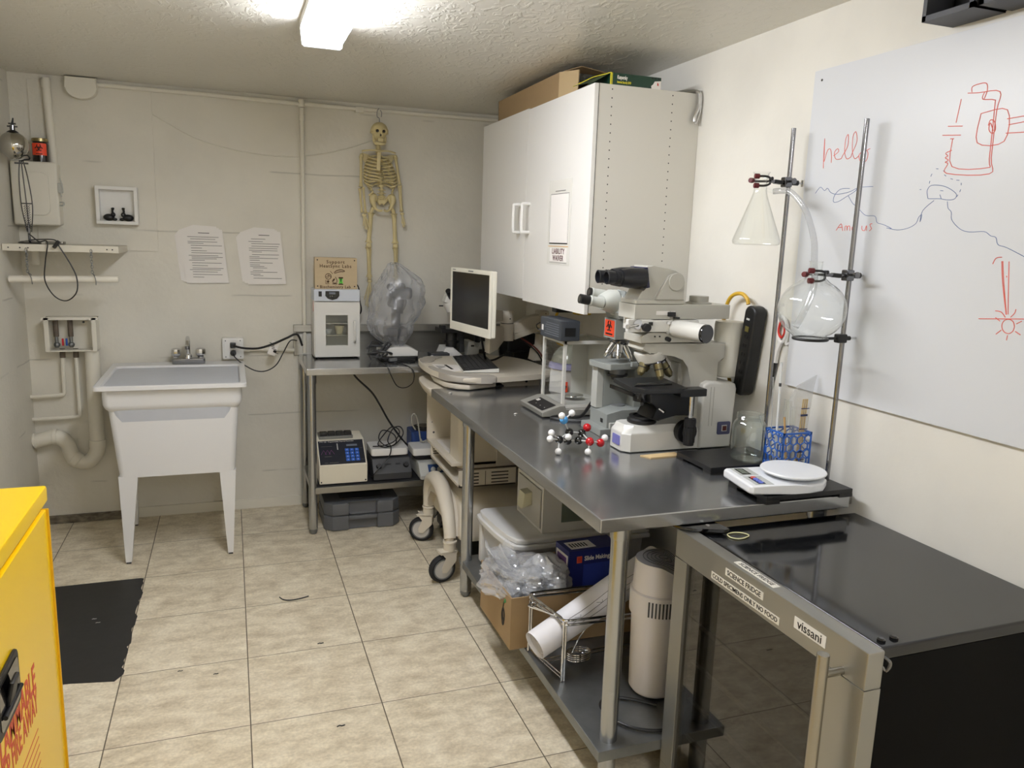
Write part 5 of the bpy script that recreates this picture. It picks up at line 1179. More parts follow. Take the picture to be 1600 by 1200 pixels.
# ---------- grey microscope behind it
t = thing('grey_microscope', 'blue-grey metal microscope with chrome objectives and an orange warning label', 'microscope', (1.95, -1.62, ZT))
bg = bluegray
B().m(bg).box(1.80, 2.17, -1.72, -1.54, ZT, ZT+.028, .003).build('base_plate', t)
B().m(bg).prism([(1.835, ZT+.028), (2.16, ZT+.028), (2.16, ZT+.10), (1.90, ZT+.10), (1.835, ZT+.085)], 'y', -1.705, -1.55, .003).build('lamp_base', t)
B().m(mgray).prism(circ(1.93, -1.61, .03, 24), 'z', ZT+.1, ZT+.104).build('lens_ring', t)
B().m(ink).ob((1.8345, -1.66, ZT+.052), (.002, .02, .016)).build('socket', t)
B().m(lgray).ob((1.865, -1.715, ZT+.04), (.045, .014, .024), bev=.002).m(mgray).cyl((1.872, -1.723, ZT+.04), (1.872, -1.72, ZT+.04), .006).build('toggle', t)
B().m(bg).box(1.975, 2.10, -1.66, -1.58, ZT+.09, 1.40, .008).build('pillar', t)
B().m(lgray).box(1.835, 1.865, -1.60, -1.55, ZT+.09, 1.195, .002).build('side_plate', t)
B().m(bg).box(1.865, 1.98, -1.60, -1.56, ZT+.09, 1.195, .003).build('side_plate', t)
B().m(bg).prism([(1.815, -1.56), (1.825, -1.69), (1.84, -1.705), (2.06, -1.69), (2.06, -1.55)], 'z', 1.193, 1.218, .003).build('stage', t)
B().m(bg).box(1.93, 1.985, -1.712, -1.695, 1.205, 1.225, .003).build('stage_clip', t)
B().m(mgray).cyl((1.905, -1.64, 1.192), (1.905, -1.64, 1.168), .036, .032).m(blackp).cyl((1.905, -1.64, 1.168), (1.905, -1.64, 1.16), .042).cyl((1.905, -1.64, 1.16), (1.905, -1.64, 1.145), .028, .024).build('condenser', t)
B().m(dchrome).lathe([(0, 0), (.045, 0), (.048, -.01), (.03, -.022), (0, -.024)], (1.905, -1.64, 1.31), Matrix.Rotation(math.radians(12), 3, 'Y'), 28).build('nosepiece', t)
for dx, dy, L in ((-.055, -.01, .05), (-.02, -.045, .05), (.03, -.03, .06), (.0, .03, .045)):
    p0 = Vector((1.903+dx*.45, -1.64+dy*.5, 1.29)); d = Vector((dx, dy*.7, -.07)).normalized()
    B().m(chrome).cyl(p0, p0+d*(L*.75), .0155).cyl(p0+d*(L*.75), p0+d*L, .0125).cyl(p0+d*L, p0+d*(L+.014), .010, .007).build('objective', t)
B().m(bg).box(1.858, 2.02, -1.69, -1.59, 1.312, 1.392, .003).build('head_block', t)
b = B().m(orange).box(1.8565, 1.8585, -1.682, -1.602, 1.322, 1.386); biohaz(b, (1.8558, -1.642, 1.361), (0, -1, 0), (0, 0, 1), .048); b.m(ink).box(1.8555, 1.8565, -1.67, -1.612, 1.328, 1.334); b.build('warning_label', t)
B().m(bg).prism([(1.87, 1.394), (2.05, 1.394), (2.05, 1.46), (1.99, 1.475), (1.885, 1.505), (1.875, 1.43), (1.86, 1.42)], 'y', -1.70, -1.585, .004).build('prism_housing', t)
lgb = mat('pale_grey_paint', 'c3c6c0', .4)
b = B().m(lgb).cyl((1.895, -1.645, 1.452), (1.875, -1.645, 1.457), .052, n=32).m(ink).cyl((1.899, -1.645, 1.451), (1.895, -1.645, 1.452), .0535, n=32).m(lgb)
b.loft([[(1.875, -1.645+.05*math.cos(a), 1.457+.05*math.sin(a)) for a in [k*math.pi/12 for k in range(24)]], [(1.845, -1.645+.052*math.cos(a), 1.462+.045*math.sin(a)) for a in [k*math.pi/12 for k in range(24)]], [(1.81, -1.645+.048*math.cos(a), 1.458+.028*math.sin(a)) for a in [k*math.pi/12 for k in range(24)]]])
b.build('binocular_body', t)
for y, x0 in ((-1.672, 1.805), (-1.60, 1.845)):
    p = Vector((x0, y, 1.456 if y < -1.65 else 1.482)); d = Vector((-.98, 0, .17)).normalized()
    b = B().m(lgb).cyl(p, p+d*.06, .021, .018).cyl(p+d*.05, p+d*.055, .021).m(blackp).cyl(p+d*.06, p+d*.10 if y < -1.65 else p+d*.068, .0185).m(dchrome).cyl(p+d*(.10 if y < -1.65 else .068), p+d*(.1005 if y < -1.65 else .0685), .012)
    b.build('eyepiece', t)
tag(B().m(blackp).tube([(1.84, -1.48, ZT+.007), (1.79, -1.45, ZT+.007), (1.735, -1.405, ZT+.007), (1.735, -1.388, ZT+.007), (1.80, -1.39, ZT+.012), (1.84, -1.45, ZT+.02), (1.845, -1.535, ZT+.095), (1.86, -1.54, ZT+.115), (1.93, -1.545, ZT+.118), (2.02, -1.55, ZT+.115), (2.1, -1.56, ZT+.11)], .007).build('cable', origin=(1.85, -1.5, ZT)), 'thick black cable over the lamp base of the grey microscope', 'cable')

# ---------- analytical balance
t = thing('analytical_balance', 'white-framed glass-sided lab balance with a small control panel', 'balance', (1.87, -1.2, ZT), 0)
bb = mat('balance_grey', '8f8d85', .45)
bx0, bx1, by0, by1, bz1 = 1.80, 2.03, -1.335, -1.085, 1.262
B().m(bb).prism([(1.695, ZT+.006), (1.79, ZT+.006), (2.04, ZT+.006), (2.04, ZT+.03), (1.80, ZT+.03), (1.80, ZT+.052), (1.775, ZT+.052), (1.69, ZT+.026)], 'y', -1.375, -1.10, .004).build('body', t)
b = B().m(ink)
sn = Vector((-.026, 0, .085)).normalized(); 
b.loft([[(1.70, -1.35, ZT+.0305), (1.70, -1.17, ZT+.0305), (1.765, -1.17, ZT+.0504), (1.765, -1.35, ZT+.0504)], [(1.6997, -1.35, ZT+.0315), (1.6997, -1.17, ZT+.0315), (1.7647, -1.17, ZT+.0514), (1.7647, -1.35, ZT+.0514)]])
b.m(paper)
for y in (-1.185, -1.20): b.ob((1.745, y, ZT+.0462), (.016, .010, .001), (0, -17, 0))
b.m(lgray)
for y in (-1.23, -1.28, -1.33): b.ob((1.72, y, ZT+.0385), (.004, .004, .001), (0, -17, 0))
b.build('control_panel', t)
fr = B().m(sw); pw = .014
for x in (bx0, bx1-pw):
    for y in (by0, by1-pw): fr.box(x, x+pw, y, y+pw, ZT+.03, bz1, .0015)
fr.box(bx0, bx1, by0, by0+pw, bz1-.016, bz1, .0015).box(bx0, bx1, by1-pw, by1, bz1-.016, bz1, .0015).box(bx0, bx0+pw, by0+pw, by1-pw, bz1-.016, bz1).box(bx1-pw, bx1, by0+pw, by1-pw, bz1-.016, bz1)
fr.box(bx0, bx1, by0, by1, ZT+.031, ZT+.046, .001)
fr.box(bx1-.003, bx1, by0, by1, ZT+.03, bz1)
fr.box(bx0+.145, bx1, by1-pw-.004, by1-pw, ZT+.045, bz1-.015)
fr.build('frame', t)
B().m(glass('balance_pane', (.975, .98, .975), .45, .05)).box(bx0+.004, bx0+.006, by0+pw, by1-pw, ZT+.046, bz1-.016).build('side_glass', t)
B().m(glass('balance_pane')).box(bx0+pw, bx1-pw, by0+.004, by0+.006, ZT+.046, bz1-.016).build('front_glass', t)
B().m(pane).box(bx0+pw, bx1-pw, by0+pw, by1-pw, bz1-.008, bz1-.006).build('top_glass', t)
B().m(chrome).lathe([(0, .012), (.048, .012), (.05, .008), (.048, .004), (.01, .002), (.01, -.01), (0, -.01)], (1.905, -1.215, ZT+.056), n=36).build('weighing_pan', t)
B().m(bb).cyl((2.045, -1.345, ZT+.02), (2.045, -1.345, ZT+.10), .008).build('rear_post', t)
t = thing('power_brick', 'dark grey power brick resting on top of the glass balance', 'power supply', (1.815, -1.24, bz1))
b = B().m(mat('slate_plastic', '3a3e44', .45)).box(1.768, 1.862, -1.358, -1.125, bz1+.001, bz1+.090, .006).build('body', t)
b = B().m(mat('label_gray', '6b7077', .6))
for k in range(6): b.box(1.7672, 1.768, -1.34, -1.18-.01*(k % 3), bz1+.018+k*.010, bz1+.021+k*.010)
b.m(whitep).box(1.7672, 1.768, -1.165, -1.145, bz1+.03, bz1+.055).m(blackp).box(1.79, 1.84, -1.3587, -1.357, bz1+.022, bz1+.06); b.build('spec_label', t)
B().m(blackp).tube([(1.80, -1.125, bz1+.03), (1.77, -1.105, bz1+.025), (1.755, -1.11, bz1+.045), (1.765, -1.13, bz1+.06)], .003).build('wire', t)
b = B().m(mat('yellow_plug', 'c9a32a', .45)).ob((1.93, -1.22, bz1+.118), (.07, .06, .028), bev=.006).m(blackp).ob((1.87, -1.14, bz1+.12), (.09, .05, .025), bev=.005)
tag(b.build('plug', origin=(1.9, -1.2, bz1+.11)), 'yellow and black plug tucked right under the bottom of the wall cabinet', 'plug')
t = thing('centrifuge', 'small domed centrifuge with an orange warning label behind the balance', 'centrifuge', (2.03, -.88, ZT))
B().m(whitep).lathe([(0, .004), (.10, .004), (.112, .02), (.108, .12), (.10, .135), (0, .135)], (2.04, -.88, ZT), n=8).build('body', t)
B().m(mat('lilac_band', 'a6a4cc', .45)).lathe([(.1, .132), (.112, .138), (.108, .158), (.09, .168), (0, .168)], (2.04, -.88, ZT), n=40).build('band', t)
B().m(mat('smoke_lid', '9c9c8e', .2, coat=.5)).lathe([(.098, .168), (.085, .21), (.055, .24), (.02, .252), (0, .254)], (2.04, -.88, ZT), n=40).build('lid', t)
b = B().m(orange).ob((1.966, -.983, ZT+.045), (.03, .002, .075), (0, 0, -25)).m(ink).ob((1.9655, -.9845, ZT+.055), (.016, .002, .02), (0, 20, -25)).ob((1.9655, -.9845, ZT+.03), (.018, .002, .006), (0, 0, -25)); b.build('warning_label', t)
tag(B().m(mat('yellow_cable', 'c9a02c', .45)).tube([(1.93, -.95, 1.36), (1.905, -.96, 1.30), (1.91, -.96, 1.24), (1.94, -.94, 1.20), (1.98, -.93, 1.185)], .007).build('cable', origin=(1.93, -.95, 1.25)), 'yellow cable hanging down behind the glass balance', 'cable')

# ---------- molecule model
t = thing('molecule_model', 'ball and stick molecule model standing on the steel bench', 'model', (1.61, -1.92, ZT))
A = {'N': (1.561, -1.9, 1.051), 'Ha': (1.539, -1.93, 1.074), 'Hb': (1.601, -1.88, 1.07), 'C1': (1.589, -1.89, 1.002), 'C2': (1.645, -1.88, 0.993), 'Od': (1.67, -1.87, 1.01), 'C3': (1.548, -1.895, 0.977), 'C4': (1.594, -1.87, 0.964), 'Hc': (1.568, -1.93, 0.994), 'C5': (1.624, -1.90, 0.971), 'O': (1.645, -1.95, 0.978), 'O2': (1.693, -1.94, 0.968), 'Hd': (1.71, -1.94, 0.986), 'He': (1.514, -1.9, 1.005), 'Hf': (1.497, -1.93, 0.991), 'Hg': (1.531, -1.93, ZT+.0125), 'Hh': (1.635, -1.96, ZT+.0125)}
am = {'H': (mat('atom_white', 'efefee', .15), .0125, 'hydrogen_ball'), 'C': (mat('atom_black', '0b0b0c', .1, coat=.5), .0155, 'carbon_ball'), 'N': (mat('atom_blue', '4f9fe0', .12), .0155, 'nitrogen_ball'), 'O': (mat('atom_red', 'b8141c', .12), .0155, 'oxygen_ball')}
balls = {}
for k, p in A.items():
    m_, r, nm = am[k[0]]; balls[k] = B().m(m_).ball(p, r, n=20).build(nm, t)
for a, c in (('N', 'Ha'), ('N', 'Hb'), ('N', 'C1'), ('C1', 'C2'), ('C2', 'Od'), ('C1', 'C3'), ('C3', 'C4'), ('C4', 'C5'), ('C5', 'O'), ('C2', 'O'), ('O', 'O2'), ('O2', 'Hd'), ('C3', 'He'), ('C3', 'Hf'), ('C3', 'Hg'), ('C1', 'Hc'), ('C1', 'C4'), ('C2', 'C5'), ('O', 'Hh')):
    B().m(mat('stick_grey', 'c9c9c6', .25)).cyl(A[a], A[c], .0028, n=8).build('bond_stick', t)
# wood strip
tag(B().m(mat('pale_wood', 'd9bd8c', .6, var=.1, vscale=10)).prism([(1.818, -2.015), (1.84, -2.055), (1.965, -2.05), (1.968, -2.005)], 'z', ZT, ZT+.004).build('wood_strip', origin=(1.89, -2.03, ZT)), 'thin pale wood strip lying in front of the large microscope base', 'wood strip')

# ---------- ring stands
castm = mat('cast_black', '1b1b1c', .4, bump=.05, bscale=80); rodm = mat('rod_steel', '8e8e90', .12, 1)
def plate(x0, x1, y0, y1, t):
    b = B().m(castm).box(x0, x1, y0, y1, ZT+.010, ZT+.026, .002)
    for x in (x0, x1-.05):
        for y in (y0, y1-.045): b.box(x, x+.05, y, y+.045, ZT, ZT+.0105)
    b.build('base', t)
def clampset(t, rx, ry, z, nx, grip):
    """clamp from rod (rx,ry) reaching to neck at nx; grip = neck radius"""
    b = B().m(dchrome).ob((rx-.008, ry, z), (.030, .026, .034), bev=.004).cyl((rx-.008, ry-.013, z+.002), (rx-.008, ry-.036, z+.002), .004).cyl((rx-.008, ry-.036, z+.002), (rx-.008, ry-.04, z+.002), .010)
    b.build('boss_head', t)
    B().m(mat('clamp_body', '3b3b3b', .3, .8)).cyl((rx+.014, ry, z), (min(rx+.038, 2.28), ry, z), .009).m(chrome).cyl((rx+.02, ry, z), (min(rx+.055, 2.286), ry, z), .004).ob((min(rx+.058, 2.29), ry, z), (.004, .012, .024), bev=.002).build('thumb_screw', t)
    b = B().m(dchrome).cyl((rx-.01, ry, z), (nx+grip+.012, ry-.002, z), .0055).m(mat('clamp_body')).ob(((rx+nx)/2+.012, ry, z-.001), (.032, .018, .014), (0, 4, 0), .003)
    b.cyl((nx+.035, ry, z+.008), (nx+.035, ry-.012, z+.008), .006)
    b.build('clamp_arm', t)
    for dz, s in ((.012, -1), (-.018, -1), (.0, 1)):
        b = B().m(mat('clamp_body')).tube([(nx+grip+.012, ry, z), (nx+grip*.7, ry+s*(grip+.004), z+dz*.6), (nx-grip*.2, ry+s*(grip+.006), z+dz), (nx-grip-.006, ry+s*grip*.6, z+dz)], .0038, 6)
        b.m(mat('dark_red_rubber', '5a1218', .5)).cyl((nx-grip*.9, ry+s*grip*.75, z+dz), (nx-grip-.014, ry+s*grip*.5, z+dz), .0085, bev=.002)
        b.build('clamp_finger', t)
t = thing('ring_stand', 'lab stand with conical flask clamp, its rod farther from the viewer', 'lab stand', (2.1, -2.18, ZT), group='lab stands')
plate(1.935, 2.25, -2.285, -2.07, t)
B().m(rodm).cyl((2.228, -2.175, ZT+.02), (2.231, -2.175, 2.085), .0075, n=20, bev=.001).build('rod', t)
clampset(t, 2.229, -2.175, 1.908, 2.118, .022)
t = thing('ring_stand', 'lab stand with round flask clamp and iron ring, its rod nearest the viewer', 'lab stand', (2.1, -2.49, ZT), group='lab stands')
plate(1.925, 2.25, -2.59, -2.40, t)
B().m(rodm).cyl((2.232, -2.495, ZT+.02), (2.238, -2.492, 2.075), .0075, n=20, bev=.001).build('rod', t)
clampset(t, 2.2355, -2.494, 1.612, 2.104, .021)
b = B().m(blackp).tube([(2.108+.05*math.cos(a), -2.495+.05*math.sin(a), 1.417) for a in [k*math.pi/16 for k in range(32)]], .0045, 8, 1, closed=True).cyl((2.157, -2.495, 1.417), (2.215, -2.495, 1.417), .0045)
b.build('support_ring', t)
B().m(blackp).ob((2.225, -2.495, 1.417), (.034, .024, .028), bev=.004).m(chrome).cyl((2.24, -2.495, 1.417), (2.285, -2.495, 1.417), .004).m(blackp).cyl((2.24, -2.495, 1.417), (2.26, -2.495, 1.417), .007).build('ring_clamp', t)
def vessel(prof, c, name, label, cat, th=.0018, mt=clear):
    inner = [(max(r-th, 0), z+(th if i < 2 else 0)) for i, (r, z) in enumerate(prof)]
    b = B().m(mt).lathe(prof + inner[::-1], c, n=48)
    return b
t = thing('conical_flask', 'clear side-arm conical flask held up by the rear lab stand', 'flask', (2.118, -2.175, 1.695))
prof = [(0, 0), (.068, 0), (.076, .004), (.079, .012), (.077, .022), (.030, .150), (.023, .172), (.021, .19), (.021, .222), (.026, .236), (.029, .240)]
vessel(prof, (2.118, -2.175, 1.695), '', '', '').build('flask_body', t)
B().m(clear).cyl((2.138, -2.178, 1.880), (2.165, -2.19, 1.872), .006).build('side_arm', t)
t = thing('round_flask', 'clear round-bottomed flask held over the iron ring by the front lab stand', 'flask', (2.104, -2.494, 1.42))
R0 = .100; prof = [(0, .003), (.045, .0)] + [(R0*math.sin(math.radians(a)), .09 - R0*math.cos(math.radians(a))*.93) for a in range(32, 160, 8)] + [(.030, .186), (.022, .197), (.019, .21), (.019, .232), (.022, .235)]
vessel(prof, (2.104, -2.494, 1.417), '', '', '').build('flask_body', t)
tubm = glass('clear_tubing', (.88, .89, .9), .6, .12, .1, diff=.22)
tag(B().m(tubm).tube([(2.160, -2.188, 1.874), (2.178, -2.21, 1.876), (2.186, -2.25, 1.868), (2.19, -2.32, 1.81), (2.165, -2.40, 1.72), (2.125, -2.46, 1.65), (2.106, -2.49, 1.60), (2.098, -2.495, 1.56), (2.075, -2.497, 1.505), (2.045, -2.50, 1.455)], .0098, 14, 10).build('rubber_tube', origin=(2.16, -2.35, 1.75)), 'thick translucent tube arching from the conical flask down into the round flask', 'tube')
# jar
t = thing('glass_jar', 'empty clear glass jar with threaded rim standing left of the blue holder', 'jar', (2.125, -2.222, ZT+.026))
prof = [(0, 0), (.05, 0), (.056, .006), (.058, .014), (.058, .118), (.054, .132), (.045, .142), (.045, .146), (.047, .148), (.045, .151), (.047, .155), (.045, .158), (.046, .164), (.043, .166)]
vessel(prof, (2.125, -2.222, ZT+.0265), '', '', '', .003, glass('jar_glass', (.95, .97, .96), .7, .07)).build('jar_body', t)
# blue honeycomb holder
t = thing('pen_holder', 'blue honeycomb mesh holder full of glass rods and pipettes', 'holder', (2.19, -2.34, ZT))
hx0, hx1, hy0, hy1, hz0, hz1 = 2.133, 2.247, -2.392, -2.296, ZT, ZT+.16
def comb(face):
    b = B().m(blue); w = (hx1-hx0) if face in 'NF' else (hy1-hy0); H0 = hz1-hz0
    def P(u, v, d=0):
        if face == 'N': return (hx0+u, hy0+d, hz0+v)
        if face == 'F': return (hx0+u, hy1-d, hz0+v)
        if face == 'L': return (hx0+d, hy0+u, hz0+v)
        return (hx1-d, hy0+u, hz0+v)
    s = .0165; r = .0022
    for u0, u1, v0, v1 in ((0, w, 0, .006), (0, w, H0-.006, H0), (0, .005, 0, H0), (w-.005, w, 0, H0)):
        a, c = P(u0, v0, 0), P(u1, v1, .004); b.box(min(a[0], c[0]), max(a[0], c[0]), min(a[1], c[1]), max(a[1], c[1]), a[2], c[2])
    seen = set(); dx = s*1.732; dz = s*1.5
    for j in range(-1, 8):
        for i in range(-1, 7):
            cu = i*dx + (j % 2)*dx/2; cv = j*dz+.01
            V = [(cu+s*math.sin(math.radians(60*k)), cv+s*math.cos(math.radians(60*k))) for k in range(6)]
            for k in range(6):
                a, c = V[k], V[(k+1) % 6]; key = (round((a[0]+c[0])/2, 4), round((a[1]+c[1])/2, 4))
                if key in seen: continue
                seen.add(key)
                cl = lambda q: (min(max(q[0], .001), w-.001), min(max(q[1], .001), H0-.001))
                a2, c2 = cl(a), cl(c)
                if math.dist(a2, c2) > .004 and (0 <= (a[0]+c[0])/2 <= w) and (0 <= (a[1]+c[1])/2 <= H0): b.cyl(P(*a2, .002), P(*c2, .002), r, n=5)
    return b
for f_ in 'NFLR': comb(f_).build('mesh_side', t)
B().m(blue).box(hx0, hx1, hy0, hy1, hz0, hz0+.003).build('floor_panel', t)
def stick(p0, p1, r, mt, label, name='glass_rod', cat='rod', extra=None):
    b = B().m(mt).cyl(p0, p1, r, n=12)
    if extra: extra(b, Vector(p0), Vector(p1))
    return tag(b.build(name, origin=p0), label, cat)
wg = mat('milky_glass', 'd5d8d8', .15, coat=.3)
stick((2.157, -2.33, ZT+.005), (2.150, -2.325, ZT+.385), .0042, wg, 'tallest white glass tube with a dark band standing in the blue holder', extra=lambda b, p, q: b.m(dgray).cyl(p.lerp(q, .79), p.lerp(q, .82), .0045, n=12))
stick((2.150, -2.318, ZT+.005), (2.132, -2.312, ZT+.335), .0018, mat('thin_rod', 'a5a7a6', .15), 'very thin clear rod with a looped tip leaning in the blue holder')
stick((2.172, -2.375, ZT+.005), (2.162, -2.35, ZT+.205), .0035, mat('tan_stick', 'b08d5a', .6), 'tan wooden stick standing in the blue holder', 'wooden_stick', 'stick')
stick((2.165, -2.345, ZT+.01), (2.110, -2.290, ZT+.20), .0045, glass('rod_glass', (.9, .93, .93), .8, .1), 'glass rod leaning left over the rim of the blue holder')
b = B().m(glass('rod_glass')).cyl((2.112, -2.37, ZT+.075), (2.142, -2.402, ZT+.02), .0035).m(redink).cyl((2.142, -2.402, ZT+.02), (2.150, -2.408, ZT+.004), .004)
tag(b.build('thermometer', origin=(2.125, -2.402, ZT)), 'glass thermometer with a red tip leaning against the left of the blue holder', 'thermometer')
for i, (x, y, h, lb) in enumerate(((2.185, -2.365, .235, 'nearest of the clear glass test tubes in the blue holder'), (2.178, -2.335, .255, 'middle of the clear glass test tubes in the blue holder'), (2.202, -2.32, .245, 'farthest of the clear glass test tubes in the blue holder'))):
    b = B().m(clear).lathe([(0, 0), (.006, .002), (.0085, .01), (.0085, h), (.0105, h+.002), (.0075, h+.002), (.0070, .012), (0, .005)], (x, y, ZT+.005), n=20)
    tag(b.build('test_tube', origin=(x, y, ZT)), lb, 'test tube', 'test tubes in the blue holder')
t = thing('pipette_packet', 'clear plastic packet of pipettes with yellow graduation marks in the blue holder', 'packet', (2.225, -2.34, ZT))
pk = glass('packet_film', (.93, .93, .92), .4, .08, .12, diff=.18)
b = B().m(pk).loft([[(2.197, -2.37, ZT+.008), (2.240, -2.37, ZT+.008), (2.240, -2.345, ZT+.008), (2.197, -2.345, ZT+.008)], [(2.195, -2.372, ZT+.15), (2.24, -2.372, ZT+.15), (2.24, -2.342, ZT+.15), (2.195, -2.342, ZT+.15)], [(2.18, -2.365, ZT+.27), (2.262, -2.360, ZT+.30), (2.262, -2.345, ZT+.30), (2.18, -2.345, ZT+.27)], [(2.20, -2.36, ZT+.31), (2.275, -2.355, ZT+.345), (2.275, -2.35, ZT+.345), (2.20, -2.35, ZT+.31)]])
b.build('film', t)
ypr = mat('yellow_graduation', 'd0a838', .5)
for x in (2.218, 2.226, 2.234):
    B().m(ypr).cyl((x, -2.357, ZT+.02), (x+.009, -2.357, ZT+.265), .0026, n=8).build('pipette', t)
b = B().m(mat('navy_ink', '2a3358', .5))
for k, z in enumerate((.06, .085, .165, .21, .235)): b.box(2.208, 2.24-.004*(k % 2), -2.3735, -2.3725, ZT+z, ZT+z+(.007 if k % 2 else .003))
b.build('print', t)
# kitchen scale
t = thing('digital_scale', 'white digital scale with round pan resting on the black stand base', 'scale', (2.03, -2.51, ZT+.026))
Ms = Matrix.Translation((2.035, -2.505, ZT+.0265)) @ Matrix.Rotation(math.radians(-9), 4, 'Z')
out = [(-.135, -.095), (.0, -.098), (.05, -.10), (.10, -.085), (.135, -.045), (.14, .0), (.135, .045), (.10, .085), (.05, .10), (0, .098), (-.135, .095), (-.145, .085), (-.145, -.085)]
B(Ms).m(mat('scale_white', 'e9ebee', .3)).prism(out, 'z', .004, .032, .007, 3).build('body', t)
B(Ms).m(mat('scale_panel', 'b4b6b3', .4)).box(-.125, -.065, .01, .085, .0305, .033).m(blackg).box(-.115, -.085, .018, .078, .0315, .0335).m(mat('lcd_green', '6b7267', .3)).box(-.111, -.091, .026, .07, .033, .0342).build('display', t)
b = B(Ms).m(mat('scale_panel')).box(-.125, -.065, -.085, .0, .0305, .033).m(blackg).box(-.112, -.088, -.078, -.01, .0315, .0335); b.build('button_panel', t)
for k, c in enumerate(('d0564e', '6a7bd8', '6a7bd8', '6a7bd8')):
    B(Ms).m(mat('button_red' if k == 0 else 'button_blue', c, .4)).cyl((-.1, -.019-k*.0165, .033), (-.1, -.019-k*.0165, .0365), .0075).build('button', t)
B(Ms).m(mat('scale_white')).lathe([(0, .034), (.07, .034), (.09, .043), (.098, .046), (.1, .05), (.098, .053), (0, .054)], (.045, 0, 0), n=56).build('pan', t)
# power strip, yellow cord, plastic housing, scissors on right wall
t = thing('power_strip', 'long black power strip mounted upright on the right wall', 'power strip', (2.27, -1.98, 1.3))
Mp = Matrix.Translation((2.268, -1.995, 1.305)) @ Matrix.Rotation(math.radians(7), 4, 'X')
B(Mp).m(blackp).prism(rrect(-.034, .034, -.172, .172, .028), 'x', -.027, .027, .010, 3).build('body', t)
b = B(Mp).m(ink)
for k in range(6):
    for dy in (-.008, .008): b.box(-.0285, -.0265, dy-.002, dy+.002, -.12+k*.034, -.108+k*.034)
b.build('socket', t)['kind'] = 'stuff'
B(Mp).m(mat('amber_switch', '6b6430', .4)).box(-.0295, -.0265, -.01, .01, .075, .095).build('switch', t)
B(Mp).m(lgray).box(-.028, -.0268, -.006, .012, .118, .125).build('logo_mark', t)
B().m(blackp).cyl((2.262, -1.97, 1.16), (2.256, -1.93, 1.163), .012, .012).cyl((2.256, -1.93, 1.163), (2.252, -1.90, 1.163), .007).build('plug', t)
tag(B().m(mat('yellow_cable')).tube([(2.262, -1.972, 1.478), (2.262, -1.96, 1.50), (2.26, -1.925, 1.515), (2.26, -1.875, 1.505), (2.262, -1.84, 1.47), (2.262, -1.825, 1.40), (2.262, -1.828, 1.30), (2.262, -1.85, 1.25), (2.265, -1.88, 1.20), (2.265, -1.90, 1.15)], .0075, 10).build('extension_cord', origin=(2.26, -1.86, 1.35)), 'yellow cord looping from the top of the power strip down behind the big microscope', 'cord')
tag(B().m(mat('ivory_housing', 'd9d6ca', .4)).lathe([(0, 0), (.05, 0), (.055, .006), (.057, .20), (.054, .212), (0, .214)], (2.2395, -1.90, 1.195), n=36).build('plastic_cylinder', origin=(2.24, -1.9, 1.195)), 'ivory plastic cylinder against the wall between the yellow cord and the power strip', 'cylinder')
t = thing('scissors', 'white-handled scissors with red grip rings hanging on the right wall', 'scissors', (2.29, -2.13, 1.3))
b = B().m(whitep).tube([(2.290, -2.130, 1.445), (2.290, -2.155, 1.435), (2.290, -2.168, 1.395), (2.290, -2.150, 1.36), (2.290, -2.130, 1.365), (2.290, -2.115, 1.40)], .0065, 8, 6, closed=True).tube([(2.29, -2.14, 1.36), (2.29, -2.125, 1.32), (2.29, -2.12, 1.28)], .009)
b.build('handle', t)
B().m(redink).tube([(2.289, -2.132, 1.43), (2.289, -2.148, 1.42), (2.289, -2.155, 1.395), (2.289, -2.143, 1.375), (2.289, -2.130, 1.38), (2.289, -2.122, 1.40)], .004, 8, 6, closed=True).build('grip_ring', t)
B().m(whitep).tube([(2.293, -2.175, 1.405), (2.293, -2.195, 1.39), (2.293, -2.19, 1.365), (2.293, -2.165, 1.355)], .006, 8, 5, closed=True).build('handle', t)
B().m(dchrome).loft([[(2.292, -2.128, 1.29), (2.292, -2.110, 1.29), (2.296, -2.110, 1.29), (2.296, -2.128, 1.29)], [(2.293, -2.095, 1.09), (2.293, -2.09, 1.09), (2.295, -2.09, 1.09), (2.295, -2.095, 1.09)]]).build('blade', t)


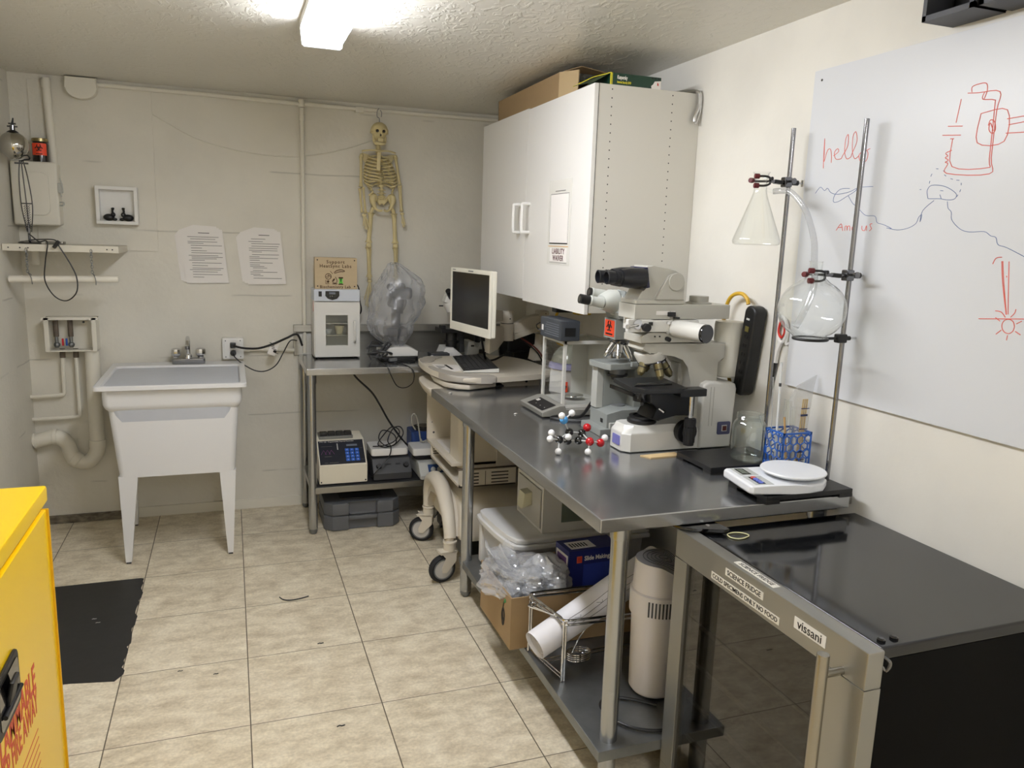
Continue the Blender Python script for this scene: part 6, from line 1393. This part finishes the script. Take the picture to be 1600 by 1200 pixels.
# ================================================================== WHITEBOARD, WALL BOX
t = thing('whiteboard', 'large white writing board with red and blue marker drawings on the right wall', 'whiteboard', (2.29, -3.0, 1.7))
wbm = mat('whiteboard_gloss', 'd4d6d9', .33, spec=.45)
B().m(wbm).box(2.287, 2.2995, -4.6, -2.185, 1.212, 2.268, .001).build('board', t)
RED = [[(-2.27, 1.951), (-2.265, 2.004), (-2.263, 2.046), (-2.267, 2.004), (-2.27, 1.972), (-2.281, 2.006), (-2.294, 2.009), (-2.302, 1.988), (-2.304, 1.966)], [(-2.311, 1.987), (-2.332, 1.998), (-2.326, 2.008), (-2.314, 1.997), (-2.322, 1.977), (-2.345, 1.975), (-2.352, 1.984), (-2.37, 2.013), (-2.367, 2.047), (-2.358, 2.033), (-2.359, 1.996), (-2.371, 1.973), (-2.388, 1.977), (-2.391, 1.986), (-2.407, 2.022), (-2.398, 2.052), (-2.388, 2.036), (-2.393, 1.992), (-2.406, 1.97), (-2.422, 1.978)], [(-2.433, 1.989), (-2.422, 1.978), (-2.433, 1.958), (-2.454, 1.96), (-2.458, 1.983), (-2.44, 1.997), (-2.431, 1.986), (-2.465, 1.995)], [(-2.358, 1.75), (-2.377, 1.771), (-2.387, 1.749)], [(-2.366, 1.759), (-2.384, 1.76)], [(-2.396, 1.749), (-2.396, 1.762), (-2.403, 1.763), (-2.406, 1.75), (-2.407, 1.762), (-2.416, 1.763), (-2.418, 1.749)], [(-2.439, 1.765), (-2.427, 1.76), (-2.429, 1.75), (-2.442, 1.752)], [(-2.467, 1.764), (-2.469, 1.752), (-2.48, 1.75), (-2.485, 1.764), (-2.488, 1.749)], [(-2.507, 1.77), (-2.499, 1.768), (-2.503, 1.76), (-2.507, 1.755), (-2.498, 1.748)], [(-2.768, 2.093), (-2.761, 2.033)], [(-2.737, 2.027), (-2.783, 2.022)], [(-2.723, 2.005), (-2.781, 1.999)], [(-2.75, 1.993), (-2.761, 1.992)], [(-2.757, 1.993), (-2.766, 1.919), (-2.874, 1.908), (-2.876, 1.93), (-2.871, 2.059), (-2.867, 2.076), (-2.833, 2.083), (-2.836, 2.1)], [(-2.786, 2.105), (-2.818, 2.101), (-2.88, 2.094), (-2.878, 2.045), (-2.881, 1.933), (-2.882, 1.892), (-2.752, 1.902), (-2.752, 1.927), (-2.743, 1.932), (-2.752, 1.937), (-2.741, 1.944), (-2.749, 1.948), (-2.741, 1.956), (-2.759, 1.962)], [(-2.798, 2.106), (-2.797, 2.119), (-2.815, 2.123), (-2.838, 2.121), (-2.843, 2.102), (-2.837, 2.082)], [(-2.834, 2.047), (-2.908, 2.046), (-2.911, 1.97), (-2.834, 1.974), (-2.834, 2.047)], [(-2.86, 2.014), (-2.864, 2.027), (-2.876, 2.022), (-2.882, 2.002), (-2.874, 1.993), (-2.863, 2.004), (-2.865, 2.02), (-2.876, 1.999)], [(-2.911, 2.024), (-2.956, 2.025)], [(-2.917, 2.009), (-2.958, 2.011)], [(-2.913, 1.989), (-2.962, 1.986)], [(-2.928, 1.664), (-2.935, 1.679), (-2.951, 1.682)], [(-2.952, 1.672), (-2.963, 1.618), (-2.985, 1.539)], [(-2.972, 1.672), (-2.979, 1.619), (-2.99, 1.54)], [(-2.91, 1.521), (-3.034, 1.533)], [(-2.954, 1.546), (-2.971, 1.544), (-2.984, 1.532)], [(-3.009, 1.555), (-3.007, 1.545), (-2.998, 1.534)], [(-2.955, 1.672), (-2.966, 1.619), (-2.986, 1.539)], [(-2.971, 1.636), (-2.972, 1.632)], [(-3.012, 1.512), (-3.01, 1.501), (-3.001, 1.493), (-2.989, 1.494), (-2.98, 1.503), (-2.978, 1.515), (-2.984, 1.525), (-2.996, 1.528), (-3.007, 1.523), (-3.012, 1.512)], [(-2.971, 1.521), (-2.957, 1.529)], [(-2.978, 1.499), (-2.965, 1.487)], [(-2.997, 1.488), (-2.996, 1.475)], [(-3.016, 1.5), (-3.031, 1.493)], [(-3.016, 1.519), (-3.029, 1.527)]]
BLUE = [[(-2.244, 1.872), (-2.265, 1.891), (-2.286, 1.879), (-2.299, 1.886), (-2.315, 1.872), (-2.339, 1.865), (-2.374, 1.866), (-2.404, 1.871), (-2.428, 1.879), (-2.421, 1.87), (-2.389, 1.856), (-2.356, 1.842), (-2.333, 1.841), (-2.335, 1.862), (-2.359, 1.88), (-2.398, 1.88)], [(-2.436, 1.882), (-2.494, 1.881)], [(-2.396, 1.857), (-2.418, 1.833), (-2.437, 1.824), (-2.456, 1.808), (-2.479, 1.795), (-2.515, 1.792), (-2.526, 1.773), (-2.551, 1.767), (-2.584, 1.755), (-2.565, 1.757), (-2.606, 1.751), (-2.644, 1.756), (-2.67, 1.769), (-2.677, 1.786), (-2.687, 1.793), (-2.684, 1.773), (-2.688, 1.804), (-2.722, 1.831)], [(-2.701, 1.837), (-2.695, 1.859), (-2.709, 1.873), (-2.753, 1.867), (-2.79, 1.847), (-2.788, 1.833), (-2.767, 1.831), (-2.741, 1.835), (-2.714, 1.836), (-2.701, 1.837)], [(-2.739, 1.846), (-2.745, 1.835)], [(-2.739, 1.857), (-2.748, 1.856)], [(-2.669, 1.863), (-2.674, 1.863)], [(-2.699, 1.878), (-2.7, 1.885)], [(-2.701, 1.897), (-2.704, 1.904)], [(-2.716, 1.917), (-2.723, 1.916)], [(-2.74, 1.91), (-2.745, 1.907)], [(-2.767, 1.887), (-2.774, 1.885)], [(-2.786, 1.882), (-2.795, 1.881)], [(-2.802, 1.874), (-2.803, 1.868)], [(-2.803, 1.857), (-2.801, 1.85)], [(-2.797, 1.843), (-2.793, 1.838)], [(-2.745, 1.899), (-2.751, 1.895)], [(-2.766, 1.827), (-2.771, 1.809), (-2.783, 1.798), (-2.788, 1.777), (-2.817, 1.753), (-2.847, 1.745), (-2.89, 1.746), (-2.911, 1.735), (-2.926, 1.731), (-2.935, 1.713), (-2.96, 1.706), (-3.01, 1.685)]]

def strokes(L, mt, nm, w):
    b = B().m(mt)
    for s in L:
        P = [(2.2868, y, z) for y, z in s]
        if len(P) > 2: P = [tuple(p) for p in catmull(P, 4)]
        b.tube([(2.2868, p[1], p[2]) for p in P], w, 5, 1, smooth=False)
    o = b.build(nm, t); o['label'] = nm.replace('_', ' '); return o
redm = mat('red_marker', 'd96a5e', .6)
for lo, hi, nm in ((0, 3, 'red_handwriting'), (3, 9, 'red_handwriting'), (9, 21, 'red_circuit_drawing'), (21, 99, 'red_figure_drawing')): strokes(RED[lo:hi], redm, nm, .0012)
strokes(BLUE, mat('blue_marker', '62749f', .6), 'blue_marker_drawing', .0009)
B().m(ink).cyl((2.2862, -2.222, 2.235), (2.288, -2.222, 2.235), .004).cyl((2.2862, -2.17, 1.30), (2.288, -2.17, 1.30), .0001).build('screw', t)
wbx = mat('charcoal_panel', '45464a', .5)
def cubby(y1, y0, label):
    t = thing('wall_box', label, 'wall box', (2.245, (y0+y1)/2, 2.288), group='charcoal boxes above the whiteboard')
    b = B().m(wbx); x0 = 2.188; z0, z1 = 2.288, 2.43
    b.box(x0, 2.299, y0, y1, z0, z0+.014).box(x0, 2.299, y0, y1, z1-.012, z1).box(x0, 2.299, y1-.012, y1, z0, z1).box(x0, 2.299, y0, y0+.012, z0, z1)
    b.build('shell', t)
    B().m(blackp).box(2.28, 2.299, y0+.012, y1-.012, z0+.014, z1-.012).box(x0+.03, 2.28, y0+.0121, y0+.03, z0+.0141, z1-.013).build('lining', t)
    B().m(blackp).box(x0+.012, 2.299, y0-.002, y0-.0002, z0+.004, z1).build('shade_panel', t)  # black sheet paints the dark shade of the near side
cubby(-2.70, -2.855, 'charcoal open-fronted box above the whiteboard, the one fully in the picture')
cubby(-2.872, -3.03, 'charcoal open-fronted box at the top right corner, cut off by the edge')
# ================================================================== FRIDGE
t = thing('beverage_fridge', 'black glass-door science fridge with steel frame at lower right', 'fridge', (1.97, -2.9, 0))
FX, FY0, FY1, FZ = 1.645, -3.268, -2.60, .868
bkb = mat('fridge_black', '030303', .5, spec=.08)
bktop = mat('fridge_top', '101113', .09, coat=.15)
B().m(bkb).box(1.70, 2.287, FY0, FY1+.02, .05, FZ-.03, .003).build('body', t)
B().m(bktop).box(1.70, 2.288, FY0-.003, FY1+.03, FZ-.03, FZ, .006, 3).build('top', t)
fs = mat('fridge_frame_steel', 'a3a29c', .34, .9)
FD0, FD1 = -3.29, -2.555
gy0, gy1, gz0, gz1 = -3.165, -2.618, .12, .788
b = B().m(fs)
b.box(FX, FX+.045, FD0, FD1, gz1, FZ+.006, .004).box(FX, FX+.045, FD0, FD1, .06, gz0, .003)
b.box(FX, FX+.045, gy1, FD1, gz0, gz1, .002).box(FX, FX+.045, FD0, gy0, gz0, gz1, .002)
d = b.build('door_frame', t)
B().m(rubber).box(FX+.045, 1.70, FD0+.02, FD1-.02, .07, FZ-.008).build('door_gasket', t)
tint = glass('smoked_glass', (.5, .48, .44), .45, .05, .015)
B().m(tint).box(FX+.010, FX+.014, gy0, gy1, gz0, gz1).build('glass_pane', d)
B().m(mat('painted_glass_veil', '4b473c', .6)).box(FX+.030, FX+.040, gy0, gy1, gz0, gz1).build('veil_panel', t)  # brown panel behind the pane; glass haze is painted into its colour
for z in (.62, .50, .38, .26): B().m(mat('shelf_edge', '77756c', .4, .5)).box(FX+.018, FX+.0295, gy0+.02, gy1-.03, z-.004, z+.002).build('shelf_edge', t)
B().m(mat('handle_steel', 'a39e93', .25, .95)).cyl((1.59, -3.225, .848), (1.59, -3.225, .25), .0135, bev=.002).build('handle', d)
B().m(mat('handle_steel')).cyl((1.59, -3.225, .80), (FX+.003, -3.225, .80), .009).build('handle_post', d)
B().m(mat('handle_steel')).cyl((1.59, -3.225, .30), (FX+.003, -3.225, .30), .009).build('handle_post', d)
def flabel(y0, y1, z0, z1, txt, sz, nm, mt=paper):
    b = B().m(mt).box(FX-.0012, FX+.0002, y0, y1, z0, z1).m(ink).text(txt, sz, (FX-.0016, (y0+y1)/2, (z0+z1)/2), (0, -1, 0), (0, 0, 1), .0005, bold=.0002)
    return b.build(nm, d)
lab = mat('label_tape', 'd4d0c4', .3)
flabel(-2.955, -2.80, .834, .854, 'SCIENCE FRIDGE', .0185, 'tape_label', lab)
flabel(-3.02, -2.74, .800, .819, 'COLD SPECIMENS ONLY NO FOOD', .0168, 'tape_label', lab)
flabel(-3.172, -3.07, .822, .850, 'vissani', .031, 'name_plate', mat('plate_white', 'dad8d2', .3))
b = B().m(lab).box(FX+.010, FX+.032, -2.975, -2.815, FZ+.006, FZ+.0068).m(ink).text('SCIENCE FRIDGE', .018, (FX+.021, -2.895, FZ+.0072), (0, -1, 0), (1, 0, 0), .0005); b.build('tape_label', d)
b = B().m(blackg).prism([(1.63, -2.545), (1.70, -2.548), (1.765, -2.565), (1.775, -2.625), (1.75, -2.635), (1.70, -2.61), (1.665, -2.60), (1.635, -2.565)], 'z', FZ+.008, FZ+.018, .003).m(chrome).cyl((1.725, -2.59, FZ+.017), (1.725, -2.59, FZ+.0195), .006)
b.build('hinge_cover', t)
for x in (1.722, 1.757): B().m(blackg).lathe([(.009, 0), (.009, .004), (.005, .007), (0, .007)], (x, -3.246, FZ), n=16).build('rubber_stop', t)
B().m(dchrome).tube([(1.692, -3.285, FZ-.01), (1.70, -3.295, FZ-.02), (1.698, -3.29, FZ-.04), (1.69, -3.28, FZ-.03)], .004).build('latch_hook', t)
B().m(blackp).box(1.72, 2.26, FY0+.02, FY1, .0, .051).build('plinth', t)
tag(B().m(mat('elastic', 'd3cf9f', .5)).tube([(1.76, -2.655, FZ+.0025), (1.765, -2.632, FZ+.0025), (1.79, -2.625, FZ+.0025), (1.815, -2.635, FZ+.0025), (1.822, -2.655, FZ+.0025), (1.80, -2.668, FZ+.0025), (1.775, -2.67, FZ+.0025)], .0018, 6, 6, closed=True).build('rubber_band', origin=(1.79, -2.65, FZ)), 'pale yellow rubber band lying on top of the black fridge', 'rubber band')

# ================================================================== UNDER THE MAIN BENCH
ZU = .186
B().m(blackp).box(1.55, 2.24, -2.545, -2.50, .874, .8875, .002).build('support_channel', mbench)
B().m(steel).box(2.259, 2.292, -2.55, -2.47, .888, .922, .003).build('wall_bracket', mbench)
wpl = mat('bin_plastic', 'cfcecb', .35)
t = thing('storage_bin', 'large white lidded storage bin on the lower shelf behind the cardboard box', 'storage bin', (1.8, -1.33, ZU))
def rr2(x0, x1, y0, y1, r, z, n=6): return [(x, y, z) for x, y in rrect(x0, x1, y0, y1, r, n)]
bin_lo = glass('bin_translucent', (.75, .74, .76), .3, .08, .3, diff=.6)
B().m(bin_lo).loft([rr2(1.525, 2.15, -1.51, -1.12, .05, ZU+.003), rr2(1.51, 2.16, -1.525, -1.10, .05, ZU+.21)]).build('tub', t)
B().m(wpl).box(1.505, 1.54, -1.525, -1.49, ZU+.002, ZU+.21, .01).box(1.505, 1.54, -1.135, -1.10, ZU+.002, ZU+.21, .01).build('corner_post', t)
lidx = [(1.565, -1.535), (2.17, -1.535), (2.17, -1.085), (1.52, -1.085), (1.495, -1.10), (1.488, -1.15), (1.492, -1.25), (1.497, -1.35), (1.51, -1.45), (1.53, -1.515)]
B().m(wpl).prism(lidx, 'z', ZU+.212, ZU+.232, .004).prism([(x+(.012 if x < 1.6 else 0), y+(.010 if y < -1.3 else -.010)) for x, y in lidx], 'z', ZU+.232, ZU+.256, .008, 3).build('lid', t)
B().m(mat('bin_contents', '8d6f6a', .8, var=.3, vscale=8)).box(1.56, 2.10, -1.46, -1.16, ZU+.006, ZU+.19, .02).build('contents', t)
t = thing('drawer_unit', 'small white plastic drawer unit standing on the lid of the storage bin', 'drawer unit', (1.85, -1.32, ZU+.257))
B().m(wpl).box(1.672, 2.05, -1.475, -1.46, ZU+.258, .648).box(1.672, 2.05, -1.175, -1.16, ZU+.258, .648).box(1.672, 2.05, -1.46, -1.175, .634, .648).box(1.672, 2.05, -1.46, -1.175, ZU+.258, ZU+.27).box(2.03, 2.05, -1.46, -1.175, ZU+.27, .634).build('cabinet', t)
frd = mat('frosted_drawer', 'b3b2ad', .35)
d_ = B().m(frd).box(1.666, 1.676, -1.455, -1.18, ZU+.272, .632, .003).build('drawer', t)
B().m(mat('pale_knob', 'c9c6ac', .4)).prism([(1.62, .52), (1.668, .535), (1.668, .595), (1.63, .59)], 'y', -1.36, -1.29, .006).build('handle', d_)
B().m(mat('window_dark', '6a736a', .4)).box(1.76, 1.95, -1.4765, -1.4745, ZU+.30, .61).build('side_window', t)
# cardboard box with its contents
t = thing('cardboard_box', 'open brown cardboard box overhanging the lower shelf of the steel bench', 'box', (1.62, -1.74, ZU))
cx0, cx1, cy0, cy1, cz0, cz1 = 1.372, 1.90, -1.925, -1.56, ZU+.002, .392
b = B().m(card).box(cx0, cx1, cy0, cy1, cz0, cz0+.006)
for a in ((cx0, cx0+.006, cy0, cy1), (cx1-.006, cx1, cy0, cy1), (cx0+.006, cx1-.006, cy0, cy0+.006), (cx0+.006, cx1-.006, cy1-.006, cy1)): b.box(*a, cz0+.006, cz1)
b.build('carton', t)
pb = B().m(ink)
pb.tube([(cx0-.001, -1.86, .29), (cx0-.001, -1.845, .32), (cx0-.001, -1.83, .29), (cx0-.001, -1.845, .25)], .003, 5, 4, closed=True).tube([(cx0-.001, -1.855, .26), (cx0-.001, -1.84, .30), (cx0-.001, -1.85, .345)], .003, 5)
pb.m(mat('green_print', '3f7a45', .6)).tube([(cx0-.001, -1.855, .345), (cx0-.001, -1.862, .36), (cx0-.001, -1.87, .352)], .004, 5)
pb.build('printed_mark', t)
B().m(mat('torn_edge', '6e4f2c', .8)).tube([(cx0+.002, -1.66, cz1), (cx0-.003, -1.69, cz1-.006), (cx0-.002, -1.70, cz1-.001), (cx0-.003, -1.72, cz1-.008)], .004, 5).build('torn_edge', t)
t = thing('slide_kit_box', 'dark blue box printed Slide Making Kit standing in the cardboard box', 'box', (1.77, -1.82, .3))
Mq = Matrix.Translation((1.655, -1.80, .30)) @ Matrix.Rotation(math.radians(3), 4, 'Z')
nb = mat('navy_box', '232a6b', .35)
B(Mq).m(nb).box(0, .235, 0, .12, 0, .192, .001).build('carton', t)
b = B(Mq).m(mat('orange_square', 'd8593a', .5)).box(.035, .058, -.0012, 0, .140, .168).m(paper).text('Slide Making Kit', .026, (.068, -.0014, .156), (1, 0, 0), (0, 0, 1), .0005, 'LEFT', sx=.88, bold=.0006)
b.m(redink)
for k in range(3): b.box(.039+.006*k, .042+.006*k, -.0018, -.001, .145, .163)
b.m(mat('mid_blue_print', '2f3f93', .5)).box(.065, .215, -.0012, 0, .03, .132)
b.m(paper).box(-.0012, 0, .01, .11, .02, .17).m(mat('purple_print', '6d4f8e', .5)).box(-.0018, -.0008, .02, .10, .12, .16)
b.m(ink).box(-.0018, -.0008, .03, .09, .04, .10).m(paper).box(.02, .13, .02, .09, .1918, .193).m(ink)
for k in range(6): b.box(.03+k*.013, .036+k*.013, .035, .07, .193, .1938)
b.build('print', t)
bagf = glass('crinkled_film', (.95, .96, .97), .6, .12, .12, diff=.3)
def bag(c, r, sc, seed, amp, name, label, foot=None, mt=bagf, n=44):
    b = B().m(mt)
    def f(u, v):
        a = u*2*math.pi; p = v*math.pi; d = Vector((math.sin(p)*math.cos(a), math.sin(p)*math.sin(a), math.cos(p)))
        dq = Vector((d.x*1.0+d.z, d.y*.6, d.z*1.4)); k = 1 + amp*(NZ.noise(d*1.6+Vector((seed, 0, 0)))) - amp*.5*abs(NZ.noise(dq*3.2+Vector((0, seed, 0)))) - amp*.16*abs(NZ.noise(dq*8+Vector((seed, 0, 3))))
        if v in (0, 1): k = 1
        q = Vector((d.x*sc[0], d.y*sc[1], d.z*sc[2]))*r*k
        return (c[0]+q.x, c[1]+q.y, c[2]+q.z)
    b.grid(f, n, n*2//3)
    return b
t = thing('plastic_bag', 'shiny clear plastic bag bulging over the left edge of the cardboard box', 'bag', (1.43, -1.75, .38))
bag((1.465, -1.735, .385), .125, (1.1, 1.5, .62), 2.2, .5, '', '', n=80).build('film', t, ang=14)
bag((1.47, -1.73, .36), .08, (1.0, 1.4, .7), 5.2, .5, '', '', mt=glass('inner_film', (.9, .91, .92), .4, .1, .2, diff=.5), n=60).build('contents', t, ang=14)
B().m(bagf).grid(lambda u, v: (1.365+.035*v+.10*u, -1.62-.25*v+.03*math.sin(u*9), .475-.10*v+.02*math.sin(u*14+v*3)-.04*u*v), 30, 12).build('open_flap', t, ang=25)
t = thing('plastic_bag', 'cloudy plastic bag of lab supplies beside the blue kit box', 'bag', (1.57, -1.72, .36))
bag((1.575, -1.75, .37), .10, (.95, 1.1, 1.0), 7.7, .3, '', '', mt=glass('cloudy_film', (.8, .8, .78), .4, .12, .2, diff=.6), n=70).build('film', t, ang=16)
# poster rolls in a wire rack
t = thing('poster_roll', 'rolled white posters with thin line drawings lying across the wire rack', 'poster roll', (1.6, -2.08, .4))
pr = mat('poster_paper', 'e4e2e4', .5)
p0, p1 = Vector((1.388, -2.128, .312)), Vector((1.93, -2.0, .510))
dd = (p1-p0).normalized(); qm = Vector((0, 0, 1)).rotation_difference(dd).to_matrix(); LL = (p1-p0).length
for k, (s0, s1, r0, r1) in enumerate(((0, LL, .050, .060), (.012, LL, .038, .045), (.02, LL, .026, .03))):
    B().m(pr).lathe([(r0, s0), (r1, s1), (r1-.0015, s1), (r0-.0015, s0)], p0, qm, 40, closed=True).build('sheet', t)
b = B().m(grayink)
def onroll(s, a, e=.0006):
    r = .050+.010*s/LL+e; v = qm @ Vector((r*math.cos(a), r*math.sin(a), s)); return tuple(p0+v)
base = None
import itertools
best = max(range(36), key=lambda k: -(onroll(.2, k*math.pi/18)[1]) + onroll(.2, k*math.pi/18)[2]*.7)
a0 = best*math.pi/18
for da, s0, s1 in ((.35, .18, .5), (.05, .12, .5), (-.3, .14, .5)): b.tube([onroll(s0+(s1-s0)*k/8, a0+da+.05*math.sin(k)) for k in range(9)], .0008, 4, 1, smooth=False)
for s in (.16, .26): b.tube([onroll(s, a0-.15), onroll(s+.02, a0+.05), onroll(s+.025, a0-.1)], .0008, 4, 1, smooth=False)
b.build('line_drawing', t)
t = thing('wire_rack', 'chrome wire shelf rack standing on the lower shelf in front of the cardboard box', 'wire rack', (1.65, -2.07, ZU))
zr = .414
Pn, Pf = (1.478, -2.17), (1.435, -1.945)
rc = chrome
b = B().m(rc)
for dz in (0, -.016): b.tube([(1.92, -2.20, zr+dz), (1.6, -2.182, zr+dz), (1.50, -2.176, zr+dz), (1.474, -2.165, zr+dz), (1.470, -2.13, zr+dz), (1.437, -1.975, zr+dz), (1.437, -1.95, zr+dz), (1.455, -1.942, zr+dz), (1.55, -1.945, zr+dz), (1.92, -1.965, zr+dz)], .0048, 8, 5)
b.tube([(1.92, -2.19, zr-.008), (1.50, -2.165, zr-.008)], .003, 6, smooth=False)
b.build('top_frame', t)
for (x, y) in ((1.478, -2.172), (1.440, -1.948)):
    for dx in (-.004, .005): B().m(rc).cyl((x+dx, y, zr), (x+dx+.002, y+.002, ZU+.002), .0042, n=8).build('leg', t)
B().m(rc).tube([(1.47, -2.12, zr-.008), (1.42, -2.06, zr+.0), (1.415, -2.04, zr), (1.445, -2.02, zr-.004)], .003).tube([(1.46, -2.09, zr-.012), (1.41, -2.03, zr-.01), (1.408, -2.01, zr-.01), (1.44, -1.99, zr-.012)], .003).build('side_hook', t)
for dz in (.012, .026): B().m(rc).tube([(1.475, -2.165, ZU+dz), (1.452, -2.04, ZU+dz), (1.442, -1.96, ZU+dz)], .003, 6).tube([(1.452, -2.06, ZU+dz), (1.6, -2.05, ZU+dz), (1.9, -2.04, ZU+dz)], .003, 6).build('lower_rail', t)
b = B().m(rc)
for k in range(4): b.tube([(1.59+.045*math.cos(a), -2.06+.03*math.sin(a), ZU+.012+k*.008) for a in [i*math.pi/10 for i in range(20)]], .0028, 6, 1, closed=True)
b.tube([(1.56, -2.07, ZU+.04), (1.60, -2.05, ZU+.09), (1.66, -2.04, ZU+.15), (1.75, -2.04, ZU+.20)], .0028)
b.build('wire_coil', t)
# air purifier
t = thing('air_purifier', 'white cylindrical tower heater with a slotted band and top grille under the bench', 'heater', (1.755, -2.30, ZU))
pf = mat('purifier_white', 'dcd8d8', .38)
PC = (1.757, -2.30); pr0 = .088
B().m(pf).lathe([(0, .006), (.070, .006), (.080, .02), (.086, .30), (.086, .305), (0, .305)], (*PC, ZU), n=48).build('lower_shell', t)
B().m(pf).lathe([(.086, .29), (.094, .292), (.095, .37), (.088, .375)], (*PC, ZU), n=48).build('band', t)
b = B().m(pf)
ringsq = []
for k in range(11):
    f = k/10; z = ZU+.37+.105*f; rg = []
    for i in range(48):
        a = 2*math.pi*i/48; dip = .055*max(0, math.cos(a+.6))**1.5*f; rg.append((PC[0]+(.088-.006*f)*math.cos(a), PC[1]+(.088-.006*f)*math.sin(a), z-dip+.0*f))
    ringsq.append(rg)
b.loft(ringsq); b.build('top_shell', t)
b = B().m(dgray)
for k in range(16):
    a = math.radians(222+k*7.0); b.ob((PC[0]+.095*math.cos(a), PC[1]+.095*math.sin(a), ZU+.331), (.0035, .005, .052), (0, 0, math.degrees(a)))
b.build('vent_slot', t)['kind'] = 'stuff'
b = B().m(mgray)
for k in range(5): b.tube([(PC[0]+.01+(.015+.013*k)*math.cos(a), PC[1]+(.015+.013*k)*math.sin(a), ZU+.478-.055*max(0, math.cos(a+.6))**1.5*(k/5)) for a in [i*math.pi/12 for i in range(24)]], .0015, 5, 1, closed=True)
b.build('top_grille', t)['kind'] = 'stuff'
tag(B().m(blackp).tube([(1.72, -2.40, ZU+.006), (1.66, -2.35, ZU+.007), (1.60, -2.32, ZU+.007), (1.55, -2.33, ZU+.007), (1.535, -2.38, ZU+.007), (1.56, -2.46, ZU+.007), (1.62, -2.51, ZU+.007), (1.70, -2.53, ZU+.007), (1.78, -2.53, ZU+.007)], .0055).build('power_cable', origin=(1.62, -2.42, ZU)), 'black cable looping on the lower shelf at the foot of the tower heater', 'cable')
